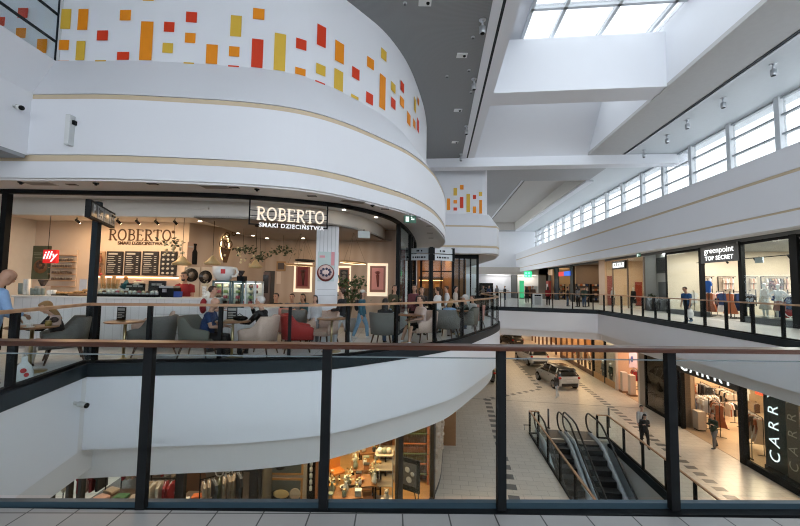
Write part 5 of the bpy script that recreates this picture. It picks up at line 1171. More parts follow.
# ------------------------------------------------------------------ UPPER RIGHT SHOPS
EM = E1*-1.0
def vrect(x0, y0, x1, y1, v):
    xm, ym = (x0+x1)/2, (y0+y1)/2
    ua_, ub_ = U(PV(x1, ym, v)), U(PV(x0, ym, v)); return ua_, ub_, PV(xm, y1, v).z, PV(xm, y0, v).z
def vbox(mb, x0, y0, x1, y1, v, d0=0, d1=.03):
    a, b, c, d = vrect(x0, y0, x1, y1, v); return mb.bbox(a, b, v+d0, v+d1, c, d)
def PU(x, y, u):
    d = ray(x, y); return CAMP+d*(u/E1.dot(d))
def Ux(x, y, v): return U(PV(x, y, v))
def shell(name, u0, u1, v0, v1, z0, z1, wall, floor=None, ceil=None, lights=None):
    mb = MB().bbox(u0, u1, v1, v1+.15, z0, z1).bbox(u0-.06, u0, v0+.02, v1, z0, z1).bbox(u1, u1+.06, v0+.02, v1, z0, z1)
    struct(mb.build('wall_'+name, wall))
    if floor: struct(MB().bbox(u0, u1, v0, v1, z0, z0+.012).build('floor', floor, rotz=-ANG, world=True))
    if ceil: struct(MB().bbox(u0, u1, v0+.02, v1, z1-.06, z1).build('ceiling', ceil))
    for (uu, vv, sx, sy, pw, col) in lights or []: LIGHTS.append((B(uu, vv, z1-.1), sx, sy, pw, col, -ANG))
GW = M('greenpoint_wall', (.66, .58, .48), .6); GREYP = M('grey_plaster', (.33, .345, .33), .6)
SV = 14.4
ug0, ug1 = Ux(799, 300, SV)-4, Ux(667, 300, SV)
shell('fashion_shop', ug0, ug1, SV, 23.5, 0, 3.95, GW, M('shop_floor_grey', (.34, .34, .33), .35), M('shop_ceil', (.30, .32, .33), .6), [(ug1-6.5, 17, 2.5, 2.2, 150, (1, .88, .72)), (ug1-2.2, 16.4, 2.5, 2.2, 150, (1, .88, .72)), (ug1-2.5, 20.5, 3, 2.2, 190, (1, .88, .72))])
gl = struct(MB().bbox(ug0, Ux(742, 290, SV), SV, SV+.015, .28, 3.7).bbox(Ux(700, 290, SV), ug1, SV, SV+.015, .28, 3.7).build('window_6', GLASSD))
fm = MB()
for x, w_ in ((702, .10), (742, .10), (796.5, .16)): u = Ux(x, 290, SV); fm.bbox(u-w_, u+w_, SV-.06, SV+.12, 0, 3.8)
fm.bbox(ug1-.04, ug1+.04, SV-.03, SV+.05, 0, 3.72).bbox(ug0, ug1, SV-.03, SV+.08, 3.66, 3.8)
fm.build('window_frame', BLACK, gl, True)
struct(MB().bbox(ug0, Ux(742, 290, SV), SV-.02, SV+.9, 0, .28).bbox(Ux(700, 290, SV), ug1, SV-.02, SV+.5, 0, .28).build('trim_18', M('plinth_dark', (.05, .06, .065), .3)))
a, b, z0, z1 = vrect(701, 244, 739, 262, SV-.1)
t = thing('shop_sign', 'black shop sign with white two line lettering over the clothes shop door', 'sign', B((a+b)/2, SV-.1, z0))
MB().bbox(a, b, SV-.12, SV-.04, z0, z1).build('panel', M('sign_black', (.02, .02, .02)), t, True)
cw = b-a; o = B((a+b)/2, SV-.125, 0)
MB().text('greenpoint', o+ZV*(z0+(z1-z0)*.68), EM, ZV, .44, .02, bold=-.002).build('lettering', emis('sign_glow', (.9, .92, .92), .6), t, True)
MB().text('TOP SECRET', o+ZV*(z0+(z1-z0)*.24), EM, ZV, .30, .02, bold=.006, spacing=1.12).build('lettering', emis('sign_glow', (.9, .92, .92), .6), t, True)
# track rails with spots, exit light
t = thing('track_light', 'black ceiling track with spot heads inside the clothes shop', 'lamp', B(ug0+3, 16, 2.9)); MB().bbox(ug0+.3, ug1-.3, 15.98, 16.02, 3.12, 3.16).build('rail', BLACK, t, True)
for k in range(7):
    u = ug0+.8+k*(ug1-ug0-1.6)/6; h_ = MB().tube([B(u, 16, 3.12), B(u, 16.1, 2.98)], .05, 8).build('spot_head', BLACK, t, True)
for k in (0.25, .75): MB().bbox(ug0+(ug1-ug0)*k-.01, ug0+(ug1-ug0)*k+.01, 15.99, 16.01, 3.16, 3.9).build('hanger', BLACK, t, True)
# wall frames for clothes
SHIRT = [(-.09, 0), (-.045, -.02), (.045, -.02), (.09, 0), (.23, -.06), (.28, -.28), (.21, -.30), (.18, -.18), (.19, -.66), (-.19, -.66), (-.18, -.18), (-.21, -.30), (-.28, -.28), (-.23, -.06)]
TROU = [(-.16, 0), (.16, 0), (.19, -.9), (.04, -.9), (0, -.25), (-.04, -.9), (-.19, -.9)]
DRESS = [(-.09, 0), (0, -.05), (.09, 0), (.16, -.05), (.13, -.4), (.30, -1.05), (-.30, -1.05), (-.13, -.4), (-.16, -.05)]
GARM = {}; GARM_LAST = []
def garment(kind, mat, label, loc, rz, group):
    key = (kind, mat.name)
    if key in GARM:
        GARM_LAST.append(dup(GARM[key], loc, rz, label, group)); return GARM_LAST[-1]
    poly = {'shirt': SHIRT, 'trousers': TROU, 'dress': DRESS}[kind]
    nm = {'shirt': 'shirt', 'trousers': 'trousers', 'dress': 'dress'}[kind]
    t = thing(nm, label, nm, loc, rz, group); q = MB(); n = len(poly); k = 3; vs = []
    for (d, s) in ((-.035, .93), (-.012, 1), (.012, 1), (.035, .93)):
        for (x, z) in poly: vs.append((x*s, d+.012*math.sin(x*25), z))
    fs = [(i*n+j, i*n+(j+1) % n, (i+1)*n+(j+1) % n, (i+1)*n+j) for i in range(k) for j in range(n)]+[tuple(range(n))[::-1], tuple(range(k*n, (k+1)*n))]
    q.add(vs, fs, False); q.build('cloth', mat, t)
    MB().tube([(-.16, 0, -.03), (0, 0, .03), (.16, 0, -.03)], .008, 5).tube([(0, 0, .03), (0, 0, .09), (.02, 0, .105)], .005, 5).build('hanger', CHROME, t)
    GARM[key] = t; GARM_LAST.append(t); return t
CN = {}
def cl(n, c): CN[n] = cloth(n, c); return n
for n, c in (('white', (.62, .62, .60)), ('cream', (.50, .43, .36)), ('black', (.012, .012, .014)), ('navy', (.012, .035, .11)), ('red', (.30, .015, .02)), ('rust', (.33, .10, .04)), ('pink', (.55, .34, .28)), ('denim', (.07, .12, .2)), ('beige', (.40, .30, .22)), ('olive', (.09, .09, .05)), ('brown', (.10, .05, .03)), ('grey', (.14, .14, .15)), ('green', (.06, .16, .07)), ('bright blue', (.01, .10, .42)), ('orange', (.60, .14, .03))): cl(n, c)
def rack(where, p, ang, n, cols, hgt=1.45, L=1.2, kinds=('shirt',), rn_=random.Random(5)):
    p = Vector(p); t = thing('clothes_rack', 'black metal clothes rack '+where, 'clothes rack', p, ang)
    f = MB()
    for s in (-1, 1): f.tube([(s*L/2, 0, .02), (s*L/2, 0, hgt)], .016, 6).tube([(s*L/2, -.22, .02), (s*L/2, .22, .02)], .016, 6)
    f.build('upright', BLACK, t); MB().tube([(-L/2, 0, hgt), (L/2, 0, hgt)], .014, 6).build('rail', BLACK, t)
    R_m = Matrix.Rotation(ang, 3, 'Z')
    for i in range(n):
        c = cols[i % len(cols)]; kd = kinds[i % len(kinds)]
        off = Vector((-L/2+.1+(L-.2)*i/max(1, n-1), 0, hgt-.105))
        garment(kd, CN[c], '%s %s hanging on the clothes rack %s' % (c, kd, where), p+R_m @ off, ang+PI/2+rn_.uniform(-.25, .25), 'clothes hanging on the rack '+where)
def wall_frame(where, x0, x1, u, n, cols):
    v0, v1 = V(PU(x0, 290, u)), V(PU(x1, 290, u)); w = v1-v0; zb = .55; h = PU((x0+x1)/2, 276.5, u).z-zb
    t = thing('wall_rail', 'black wall frame with clothes '+where, 'clothes rail', B(u, (v0+v1)/2, zb), -ANG)
    f = MB().box(-w/2, -w/2+.04, -.02, .02, 0, h).box(w/2-.04, w/2, -.02, .02, 0, h).box(-w/2, w/2, -.02, .02, h-.04, h).box(-w/2, -w/2+.04, -.2, -.02, h-.04, h).box(w/2-.04, w/2, -.2, -.02, h-.04, h).box(-.03, .03, .02, .06, h*.5, h*.5+.05); f.build('frame', BLACK, t)
    MB().tube([(-w/2, -.18, h-.02), (w/2, -.18, h-.02)], .014, 6).build('rail', BLACK, t)
    for i in range(n):
        c = cols[i % len(cols)]; garment('shirt', CN[c], '%s shirt hanging on the wall frame %s' % (c, where), B(u-.18, v0+.2+(w-.4)*i/max(1, n-1), zb+h-.13), -ANG+PI/2-.5, 'clothes on the wall frame '+where)
for i, (x0, x1, n, cs) in enumerate(((704.5, 712.5, 4, ['white', 'beige', 'grey']), (718, 734, 6, ['cream', 'pink', 'white']), (745, 756, 5, ['beige', 'cream', 'rust']), (761, 788, 8, ['white', 'grey', 'beige', 'pink']))):
    wall_frame(['behind the shop door sign', 'right of the shop doorway', 'behind the dark shop window post', 'behind the white dressed mannequin'][i], x0, x1, ug1-.12, n, cs)
for i, (x, v, n, cs, L, kd) in enumerate(((692, 16.0, 6, ['white', 'red', 'black', 'beige'], .9, ('shirt',)), (711, 15.6, 10, ['rust', 'pink', 'orange', 'beige'], 1.0, ('dress', 'shirt')), (721, 16.2, 9, ['navy', 'white', 'red'], .9, ('shirt', 'dress')), (731, 15.5, 10, ['rust', 'orange', 'cream'], 1.0, ('dress',)), (738, 15.9, 6, ['navy', 'denim'], .7, ('trousers',)), (750, 15.9, 10, ['black', 'rust', 'white', 'navy'], 1.0, ('shirt',)), (786, 16.2, 7, ['navy', 'red', 'grey'], 1.1, ('shirt', 'dress')))):
    y = 316; p = PV(x, y, v); p = B(U(p), v, .014)
    rack(['just left of the dark shop door post', 'under the bright blue jacket', 'in the middle of the shop doorway', 'at the right side of the shop doorway', 'of jeans by the dark post', 'left of the white dressed mannequin', 'behind the pink skirted mannequin'][i], p, -ANG+(.9 if i % 2 else 1.3), n, cs, 1.4, L, kd)
p = PV(708, 285, 15.1); garment('shirt', CN['bright blue'], 'bright blue jacket hanging high beside the black shop door post', B(U(p), 15.1, 2.0), -ANG+PI/2, None)
p = B(U(p), 15.1, .014); t = thing('display_stand', 'thin black stand carrying the bright blue jacket', 'stand', p); MB().tube([(0, 0, 0), (0, 0, 2.02), (0, .05, 2.1)], .015, 6).build('pole', BLACK, t); MB().lathe([(.18, 0), (.18, .015)], 16).build('base', BLACK, t)
# mannequins in the window
MANQ = M('mannequin_white', (.80, .78, .74), .4)
def mannequin(label, x, v, z, rz, h=1.72, **kw):
    p = PV(x, 320, v); return person(label, B(U(p), v, z), rz, h=h, skin=MANQ, hair=('bald', MANQ), shoes=None, vox=.013, mannequin=True, female=True, cat='mannequin', name='mannequin', **kw)
mannequin('white mannequin in a long cream dress in the shop window', 766, 14.9, .285, PI/2, top=CN and CREAMC, sleeve='none', bottom=CREAMC, skirt=True, h=1.66, lean=0)
mannequin('white mannequin in white top and long pink skirt in the shop window', 780, 14.95, .285, PI/2+.2, top=WHT, sleeve='long', bottom=cloth('dusty_pink', (.36, .16, .13)), skirt=True, h=1.6, ua=((-.8, .1, -.6), (.8, .1, -.6)), fa=((.6, .4, -.5), (-.6, .4, -.5)))
t = thing('floral_ornament', 'dark red round floral ornament between the two window mannequins', 'ornament', B(Ux(773, 300, 15.1), 15.15, 1.7)); MB().tube([(0, 0, -1.41), (0, 0, -.1)], .012, 6).build('stand', BLACK, t); leaf_cluster(MB(), (0, 0, 0), .22, .2, .2, 60, .12, .05, rn).build('petals', cloth('wine', (.12, .03, .04)), t)
t = thing('hoop_stand', 'white hoop display stand at the right end of the shop window', 'stand', B(Ux(790, 310, 15.0), 15.0, .285)); MB().tube([Vector((0, .3*math.cos(k*PI/10), .55+.45*math.sin(k*PI/10))) for k in range(21)], .018, 6).build('hoop', MANQ, t); MB().lathe([(.14, 0), (.14, .02), (.02, .04), (.02, .1)], 14).build('base', MANQ, t)
for u in (8, 13, 18, 22.5, 27, 33, 40): LIGHTS.append((B(u, 12.6, 3.9), .6, 2.5, 26, (1, .93, .84), -ANG))  # unseen soffit lamps added to brighten the gallery and recess
# person walking with bag
p = PZ(688, 322.5, 0); person('person in blue shirt and dark jeans walking past the clothes shop with a white bag', (p.x, p.y, 0), math.radians(98), h=1.76, hair=('short', HB), top=cloth('royal_blue', (.01, .06, .16)), sleeve='short', bottom=cloth('dark_denim', (.015, .03, .06)), shoes=cloth('blue_shoe', (.05, .12, .2)), thigh=((-.05, .40, -1), (.05, -.38, -1)), shin=((0, .05, -1), (0, -.45, -1)), lean=.1, headpitch=.3, vox=.009, fat=1.1, skin=SKIN2, extra=carry_bag(M('bag_white', (.65, .64, .62)), 0))
# ---- grey recess
ur0, ur1 = ug1+.06, Ux(643.5, 290, SV)
VB = V(PU(657, 290, ur1-.12)); print('recess', VB)
struct(MB().bbox(ur0, ur1, VB, VB+.2, 0, 3.95).bbox(ur1-.12, ur1, SV, VB, 0, 3.95).build('wall_recess', GREYP))
dr = struct(vbox(MB(), 659.5, 282, 668, 318, VB, -.05, -.005).build('door_1', M('door_grey', (.07, .08, .08), .4))); vbox(MB(), 660.5, 300, 661.2, 303, VB, -.10, -.05).build('door_handle', CHROME, dr, True)
t = thing('wall_panel', 'black square panel above the grey door', 'panel', PV(666, 273, VB)); vbox(MB(), 657, 257, 676, 273, VB, -.05, -.005).build('panel', M('panel_black', (.04, .045, .045), .3), t, True); vbox(MB(), 659, 259, 674, 271, VB, -.06, -.05).build('inset', M('panel_black2', (.03, .032, .033), .15), t, True)
def camera_unit(label, p, d, name='security_camera'):
    d = Vector(d).normalized(); t = thing(name, label, 'camera', p); s = d.cross(ZV).normalized(); w_ = M('camera_white', (.62, .63, .62), .4)
    MB().tube([-d*.12, Vector((0, 0, 0))], .03, 8).build('bracket', w_, t); MB().tube([Vector((0, 0, 0)), d*.13], .048, 12).build('housing', w_, t); MB().tube([d*.13, d*.15], .044, 12).build('lens', BLACK, t); return t
camera_unit('white security camera above the grey door in the recess', PV(667.5, 278, VB-.15), N1*-.5+EM*.6)
t = thing('planter', 'dark planter box with a small plant standing inside the grey recess', 'planter', B(ur1-.48, min(V(PU(652, 300, ur1-.48)), VB-.45), .001)); MB().box(-.28, .28, -.2, .2, 0, .85).build('box', M('planter_black', (.025, .025, .025), .5), t); leaf_cluster(MB(), (0, 0, .95), .3, .2, .18, 60, .18, .05, rn).build('foliage', LEAFD, t)
LIGHTS.append((B((ur0+ur1)/2, 15.4, 3.9), .8, .8, 30, (.95, 1, .97), -ANG)); LIGHTS.append((B(Ux(772, 290, 15.3), 16.0, 3.85), .5, .5, 150, (1, .95, .88), -ANG))  # two added lamps: one brightens the recess, one the window mannequins
# ---- beige shop with white word sign
ub0, ub1 = ur1, Ux(600.5, 290, SV)
shell('beige_shop', ub0, ub1, SV, 18, 0, 3.95, M('beige_shop', (.60, .46, .34), .6), None, M('beige_shop_ceil', (.5, .45, .4)), [((ub0+ub1)/2, 16, 2, 3, 130, (1, .76, .5))])
gl = struct(MB().bbox(ub0, ub1, SV, SV+.015, .05, 3.7).build('window_7', GLASSD)); fm = MB()
for x in (644.5, 628, 613, 601): u = Ux(x, 290, SV); fm.bbox(u-.05, u+.05, SV-.03, SV+.05, 0, 3.7)
fm.build('window_frame', M('frame_brown', (.16, .12, .09), .4), gl, True)
a, b, z0, z1 = vrect(614, 261, 626, 269, SV-.15); t = thing('shop_sign', 'small black box sign with white letters at the beige shop', 'sign', B((a+b)/2, SV-.15, z0)); MB().bbox(a, b, SV-.25, SV-.1, z0, z1).build('panel', M('sign_black', (.02, .02, .02)), t, True)
fc_ = MB().bbox(a+.12, b-.05, SV-.27, SV-.25, z0+.12, z1-.14).build('lit_face', emis('sign_glow', (.9, .92, .92), .6), t, True); q = MB(); w_ = (b-a-.17)/5
for k_ in range(4): q.bbox(b-.05-w_*(k_+.75), b-.05-w_*(k_+1.2), SV-.275, SV-.27, z0+.24, z0+.24+.16+.08*((k_*3) % 2))
q.build('lettering', M('sign_black', (.02, .02, .02)), fc_, True)
for i, (x0, y0, x1, y1, v, lab) in enumerate(((607, 276, 612.5, 300, 15.2, 'dark red display panel left in the beige shop'), (636, 282, 642, 312, 15.4, 'dark red display panel right in the beige shop'))):
    up_ = ub1-.5; p0, p1 = PU(x0, y1, up_), PU(x1, y0, up_); t = thing('display_board', lab, 'board', B(up_, (V(p0)+V(p1))/2, .001)); MB().bbox(up_, up_+.06, V(p0), V(p1), 0.05, p1.z).build('panel', M('panel_rust', (.22, .03, .015)), t, True); MB().bbox(up_-.1, up_+.16, V(p0), V(p1), 0.0, .05).build('base', BLACK, t, True)
t = thing('wall_picture', 'orange lit picture on the back wall of the beige shop', 'picture', PV(635, 276, 17.9)); vbox(MB(), 629, 263, 640, 277, 17.9, 0, .04).build('panel', emis('orange_lit', (.6, .26, .1), .5), t, True); vbox(MB(), 628.5, 262.5, 640.5, 263, 17.9, -.02, .04).build('rim', BRASS, t, True)
def mq2(label, x, v, **kw): p = PV(x, 312, v); return person(label, B(U(p), v, .03), PI/2+.3, h=1.66, skin=MANQ, hair=('bald', MANQ), shoes=None, vox=.016, mannequin=True, female=True, cat='mannequin', name='mannequin', **kw)
mq2('mannequin in white top left in the beige shop window', 613.5, 14.9, top=WHT, bottom=BLKC); mq2('mannequin in black dress with white collar in the beige shop window', 634, 14.9, top=BLKC, bottom=BLKC, skirt=True)
# ---- far shops along the right wing
def far_shop(name, x0, x1, wall, lcol, pw, ceilc=DCEIL):
    a, b = Ux(x1, 290, SV), Ux(x0, 290, SV); shell(name, a, b, SV, 18.2, 0, 3.95, wall, None, ceilc, [((a+b)/2, 15.8, 1.6, (b-a)*.6, pw, lcol)]); return a, b
a1, b1 = far_shop('dark_shop', 576, 600, M('brown_shop', (.20, .15, .11)), (1, .72, .45), 55)
a2, b2 = far_shop('cream_shop', 553, 575.6, M('cream_shop', (.5, .37, .22)), (1, .74, .45), 55)
for i, (x, sh_, wh) in enumerate(((580, a1, 'left in the dark shop'), (590, a1, 'in the middle of the dark shop'), (597, a1, 'right in the dark shop'), (558, a2, 'left in the cream shop'), (566, a2, 'in the middle of the cream shop'))):
    u_ = (b1 if i < 3 else b2)-.35; v_ = [14.9, 16.3, 17.5, 15.1, 16.9][i]
    t = thing('shelving_unit', 'dark shelving unit with goods '+wh, 'shelf', B(u_, v_, .001), -ANG-PI/2); MB().box(-.2, .2, -.6, -.55, 0, 1.9).box(-.2, .2, .55, .6, 0, 1.9).build('side_panel', BLACK, t)
    for k in range(4):
        s_ = MB().box(-.2, .2, -.55, .55, .2+.48*k, .24+.48*k).build('shelf', BLACK, t)
        for j in range(4): MB().box(-.16, .12, -.48+.26*j, -.28+.26*j, .241+.48*k, .42+.48*k+.05*(j % 2)).build('goods', CN[['rust', 'cream', 'navy', 'beige'][(j+k+i) % 4]], s_)
def far_sign(label, x0, y0, x1, y1, cols, name='shop_sign', letters=None):
    a, b, z0, z1 = vrect(x0, y0, x1, y1, SV-.15); t = thing(name, label, 'sign', B((a+b)/2, SV-.15, z0)); n = len(cols)
    for i, c in enumerate(cols): pn = MB().bbox(b-(b-a)*(i+1)/n, b-(b-a)*i/n, SV-.2, SV-.1, z0, z1).build('panel', c, t, True)
    if letters: MB().text(letters, B((a+b)/2, SV-.21, (z0+z1)/2), EM, ZV, (z1-z0)*1.0, .02, bold=.01).build('lettering', emis('sign_glow', (.9, .92, .92), .6), t, True)
    return t
far_sign('red and blue lit shop sign on the far gallery', 559, 271.5, 570, 276, [emis('red_lit', (.45, .04, .04), .7), emis('blue_lit', (.03, .10, .5), .7)])
fc = [('dark_pillar', 555, 558.5, M('pillar_teal', (.02, .035, .05))), ('brown_pillar', 571, 574, M('pillar_black', (.02, .018, .016))), ('tan_pillar', 600, 606, M('pillar_tan', (.5, .36, .26)))]
for nm, x0, x1, mt in fc:
    a, b = Ux(x1, 290, SV), Ux(x0, 290, SV); struct(MB().bbox(a, b, SV-.08, SV+.1, 0, 3.95).build('trim_19', mt))
# far end facade, facing the viewer
EY = 46.5
def ebox(mb, x0, y0, x1, y1, d0=0, d1=.1): return pbox(mb, x0, y0, x1, y1, EY, d0, d1)
ex0, ex1, ex2 = PY(497, 290, EY).x, PY(517.5, 290, EY).x, PY(546, 290, EY).x
struct(MB().box(ex1, ex2+.6, EY+3, EY+3.1, 0, 3.95).box(ex1-.1, ex1, EY, EY+3.1, 0, 3.95).box(ex2+.6, ex2+.7, EY, EY+3.1, 0, 3.95).build('wall_green_shop', M('dgreen_shop', (.05, .055, .05))))
struct(MB().box(9.0, ex1-.1, EY+4, EY+4.1, 0, 3.95).build('wall_far_shop', M('far_white', (.6, .58, .55)))); LIGHTS.append(((ex1-1.8, EY+2, 3.2), 3, 2, 60, (1, .95, .9), 0)); LIGHTS.append(((ex1+1.8, EY+1.5, 3.2), 2.5, 1.5, 60, (1, .85, .7), 0))
struct(MB().box(6, ex2+3, EY-.1, EY+.1, 3.05, 4.0).build('shadow_gap0', M('far_head', (.55, .52, .48))))
struct(ebox(MB(), 538.5, 262, 545.5, 310).build('shadow_gap5', M('pillar_grey', (.17, .17, .155))))
struct(ebox(MB(), 545.8, 262, 547.5, 310).build('shadow_gap6', BLACK))
t = thing('shop_sign', 'bright green lit shop sign at the far end of the hall', 'sign', PY(527.5, 278, EY)); ebox(MB(), 524, 271.5, 531, 277.5, .1, .25).build('panel', emis('green_lit', (.02, .55, .22), 1.0), t, True); c = PY(527.5, 274.5, EY-.26); q = MB()
for sx_ in (-1, 1):
    for sz_ in (-1, 1): q.ell(c+Vector((sx_*.2, 0, sz_*.17)), (.16, .02, .13), 10, 6)
q.build('emblem', emis('green_pale', (.25, .8, .5), .7), t, True)
t = thing('poster_stand', 'bright green display panel left below the green shop sign', 'poster', PY(521, 300, EY)); c = PY(521, 290, EY); MB().box(c.x-.28, c.x+.28, EY-.3, EY-.25, .1, 2.3).build('panel', emis('green_lit2', (.03, .30, .13), .6), t, True); MB().box(c.x-.3, c.x+.3, EY-.4, EY-.15, 0.001, .1).build('base', BLACK, t, True)
for i, (x, c_, lab) in enumerate(((528, 'rust', 'rust red display rack under the green sign'), (534, 'white', 'white display rack right of the green sign'))):
    c = PY(x, 290, EY+.6); t = thing('display_rack', lab, 'rack', (c.x, EY+.6, .001)); MB().box(-.4, .4, -.15, .15, .3, 1.6).build('goods', cloth(c_+'_goods', (.33, .10, .04) if i == 0 else (.5, .5, .5)), t); MB().box(-.42, .42, -.17, .17, 0, .3).build('base', BLACK, t)
ua3, ub3 = Ux(552.5, 290, SV), Ux(546.5, 290, SV)
shell('poster_shop', ua3, ub3, SV, 18.2, 0, 3.95, M('poster_shop', (.3, .2, .15)), None, None, [((ua3+ub3)/2, 15.6, 1.5, 3, 60, (1, .75, .5))])
c = PV(549.5, 300, SV-.4); t = thing('poster_stand', 'red and white poster column by the far shops', 'poster', B(U(c), SV-.4, .001), -ANG); MB().box(-.25, .05, -.45, .45, .1, 2.3).build('panel', M('poster_red', (.35, .05, .04)), t); MB().box(-.26, -.25, -.3, .3, 1.2, 1.9).build('print', WHT, t); MB().box(-.3, .1, -.5, .5, 0, .1).build('base', BLACK, t)
# white info kiosk seen through bridge railing
p = PZ(540, 306.5, 0); t = thing('info_kiosk', 'white kiosk frame standing on the bridge behind the railing', 'kiosk', (p.x, p.y+.5, 0)); MB().box(-.36, .36, -.08, .08, 0, 1.02).build('body', M('kiosk_white', (.68, .68, .68), .4), t); MB().box(-.26, .26, -.09, -.08, .12, .72).build('screen', M('kiosk_grey', (.42, .43, .44), .3), t); MB().box(-.26, .26, -.09, -.08, .78, .9).build('slot', BLACK, t)
# far end shop
t = thing('shop_counter', 'white counter of the far shop at the end of the hall', 'counter', (ex1-2.2, EY+1.6, 0.001)); MB().box(-1.4, 1.4, -.4, .4, 0, 1.0).build('body', WTOP, t); MB().box(-1.45, 1.45, -.45, .45, 1.0, 1.05).build('worktop', M('counter_dark', (.1, .1, .1)), t)
t = thing('wall_shelf', 'dark shelving in the far shop at the end of the hall', 'shelf', (ex1-1.9, EY+3.8, .9)); MB().box(-1.5, 1.5, 0, .18, 0, 1.6).build('back_panel', M('shelf_grey', (.2, .2, .2)), t)
for k in range(4): MB().box(-1.5, 1.5, -.2, 0, .1+.4*k, .14+.4*k).build('shelf', M('shelf_light', (.5, .5, .5)), t)
t = thing('display_cabinet', 'black display cabinet left in the far shop', 'cabinet', (PY(486, 290, 44).x, 44, 0.001)); MB().box(-.8, .8, -.3, .3, 0, 1.9).build('body', BLACK, t); MB().box(-.7, .7, -.31, -.3, .9, 1.7).build('glass_door', M('porthole_black', (.02, .02, .02)), t)
# people far away on the bridge and gallery
fp = [(483, 33, 'left of the terrace railing end', GREYC), (489, 36, 'in navy behind the terrace railing end', NAVY), (497, 38, 'in grey near the far counter', GREYC), (505, 40, 'in black before the far shop', BLKC), (527, 34, 'in dark clothes under the green sign', BLKC), (533, 31, 'in brown right of the green sign', BROWNC), (548, 30, 'in red by the poster stand', REDC), (567.5, 29, 'in black below the red and blue sign', BLKC), (578, 28.5, 'in grey below the lit cream shop', GREYC), (584, 28, 'in olive before the dark shop', GREENC), (588.5, 29, 'in black before the dark shop', BLKC)]
for i, (x, Y, lab, mt) in enumerate(fp):
    d = ray(x, 292); p = CAMP+d*(Y/d.y); person('distant person '+lab, (p.x, p.y, 0), rn.uniform(0, 6), h=1.62+.1*rn.random(), hair=('short' if i % 2 else 'long', HK if i % 3 else HB), top=mt, bottom=JEAN if i % 2 else BLKC, vox=.022, group=None)
# tables and planters near the far terrace
p = PZ(478, 300.5, 0)
t = thing('planter', 'planter with twiggy pale flowers beyond the end of the terrace', 'planter', (6.0, 27.5, 0)); MB().box(-.5, .5, -.25, .25, 0, .8).build('box', BLACK, t); leaf_cluster(MB(), (0, 0, 1.05), .6, .25, .35, 90, .16, .04, rn).build('foliage', M('leaf_dry', (.22, .18, .14), .6, var=.4), t)
# exit signs
def exit_sign(label, p, ex, s=1.0, green=True):
    t = thing('exit_sign', label, 'exit sign', p); ex = Vector(ex).normalized(); ey = ex.cross(ZV)
    MB().obox(Vector((0, 0, 0)), ex, ey, ZV, -.17*s, .17*s, -.02, .02, -.22*s, -.02).build('panel', emis('exit_green', (.008, .06, .032), .2) if green else emis('exit_white', (.30, .34, .34), .15), t)
    if green: MB().obox(Vector((0, 0, 0)), ex, ey, ZV, -.12*s, -.03*s, .02, .026, -.19*s, -.05*s).obox(Vector((0, 0, 0)), ex, ey, ZV, .03*s, .12*s, .02, .026, -.14*s, -.10*s).ell(ex*.04*s+ZV*-.07*s+ey*.023, (.02, .02, .02), 6, 5).build('pictogram', emis('exit_glow', (.6, .75, .68), .5), t)
    MB().obox(Vector((0, 0, 0)), ex, ey, ZV, -.01, .01, -.01, .01, -.03, .03).build('mount', BLACK, t)
p = PZ(410, 215, 3.42); exit_sign('green exit sign under the curved white soffit', (p.x, p.y, 3.42), (1, .15, 0))
p = PY(364, 231, 10.2); exit_sign('pale exit sign panel under the cafe bulkhead', (p.x, 10.2, 3.05), (1, .3, 0), 1.0, False)
p = PV(638.5, 253, 12.5); exit_sign('green exit sign under the right gallery soffit', p, EM, 1.2)
p = PV(759, 257, 15.5); exit_sign('pale exit sign hanging inside the clothes shop', p, EM, 1.3, False)
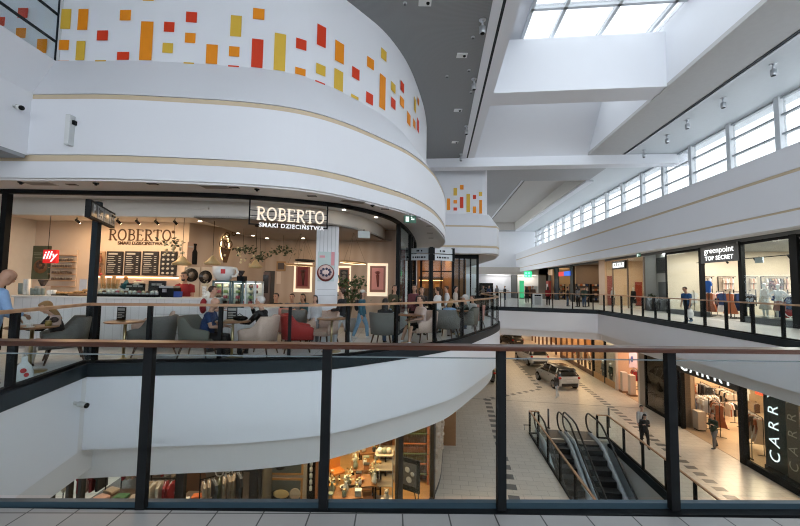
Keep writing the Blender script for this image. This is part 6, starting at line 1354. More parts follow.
# ------------------------------------------------------------------ ESCALATORS
STEPM = wave_mat('step_grooves', (.022, .024, .027), (.008, .009, .010), 18, .45, 'X', .4); RUB = M('rubber_rail', (.012, .012, .013), .35); SKIRT = M('skirt_steel', (.62, .66, .70), .4, .5); PLATE = wave_mat('landing_plate', (.055, .058, .062), (.03, .03, .032), 14, .4, 'X', .3)
def escalator(label, v0, v1, ztop=LOW, utop=18.15, run=11.0):
    sl = math.tan(math.radians(30)); t = thing('escalator', label, 'escalator', B(utop, (v0+v1)/2, ztop), 0, None)
    MB().bbox(utop-.05, utop+1.0, v0+.02, v1-.02, ztop-.08, ztop+.004).build('landing_plate', PLATE, t, True)
    MB().bbox(utop-.14, utop-.05, v0+.1, v1-.1, ztop-.08, ztop+.006).build('comb_plate', M('comb_steel', (.5, .5, .48), .3, .6), t, True)
    for k in range(26):
        u = utop-.14-.40*(k+1); z = ztop-.0-.231*max(0, k-.6)
        MB().bbox(u, u+.40, v0+.12, v1-.12, z-.30, z).build('step', STEPM, t, True)
    def zl(u): return ztop-max(0, (utop-.5-u))*sl
    us_ = [utop+.75, utop+.3, utop-.2, utop-.6]+[utop-.6-.8*i for i in range(1, 14)]
    for v in (v0, v1):
        inner = 1 if v == v0 else -1
        g = MB(); n = len(us_); vs = []
        for vv in (v-.008, v+.008):
            for u in us_: vs += [B(u, vv, zl(u)+.05), B(u, vv, zl(u)+.92)]
        fs = [(2*i, 2*i+1, 2*i+3, 2*i+2) for i in range(n-1)]+[(2*n+2*i, 2*n+2*i+2, 2*n+2*i+3, 2*n+2*i+1) for i in range(n-1)]
        g.add(vs, fs, False).build('glass_panel', GLASS, t, True)
        cap = [B(utop+.55, v, ztop+.12)]+[B(utop+.75+.42*math.sin(a), v, ztop+.52-.42*math.cos(a)) for a in [PI*i/8 for i in range(0, 9)]]+[B(u, v, zl(u)+.95) for u in us_[1:]]
        MB().tube(cap, .042, 8).build('handrail', RUB, t, True)
        sk = MB(); vs = []
        for u in us_:
            for (dv, dz) in ((-.09, -.35), (-.09, .05), (-.03, .12), (.03, .12), (.09, .05), (.09, -.35)): vs.append(B(u, v+dv, zl(u)+dz))
        fs = [(i*6+j, (i+1)*6+j, (i+1)*6+(j+1) % 6, i*6+(j+1) % 6) for i in range(n-1) for j in range(6)]+[tuple(range(6)), tuple(range((n-1)*6, n*6))[::-1]]
        sk.add(vs, fs, False).build('skirt', SKIRT, t, True)
    return t
escalator('left escalator of dark grooved steps going down from the lower floor', 4.98, 6.10)
escalator('right escalator of dark grooved steps going down from the lower floor', 6.36, 7.48)
# pit walls
struct(MB().bbox(pu0, pu1, pv1-.02, pv1+.02, -11, LOW-.01).bbox(pu0, pu1, pv0-.02, pv0+.02, -11, LOW-.01).bbox(pu1-.02, pu1+.02, pv0, pv1, -11, LOW-.01).bbox(pu0-.02, pu0+.02, pv0, pv1, -11, LOW-.01).build('wall_pit', WHITE2))
struct(MB().bbox(pu0, pu1, pv0, pv1, -11.1, -11).build('floor', M('pit_floor', (.05, .05, .05), .5)))
struct(MB().bbox(18.1, pu1, pv0, 4.98, LOW-.1, LOW+.002).bbox(18.1, pu1, 7.48, pv1, LOW-.1, LOW+.002).bbox(18.1, pu1, 6.1, 6.36, LOW-.1, LOW+.002).build('floor', LTILE, rotz=-ANG, world=True))
lp = [tuple(B(u, v))[:2] for u, v in ((1.0, 4.55), (18.5, 4.55), (18.5, 4.98))][::-1]
L_ = [0.02]+[1+i/12 for i in range(0, 13)]; L_[1] = 1.001
railing('glass_railing', 'glass railing with oak handrail left of the escalators', lp, L_[:-1]+[1.99], WOOD2, B(18.5, 4.55, LOW), z0=LOW)
rp = [tuple(B(u, v))[:2] for u, v in ((18.4, 7.62), (18.4, 8.12), (1.0, 8.12))]
railing('glass_railing', 'glass railing with oak handrail right of the escalators', rp, [.03, .97]+[1+i/12 for i in range(1, 12)]+[1.99], WOOD2, B(18.4, 8.12, LOW), z0=LOW)
struct(MB().bbox(1, 18.3, 8.03, 8.22, LOW-.3, LOW+.02).bbox(1, 18.4, 4.5, 4.62, LOW-.3, LOW+.02).build('shadow_gap1', DARK))
# bollards near the escalator head
for i, (x, y) in enumerate(((548.5, 428), (609, 427))):
    p = PZ(x, y, LOW); t = thing('bollard', ['slim dark steel post at the head of the left escalator', 'slim dark steel post at the head of the right escalator'][i], 'bollard', p); MB().tube([(0, 0, 0), (0, 0, .95)], .045, 12).build('post', M('bollard_steel', (.12, .12, .125), .35, .6), t); MB().lathe([(.09, 0), (.09, .015)], 14).build('base', BLACK, t)
p = PZ(531, 431, LOW); t = thing('door_stopper', 'small steel barrier foot left of the escalator railing corner', 'barrier', p+Vector((-.18, .1, 0))); MB().tube([(-.15, 0, .25), (.1, 0, .25)], .02, 8).build('bar', BLACK, t); MB().tube([(-.1, 0, 0), (-.1, 0, .25)], .018, 8).build('post', CHROME, t)
# ------------------------------------------------------------------ CARS
def car(label, loc, rz, paint, L=3.85, W=.80, H=1.42, roofm=None):
    t = thing('car', label, 'car', loc, rz); roofm = roofm or paint; h = H/1.5; l = L/4.1
    DG = M('car_glass', (.015, .018, .02), .08, spec=.7); TYRE = M('tyre', (.012, .012, .012), .8); RIM = M('alloy', (.35, .36, .37), .3, .9); BLK = M('car_black', (.015, .015, .016), .4)
    st = [(-2.05, .45, .80, .62), (-2.02, .34, .93, .74), (-1.85, .28, 1.00, .83), (-1.2, .26, .99, .87), (0, .25, .96, .875), (.9, .26, .94, .87), (1.35, .28, .88, .84), (1.75, .30, .80, .78), (1.98, .36, .72, .66), (2.05, .45, .62, .5)]
    q = MB(); vs = []
    for (y, zb, zt, hw) in st:
        hw *= W/.875
        for (a, b) in ((-.92, 0), (-1, .28), (-1.0, .62), (-.94, .92), (-.80, 1), (.80, 1), (.94, .92), (1.0, .62), (1, .28), (.92, 0)): vs.append((a*hw, y*l, (zb+(zt-zb)*b)*h))
    n = 10; k = len(st); fs = [(i*n+j, (i+1)*n+j, (i+1)*n+(j+1) % n, i*n+(j+1) % n) for i in range(k-1) for j in range(n)]+[tuple(range(n)), tuple(range((k-1)*n, k*n))[::-1]]
    q.add(vs, fs, True).build('body', paint, t)
    cs = [(-1.98, .98, 1.02, .76), (-1.62, .97, 1.40, .72), (-1.1, .97, 1.47, .72), (-.2, .95, 1.50, .72), (.35, .95, 1.44, .71), (1.15, .93, .97, .74)]
    q = MB(); vs = []
    for (y, zb, zt, hw) in cs:
        hw *= W/.875
        for (a, b) in ((-1.12, 0), (-1.02, .5), (-.84, .94), (-.70, 1), (.70, 1), (.84, .94), (1.02, .5), (1.12, 0)): vs.append((a*hw, y*l, (zb+(zt-zb)*b)*h))
    n = 8; k = len(cs); fs = [(i*n+j, (i+1)*n+j, (i+1)*n+(j+1) % n, i*n+(j+1) % n) for i in range(k-1) for j in range(n)]+[tuple(range(n)), tuple(range((k-1)*n, k*n))[::-1]]
    q.add(vs, fs, True).build('windows', DG, t)
    q = MB(); vs = []; rs = [(-1.78, 1.37, .66), (-1.55, 1.435, .68), (-1.1, 1.485, .66), (-.2, 1.515, .66), (.35, 1.455, .64), (.42, 1.43, .62)]
    for (y, z, hw) in rs: hw *= W/.875; vs += [(-hw, y*l, (z-.035)*h), (-hw*.9, y*l, z*h+.004), (hw*.9, y*l, z*h+.004), (hw, y*l, (z-.035)*h)]
    q.add(vs, [(i*4+j, (i+1)*4+j, (i+1)*4+(j+1) % 4, i*4+(j+1) % 4) for i in range(5) for j in range(4)]+[(0, 1, 2, 3), (20, 21, 22, 23)], True).build('roof', roofm, t)
    for s in (-1, 1):   # pillars
        q = MB(); e = W/.875*s
        q.tube([(.80*e, -.45*l, .98*h), (.625*e, -.42*l, 1.47*h)], .03, 6).tube([(.82*e, -1.55*l, .99*h), (.62*e, -1.5*l, 1.43*h)], .05, 6).tube([(.82*e, 1.12*l, .96*h), (.63*e, .38*l, 1.45*h)], .028, 6); q.build('pillars', paint, t)
        for y in (-1.27, 1.30):
            a = (Vector((0, 1, 0)), ZV, X1*s); wz = .315*h
            MB().lathe([(.36*h, 0), (.36*h, .02)], 20, (.868*e-.05*s, y*l, wz), a).build('wheel_arch', BLK, t)
            w_ = MB().lathe([(.24*h, 0), (.315*h, .015), (.315*h, .2), (.24*h, .215)], 20, (.68*e, y*l, wz), a).build('wheel', TYRE, t)
            rm = MB().lathe([(.22*h, 0), (.21*h, .012), (.05*h, .02)], 16, (.68*e+.212*s, y*l, wz), a); rm.build('rim', RIM, w_)
        MB().ell((.72*e, -1.97*l, .86*h), (.13, .09, .085), 10, 8).build('tail_light', M('tail_red', (.35, .015, .015), .2), t)
        MB().ell((.62*e, 1.93*l, .68*h), (.16, .10, .07), 10, 8).build('headlight', M('head_lamp', (.55, .57, .6), .1), t)
        MB().ell((.93*e, .85*l, 1.0*h), (.08, .06, .065), 10, 8).build('mirror', paint, t)
        q = MB(); 
        for y in (-.5, .62): q.box(min(.866*e, .885*e), max(.866*e, .885*e), (y-.08)*l, (y+.08)*l, .80*h, .825*h)
        q.build('door_handles', BLK, t)
    MB().box(-.62*W/.875, .62*W/.875, -2.07*l, -1.93*l, .30*h, .52*h).build('rear_bumper', BLK, t, bevel=.03)
    MB().box(-.24, .24, -2.075*l, -2.04*l, .66*h, .76*h).build('number_plate', M('plate_white', (.6, .6, .58)), t)
    MB().box(-.55*W/.875, .55*W/.875, 1.98*l, 2.06*l, .36*h, .52*h).build('grille', BLK, t, bevel=.02)
    return t
SILV = M('silver_paint', (.50, .50, .48), .3, .3); WPAINT = M('white_paint_car', (.62, .62, .61), .25); BPAINT = M('black_paint', (.02, .02, .022), .2)
fd = Vector((-.10, 1, 0)).normalized(); sd_ = Vector((fd.y, -fd.x, 0)); rl = Vector((11.0, 25.0, LOW)); cc = rl+sd_*.82+fd*1.95
car('silver hatchback with black roof parked on the lower floor', cc, math.atan2(-fd.x, fd.y), SILV, L=3.65, W=.83, H=1.5, roofm=BPAINT)
p = PZ(526, 364.5, LOW); car('white car seen from behind beyond the silver hatchback', p+Vector((.75, .9, .0)), .06, WPAINT, L=4.1, W=.88, H=1.6)
p = PZ(494, 384, LOW); car('dark car mostly hidden behind the curved white balcony', p+Vector((-.85, 1.6, 0)), .1, BPAINT)
p = PZ(511, 346, LOW); car('black car far back under the bridge', (p.x+.3, p.y+1.2, LOW), .2, BPAINT)
# people on the lower floor
p = PZ(557, 397.5, LOW); person('brown haired person in grey top and white trousers walking by the silver hatchback', p, math.radians(110), h=1.66, hair=('long', HB), top=cloth('taupe', (.05, .04, .035)), bottom=WHT, shoes=SHW, vox=.012, female=True, thigh=((-.05, .3, -1), (.05, -.25, -1)), shin=((0, .05, -1), (0, -.4, -1)))
p = PZ(645, 447.5, LOW); person('person in black coat walking past the escalator railing holding a phone', p, math.radians(165), h=1.62, hair=('long', HK), top=BLKC, bottom=BLKC, vox=.011, female=True, thigh=((-.05, .3, -1), (.05, -.25, -1)), shin=((0, .05, -1), (0, -.4, -1)), headpitch=.4, fa=((.2, .8, .6), (-.3, .8, .5)))
p = PZ(649.5, 445, LOW)+Vector((0, .5, 0)); person('dark haired person with pale sleeves walking behind the black coat', p, math.radians(175), h=1.74, hair=('short', HK), top=LGREY, bottom=BLKC, vox=.011, thigh=((-.05, -.25, -1), (.05, .3, -1)), shin=((0, -.4, -1), (0, .05, -1)))
p = PZ(714.5, 448, LOW); person('person in dark green coat walking at the clothes shop entrance', p, math.radians(100), h=1.66, hair=('long', HB), top=GREENC, bottom=GREYC, shoes=SHB, vox=.011, female=True, thigh=((-.05, .35, -1), (.05, -.3, -1)), shin=((0, .0, -1), (0, -.45, -1)), fa=((.1, .9, .5), (-.1, .9, .5)))
# ------------------------------------------------------------------ LOWER RIGHT SHOPS
LV = 12.6; LZ = LOW; LT = -1.95
TANF = tile_mat('tan_floor', (.52, .38, .25), (.56, .42, .28), (.35, .25, .16), .6, .6, .006, .3)
TANW = M('tan_shop_wall', (.42, .30, .20), .6)
def sx(x, y=420): return Ux(x, y, LV)
c0, c1 = Ux(800, 440, LV)-4.5, Ux(680.5, 400, LV)
CU = c1+3.0
struct(MB().bbox(c0, CU, 19.5, 19.65, LZ, LT).bbox(c0-.06, c0, LV, 19.5, LZ, LT).bbox(CU, CU+.06, 13.3, 19.5, LZ, LT).bbox(c1, CU, 13.25, 13.31, LZ, LT).bbox(c1, c1+.06, LV+.02, 13.3, LZ, LT).build('wall_carry_shop', TANW))
struct(MB().bbox(c0, CU, LV, 19.5, LZ, LZ+.012).build('floor', TANF, rotz=-ANG, world=True))
for (uu, vv, sx_, sy_, pw) in ((c1-1, 14.8, 2.2, 2, 85), (c1+1.0, 16.2, 2, 3, 300), (c0+3, 15.0, 3, 3, 140), (c0+4, 17.5, 3, 3, 160)): LIGHTS.append((B(uu, vv, -2.05), sx_, sy_, pw, (1, .72, .46), -ANG))
# lintel with letters
ul0, ul1 = Ux(741.5, 400, LV), c1
zl0 = PV(744, 393, LV).z; zl1 = PV(744, 386, LV).z
t = thing('shop_sign', 'black lintel sign with large white letters over the lower clothes shop entrance', 'sign', B((ul0+ul1)/2, LV, zl0)); MB().bbox(ul0, ul1, LV-.12, LV+.05, zl0, LT).build('panel', M('sign_black', (.02, .02, .02)), t, True)
q = MB(); w5 = (ul1-ul0)
for chx, xp in zip('CARRY', (686.5, 697, 708, 720.5, 731)): q.text(chx, B(Ux(xp, 378, LV), LV-.13, zl0+.42), EM, ZV, .98, .02, bold=.004, sx=.9)
q.build('lettering', emis('sign_glow', (.9, .92, .92), .6), t, True)
gl = struct(MB().bbox(c0, ul0, LV, LV+.015, LZ+.25, LT).build('window_8', GLASSD)); fm = MB()
for x, w_ in ((743, .14), (683, .07)): u = Ux(x, 420, LV); fm.bbox(u-w_, u+w_, LV-.08, LV+.1, LZ, LT)
fm.bbox(c0, ul0, LV-.06, LV+.06, LZ, LZ+.25); fm.build('window_frame', BLACK, gl, True)
# dark vertical banner and a taupe copy standing in for its reflection
for i, (x0, x1, mt, mt2, lab, v) in enumerate(((765, 786.5, M('banner_dark', (.035, .045, .045), .5), emis('sign_glow', (.9, .92, .92), .6), 'dark vertical banner with white letters in the lower shop window', LV+.35), (787, 800, M('reflection_taupe', (.16, .12, .09), .5), M('reflection_cream', (.6, .5, .4)), 'taupe copy of the dark banner with cream letters, standing in for its reflection', LV+.30))):
    a, b = Ux(x1, 440, v), Ux(x0, 440, v); t = thing('banner', lab, 'banner', B((a+b)/2, v, LZ+.25)); MB().bbox(a, b, v, v+.06, LZ+.28, LT).build('panel', mt, t, True); MB().bbox(a-.03, b+.03, v-.03, v+.09, LZ+.013, LZ+.28).build('base', BLACK, t, True)
    q = MB(); H_ = LT-LZ-.3
    for j, chx in enumerate('CARRY'): q.text(chx, B((a+b)/2+(.02 if i == 0 else 0), v-.01, LZ+.28+H_*(.14+.175*j)), ZV, E1, min(.62, (b-a)*1.0), .01, bold=-.004)
    q.build('lettering', mt2, t, True)
# contents of the lower clothes shop
rr = random.Random(11)
def lrack(where, x, y, v, ang, n, cols, hgt=1.5, L=1.2, kinds=('shirt',)):
    p = PV(x, y, v); rack(where, B(U(p), v, LZ+.013), ang, n, cols, hgt, L, kinds, rr)
lrack('by the left side of the lower shop entrance', 690, 415, 13.6, -ANG+1.2, 7, ['denim', 'red', 'denim', 'rust'], 1.5, 1.3, ('trousers', 'shirt'))
lrack('with black trousers in the lower shop', 706, 410, 15.2, -ANG+1.4, 6, ['black', 'grey', 'black'], 1.75, 1.0, ('trousers',))
lrack('with white shirts in the lower shop entrance', 703, 425, 13.9, -ANG+1.5, 6, ['white', 'cream'], 1.55, 1.0)
lrack('at the middle of the lower shop entrance', 718, 430, 13.9, -ANG+1.1, 7, ['rust', 'beige', 'brown'], 1.6, 1.2, ('dress', 'shirt'))
lrack('behind the dark coat walker', 728, 428, 16, -ANG+1.4, 8, ['cream', 'beige', 'black'], 1.6, 1.3)
lrack('of denim by the lower shop jamb', 687.5, 410, 14.3, -ANG+.3, 6, ['denim', 'beige', 'rust'], 1.5, .9)
lrack('of pale tops beside the tall plinth', 709, 420, 14.6, -ANG+.2, 7, ['white', 'cream', 'beige'], 1.5, .9)
lrack('of dark tops left of the green coat', 713, 420, 15.8, -ANG+.2, 7, ['black', 'brown', 'grey'], 1.5, .9)
lrack('of mixed tops by the green coat', 733, 425, 15.2, -ANG+.2, 7, ['cream', 'rust', 'white', 'black'], 1.4, .9)
lrack('behind the lower shop window', 755, 440, 14.2, -ANG+1.3, 9, ['beige', 'rust', 'cream', 'brown'], 1.6, 1.4, ('dress', 'shirt'))
lrack('deep in the lower shop', 738, 405, 17.6, -ANG+1.4, 8, ['white', 'black', 'cream'], 1.6, 1.5)
for i, (x, kd, c, wh) in enumerate(((684.5, 'shirt', 'beige', 'at the far left'), (688.5, 'shirt', 'orange', 'beside the beige one'), (693, 'shirt', 'rust', 'right of the orange one'), (698, 'dress', 'cream', 'beside the rust one'), (704, 'trousers', 'black', 'above the white shirts'), (709, 'trousers', 'black', 'near the centre'), (714, 'shirt', 'brown', 'right of the black trousers'), (719, 'shirt', 'cream', 'behind the green coat walker'), (726, 'shirt', 'rust', 'left of the pale ones'), (731.5, 'shirt', 'white', 'beside the shop post'), (737, 'shirt', 'cream', 'nearest the shop post'), (750, 'shirt', 'beige', 'behind the shop window'), (757, 'dress', 'brown', 'behind the shop window'))):
    yl = 374+(x-683)*.31; p = PU(x, yl+7, CU-.12); garment(kd, CN[c], '%s %s on the side wall of the lower clothes shop, %s' % (c, kd, wh), p, -ANG+.15, None)
    MB().tube([p+ZV*.105, p+ZV*.105+E1*.12], .012, 6).build('wall_hook', BLACK, GARM_LAST[-1], True)
for i, (x, y, v, h_) in enumerate(((700, 432, 13.3, .95), (717, 420, 15.0, .9))):
    p = PV(x, y, v); t = thing('display_plinth', ['pale display plinth at the lower shop entrance', 'tall pale display plinth deeper in the lower shop'][i], 'plinth', B(U(p), v, LZ+.013), -ANG); MB().box(-.2, .2, -.2, .2, .06, h_).build('body', M('plinth_pale', (.5, .42, .34)), t, bevel=.01); MB().box(-.17, .17, -.17, .17, 0, .06).build('base', BLACK, t)
t = thing('wall_lamp', 'bright red orange lit box above the lower shop window', 'lamp', PV(759, 392, 15.5)); vbox(MB(), 755, 389, 763, 395, 15.5, 0, .15).build('panel', emis('red_orange', (.7, .06, .02), 1.0), t, True); vbox(MB(), 754.6, 388.4, 763.4, 389, 15.5, 0, .16).build('rim', BLACK, t, True)
t = thing('security_gate', 'slim grey security gate inside the lower shop window', 'gate', B(Ux(748, 455, LV+.6), LV+.6, LZ+.013), -ANG); MB().tube([(0, -.2, 0), (0, -.2, 1.4), (0, .2, 1.4), (0, .2, 0)], .02, 6).build('frame', M('gate_grey', (.25, .23, .2)), t); MB().box(-.03, .03, -.25, .25, 0, .05).build('base', BLACK, t)
# shop B : dark glass, grey jambs
b0, b1 = c1+.06, Ux(646, 400, LV)
shell('dark_glass_shop', b0, b1, LV, 13.1, LZ, LT, M('brown_interior', (.2, .15, .11)), None, None, [((b0+b1)/2, 12.9, .3, 1.2, 14, (1, .75, .5))])
gl = struct(MB().bbox(b0, b1, LV, LV+.015, LZ+.15, LT).build('window_9', glass_mat('smoky_glass', (.5, .5, .48), .08))); fm = MB().bbox(b0, b1, LV-.05, LV+.05, LZ, LZ+.15).bbox(b0, b1, LV-.05, LV+.05, LT-.25, LT)
for u in (b0+.06, b1-.06): fm.bbox(u-.06, u+.06, LV-.05, LV+.05, LZ, LT)
fm.build('window_frame', BLACK, gl, True)
for i, x in enumerate((658, 664)):
    t = thing('curtain', ['pale curtain left behind the dark shop glass', 'pale curtain right behind the dark shop glass'][i], 'curtain', B(Ux(x, 400, LV+.25), LV+.25, LZ)); pts = [(Ux(x, 400, LV+.25)-.3+.06*k, LV+.25+.04*(k % 2)) for k in range(11)]; MB().sweep([tuple(B(u, v))[:2] for u, v in pts], [(0, LZ+.02), (0, LT-.1), (.02, LT-.1), (.02, LZ+.02)]).build('cloth', M('curtain_pale', (.40, .34, .28)), t, True); MB().tube([B(pts[0][0]-.05, LV+.27, LT-.08), B(pts[-1][0]+.05, LV+.27, LT-.08)], .015, 6).build('rod', BLACK, t, True)
d0, d1 = b1, Ux(641, 400, LV); struct(MB().bbox(d0, d1, LV-.05, LV+.2, LZ, LT).build('shadow_gap2', M('jamb_grey', (.24, .22, .2), .5)))
# shop C : sports shop, pedestals and poster
e0, e1 = d1, Ux(616, 390, LV)
EU = e1+2.6
struct(MB().bbox(e0, EU, 17, 17.15, LZ, LT).bbox(e0-.06, e0, 13.35, 17, LZ, LT).bbox(EU, EU+.06, 13.5, 17, LZ, LT).bbox(e1, EU, 13.45, 13.51, LZ, LT).bbox(e1, e1+.06, LV+.02, 13.5, LZ, LT).build('wall_sports_shop', M('sports_wall', (.52, .36, .27))))
struct(MB().bbox(e0, EU, LV, 17, LZ, LZ+.012).build('floor', TANF, rotz=-ANG, world=True))
LIGHTS += [(B((e0+e1)/2, 14.4, LT-.1), 1.5, 2, 110, (1, .66, .42), -ANG), (B(e1+.8, 15.3, LT-.1), 1.5, 2, 150, (1, .70, .5), -ANG)]
fm = MB(); 
for u in (e0+.08, e1-.08): fm.bbox(u-.09, u+.09, LV-.06, LV+.1, LZ, LT)
fm.bbox(e0, e1, LV-.06, LV+.1, LT-.2, LT); struct(fm.build('shadow_gap3', M('frame_offwhite', (.5, .46, .42), .4)))
p0, p1 = PU(616.5, 367, EU-.1), PU(637, 350, EU-.1)
t = thing('poster_screen', 'bright pink and blue sports poster at the back of the open shop', 'poster', B(EU-.1, (V(p0)+V(p1))/2, p0.z)); MB().bbox(EU-.1, EU, V(p0), V(p1), p0.z, p1.z).build('panel', M('poster_lilac', (.45, .40, .52)), t, True)
q = MB()
for (x, y, r_) in ((622, 359, .3), (628, 361, .35), (632, 359, .25)): c_ = PU(x, y, EU-.12); q.ell(c_, (r_*.4, r_*.1, r_), 8, 6)
q.build('figures', M('poster_blue', (.05, .08, .25)), t, True); q = MB(); c_ = PU(618.5, 360, EU-.12); q.ell(c_, (.12, .05, .5), 8, 6); q.build('figure', M('poster_magenta', (.5, .08, .2)), t, True)
for i, (x, y) in enumerate(((624, 387), (632, 392.5))):
    p = PV(x, y, 12.95 if i else 12.85); p.z = LZ+.013; t = thing('display_plinth', ['tall white plinth at the sports shop entrance, farther one', 'tall white plinth at the sports shop entrance, nearer one'][i], 'plinth', p, -ANG); MB().box(-.17, .17, -.17, .17, .1, 1.35).build('body', M('plinth_white', (.56, .50, .45)), t, bevel=.01); MB().box(-.24, .24, -.24, .24, 0, .1).build('base', M('plinth_brown', (.2, .11, .06)), t)
for i, (x, y, v, cs) in enumerate(((622, 385, 15.5, ['rust', 'orange', 'black']), (636, 385, 14.2, ['red', 'brown', 'black']))):
    lrack(['behind the sports shop plinths', 'with red clothes beside the sports shop jamb'][i], x, y, v, -ANG+1.3, 6, cs, 1.35, 1.0)
# shop D and farther ones
f0, f1 = e1+.07, Ux(593, 365, LV)
shell('pale_shop', f0, f1, LV, 13.4, LZ, LT, M('pale_shop', (.58, .50, .42)), None, None, [((f0+f1)/2, 13.0, .5, 2.5, 40, (1, .82, .62))])
gl = struct(MB().bbox(f0, f1, LV, LV+.015, LZ+.3, LT).build('window_10', GLASSD)); fm = MB().bbox(f0, f1, LV-.03, LV+.05, LZ, LZ+.45); fm.build('window_sill', M('oak_plinth', (.42, .24, .1), .4), gl, True)
fm = MB()
for x in (593.5, 605): u = Ux(x, 365, LV); fm.bbox(u-.07, u+.07, LV-.05, LV+.08, LZ, LT)
fm.build('window_frame', BLACK, gl, True)
def mq3(label, x, v, top, bot): p = PV(x, 375, v); person(label, B(U(p), v, LZ+.02), PI/2, h=1.62, skin=MANQ, hair=('bald', MANQ), shoes=None, vox=.022, mannequin=True, cat='mannequin', name='mannequin', top=top, bottom=bot)
mq3('mannequin in grey behind the oak plinth shop window', 603.5, 12.9, GREYC, GREYC); mq3('mannequin in dark green at the oak plinth shop window corner', 611, 12.95, GREENC, BLKC)
g0, g1 = f1, f1+7.5
shell('warm_shop', g0, g1, LV, 15.6, LZ, LT, M('warm_shop', (.5, .28, .14)), None, None, [((g0+g1)/2-2, 13.9, 1.6, 3, 130, (1, .6, .3)), ((g0+g1)/2+2, 13.9, 1.6, 3, 130, (1, .6, .3))])
gl = struct(MB().bbox(g0, g1, LV, LV+.015, LZ+.3, LT).build('window_11', GLASSD)); fm = MB().bbox(g0, g1, LV-.03, LV+.05, LZ, LZ+.35).bbox(g0, g0+2.4, LV-.06, LV+.06, LT-.55, LT)
for k in range(6): fm.bbox(g0+.1+1.46*k-.08, g0+.1+1.46*k+.08, LV-.05, LV+.08, LZ, LT)
fm.build('window_frame', M('bronze_frame', (.10, .05, .03), .4), gl, True)
for k in range(5):
    u = g0+.8+1.46*k; mq3(['first', 'second', 'third', 'fourth', 'fifth'][k]+' mannequin of the warm lit shop row counted from the black pillar', 0 or 590-k*4, 13.2, [CREAMC, BROWNC, CREAMC, GREYC, REDC][k], [BLKC, CREAMC, BROWNC, BLKC, CREAMC][k])
h0, h1 = g1, g1+13
shell('far_warm_shop', h0, h1, LV, 15, LZ, LT, M('warm_shop2', (.5, .33, .2)), None, None, [((h0+h1)/2, 13.8, 1.6, 8, 220, (1, .66, .36))])
fm = MB()
for k in range(9): fm.bbox(h0+.1+1.6*k-.12, h0+.1+1.6*k+.12, LV-.05, LV+.1, LZ, LT)
struct(fm.build('shadow_gap4', M('bronze_frame', (.10, .05, .03))))
# lower hall ceiling lamps give the warm wash on the lower floor
for u in (26, 32, 38, 44): LIGHTS.append((B(u, 8.5, -2.0), 2.0, 2.5, 55, (1, .72, .46), -ANG))
for u in (6, 12, 18): LIGHTS.append((B(u, 11.6, -1.99), .5, 4.0, 12, (1, .78, .56), -ANG))
struct(MB().bbox(30, 52, -6, -5.8, LOW, -1.95).build('wall_lower_left', M('lower_wall', (.45, .36, .28))))
# ------------------------------------------------------------------ LOWER LEFT SHOPS (below the terrace)
lsf = smooth_path([(-9.5, 9.6), (-6.5, 9.45), (-4, 9.5), (-2.2, 9.75), (-.6, 10.4), (.55, 11.3), (1.14, 12.35), (1.55, 13.6), (1.78, 14.9), (2.1, 17), (2.5, 20), (2.7, 24)], 5)
def lk(x, y=485):
    k = hit_path(lsf, x, y); return k
kc = lk(433, 480)
WARM = M('warm_wood_wall', (.34, .17, .07), .5); PARQ = tile_mat('parquet', (.46, .26, .10), (.52, .30, .12), (.3, .16, .06), 1.2, .14, .003, .35, .5)
# divisions
k1, k2, k3 = lk(155), lk(251), lk(320)
def depthwall(k, L, mat, name):
    p, d = pp_at(lsf, k); n = Vector((-d.y, d.x, 0)); mb = MB().obox(p+ZV*LOW, n, d, ZV, .05, L, -.08, .08, 0, 3.65); return struct(mb.build(name, mat))
depthwall(k2+.05, 5, M('divider_dark', (.05, .045, .04)), 'wall_divider'); 
struct(MB().box(-10, -3.2, 14.0, 14.2, LOW, -1.95).build('wall_lower_dark', M('dark_shop_wall', (.035, .028, .024), .6)))
struct(MB().box(-3.2, 2.6, 16.5, 16.7, LOW, -1.95).build('wall_lower_warm', WARM))
struct(MB().box(-10, -3.3, 9.7, 14, LOW, LOW+.012).build('floor', M('dark_floor', (.08, .06, .045), .4)))
fl = [p for p in lsf if p[0] > -3.2 and p[1] < 16.5]; struct(tri_floor('floor', [(fl[0][0], 16.5)]+fl+[(fl[-1][0], 16.5)], LOW, LOW+.012, PARQ))
# glass and posts
sp1 = sub_path(lsf, lk(52), kc)
gl = struct(MB().sweep(sp1, [(.01, LOW+.1), (.01, LT), (-.01, LT), (-.01, LOW+.1)]).build('window_12', GLASSD)); fm = MB()
for x, w_ in ((50, .1), (70, .04), (82, .04), (181, .10), (254, .10), (261, .04), (320, .05), (399, .09), (432.5, .09)):
    k = lk(x)
    if k is None: continue
    p, d = pp_at(lsf, k); n = Vector((d.y, -d.x, 0)); fm.obox(p, d, n, ZV, -w_, w_, -.07, .07, LOW, LT)
fm.sweep(sp1, [(.05, LOW), (.05, LOW+.1), (-.05, LOW+.1), (-.05, LOW)]); fm.build('window_frame', M('frame_black_brown', (.022, .020, .018), .4), gl, True)
# curved pale display wall round the corner
sp2 = sub_path(lsf, kc+.1, len(lsf)-1.01)
struct(MB().sweep(sp2, [(.02, LOW), (.02, LT), (-.12, LT), (-.12, LOW)]).build('wall_lower_corner', M('corner_pale', (.50, .43, .36), .5)))
struct(MB().sweep(sp2, [(.03, LOW), (.03, LOW+.12), (.02, LOW+.12), (.02, LOW)]).build('baseboard_corner', M('frame_black_brown', (.022, .020, .018))))
k = lk(444, 440) or kc+2
t = thing('relief_panel', 'pale relief panel of shells on the curved lower corner wall', 'panel', (1.6, 13.6, -4.2)); q = MB()
for i in range(46):
    kk = kc+.5+ (len(lsf)-1-kc-6)*rr.random()*.5; p, d = pp_at(lsf, kk); n = Vector((d.y, -d.x, 0)); q.ell(p+n*.03+ZV*(LOW+.8+2.4*rr.random()), (.06+.05*rr.random(),)*3, 7, 5)
q.build('shells', M('shell_cream', (.55, .46, .38), .6), t, True)
k = lk(445, 420)
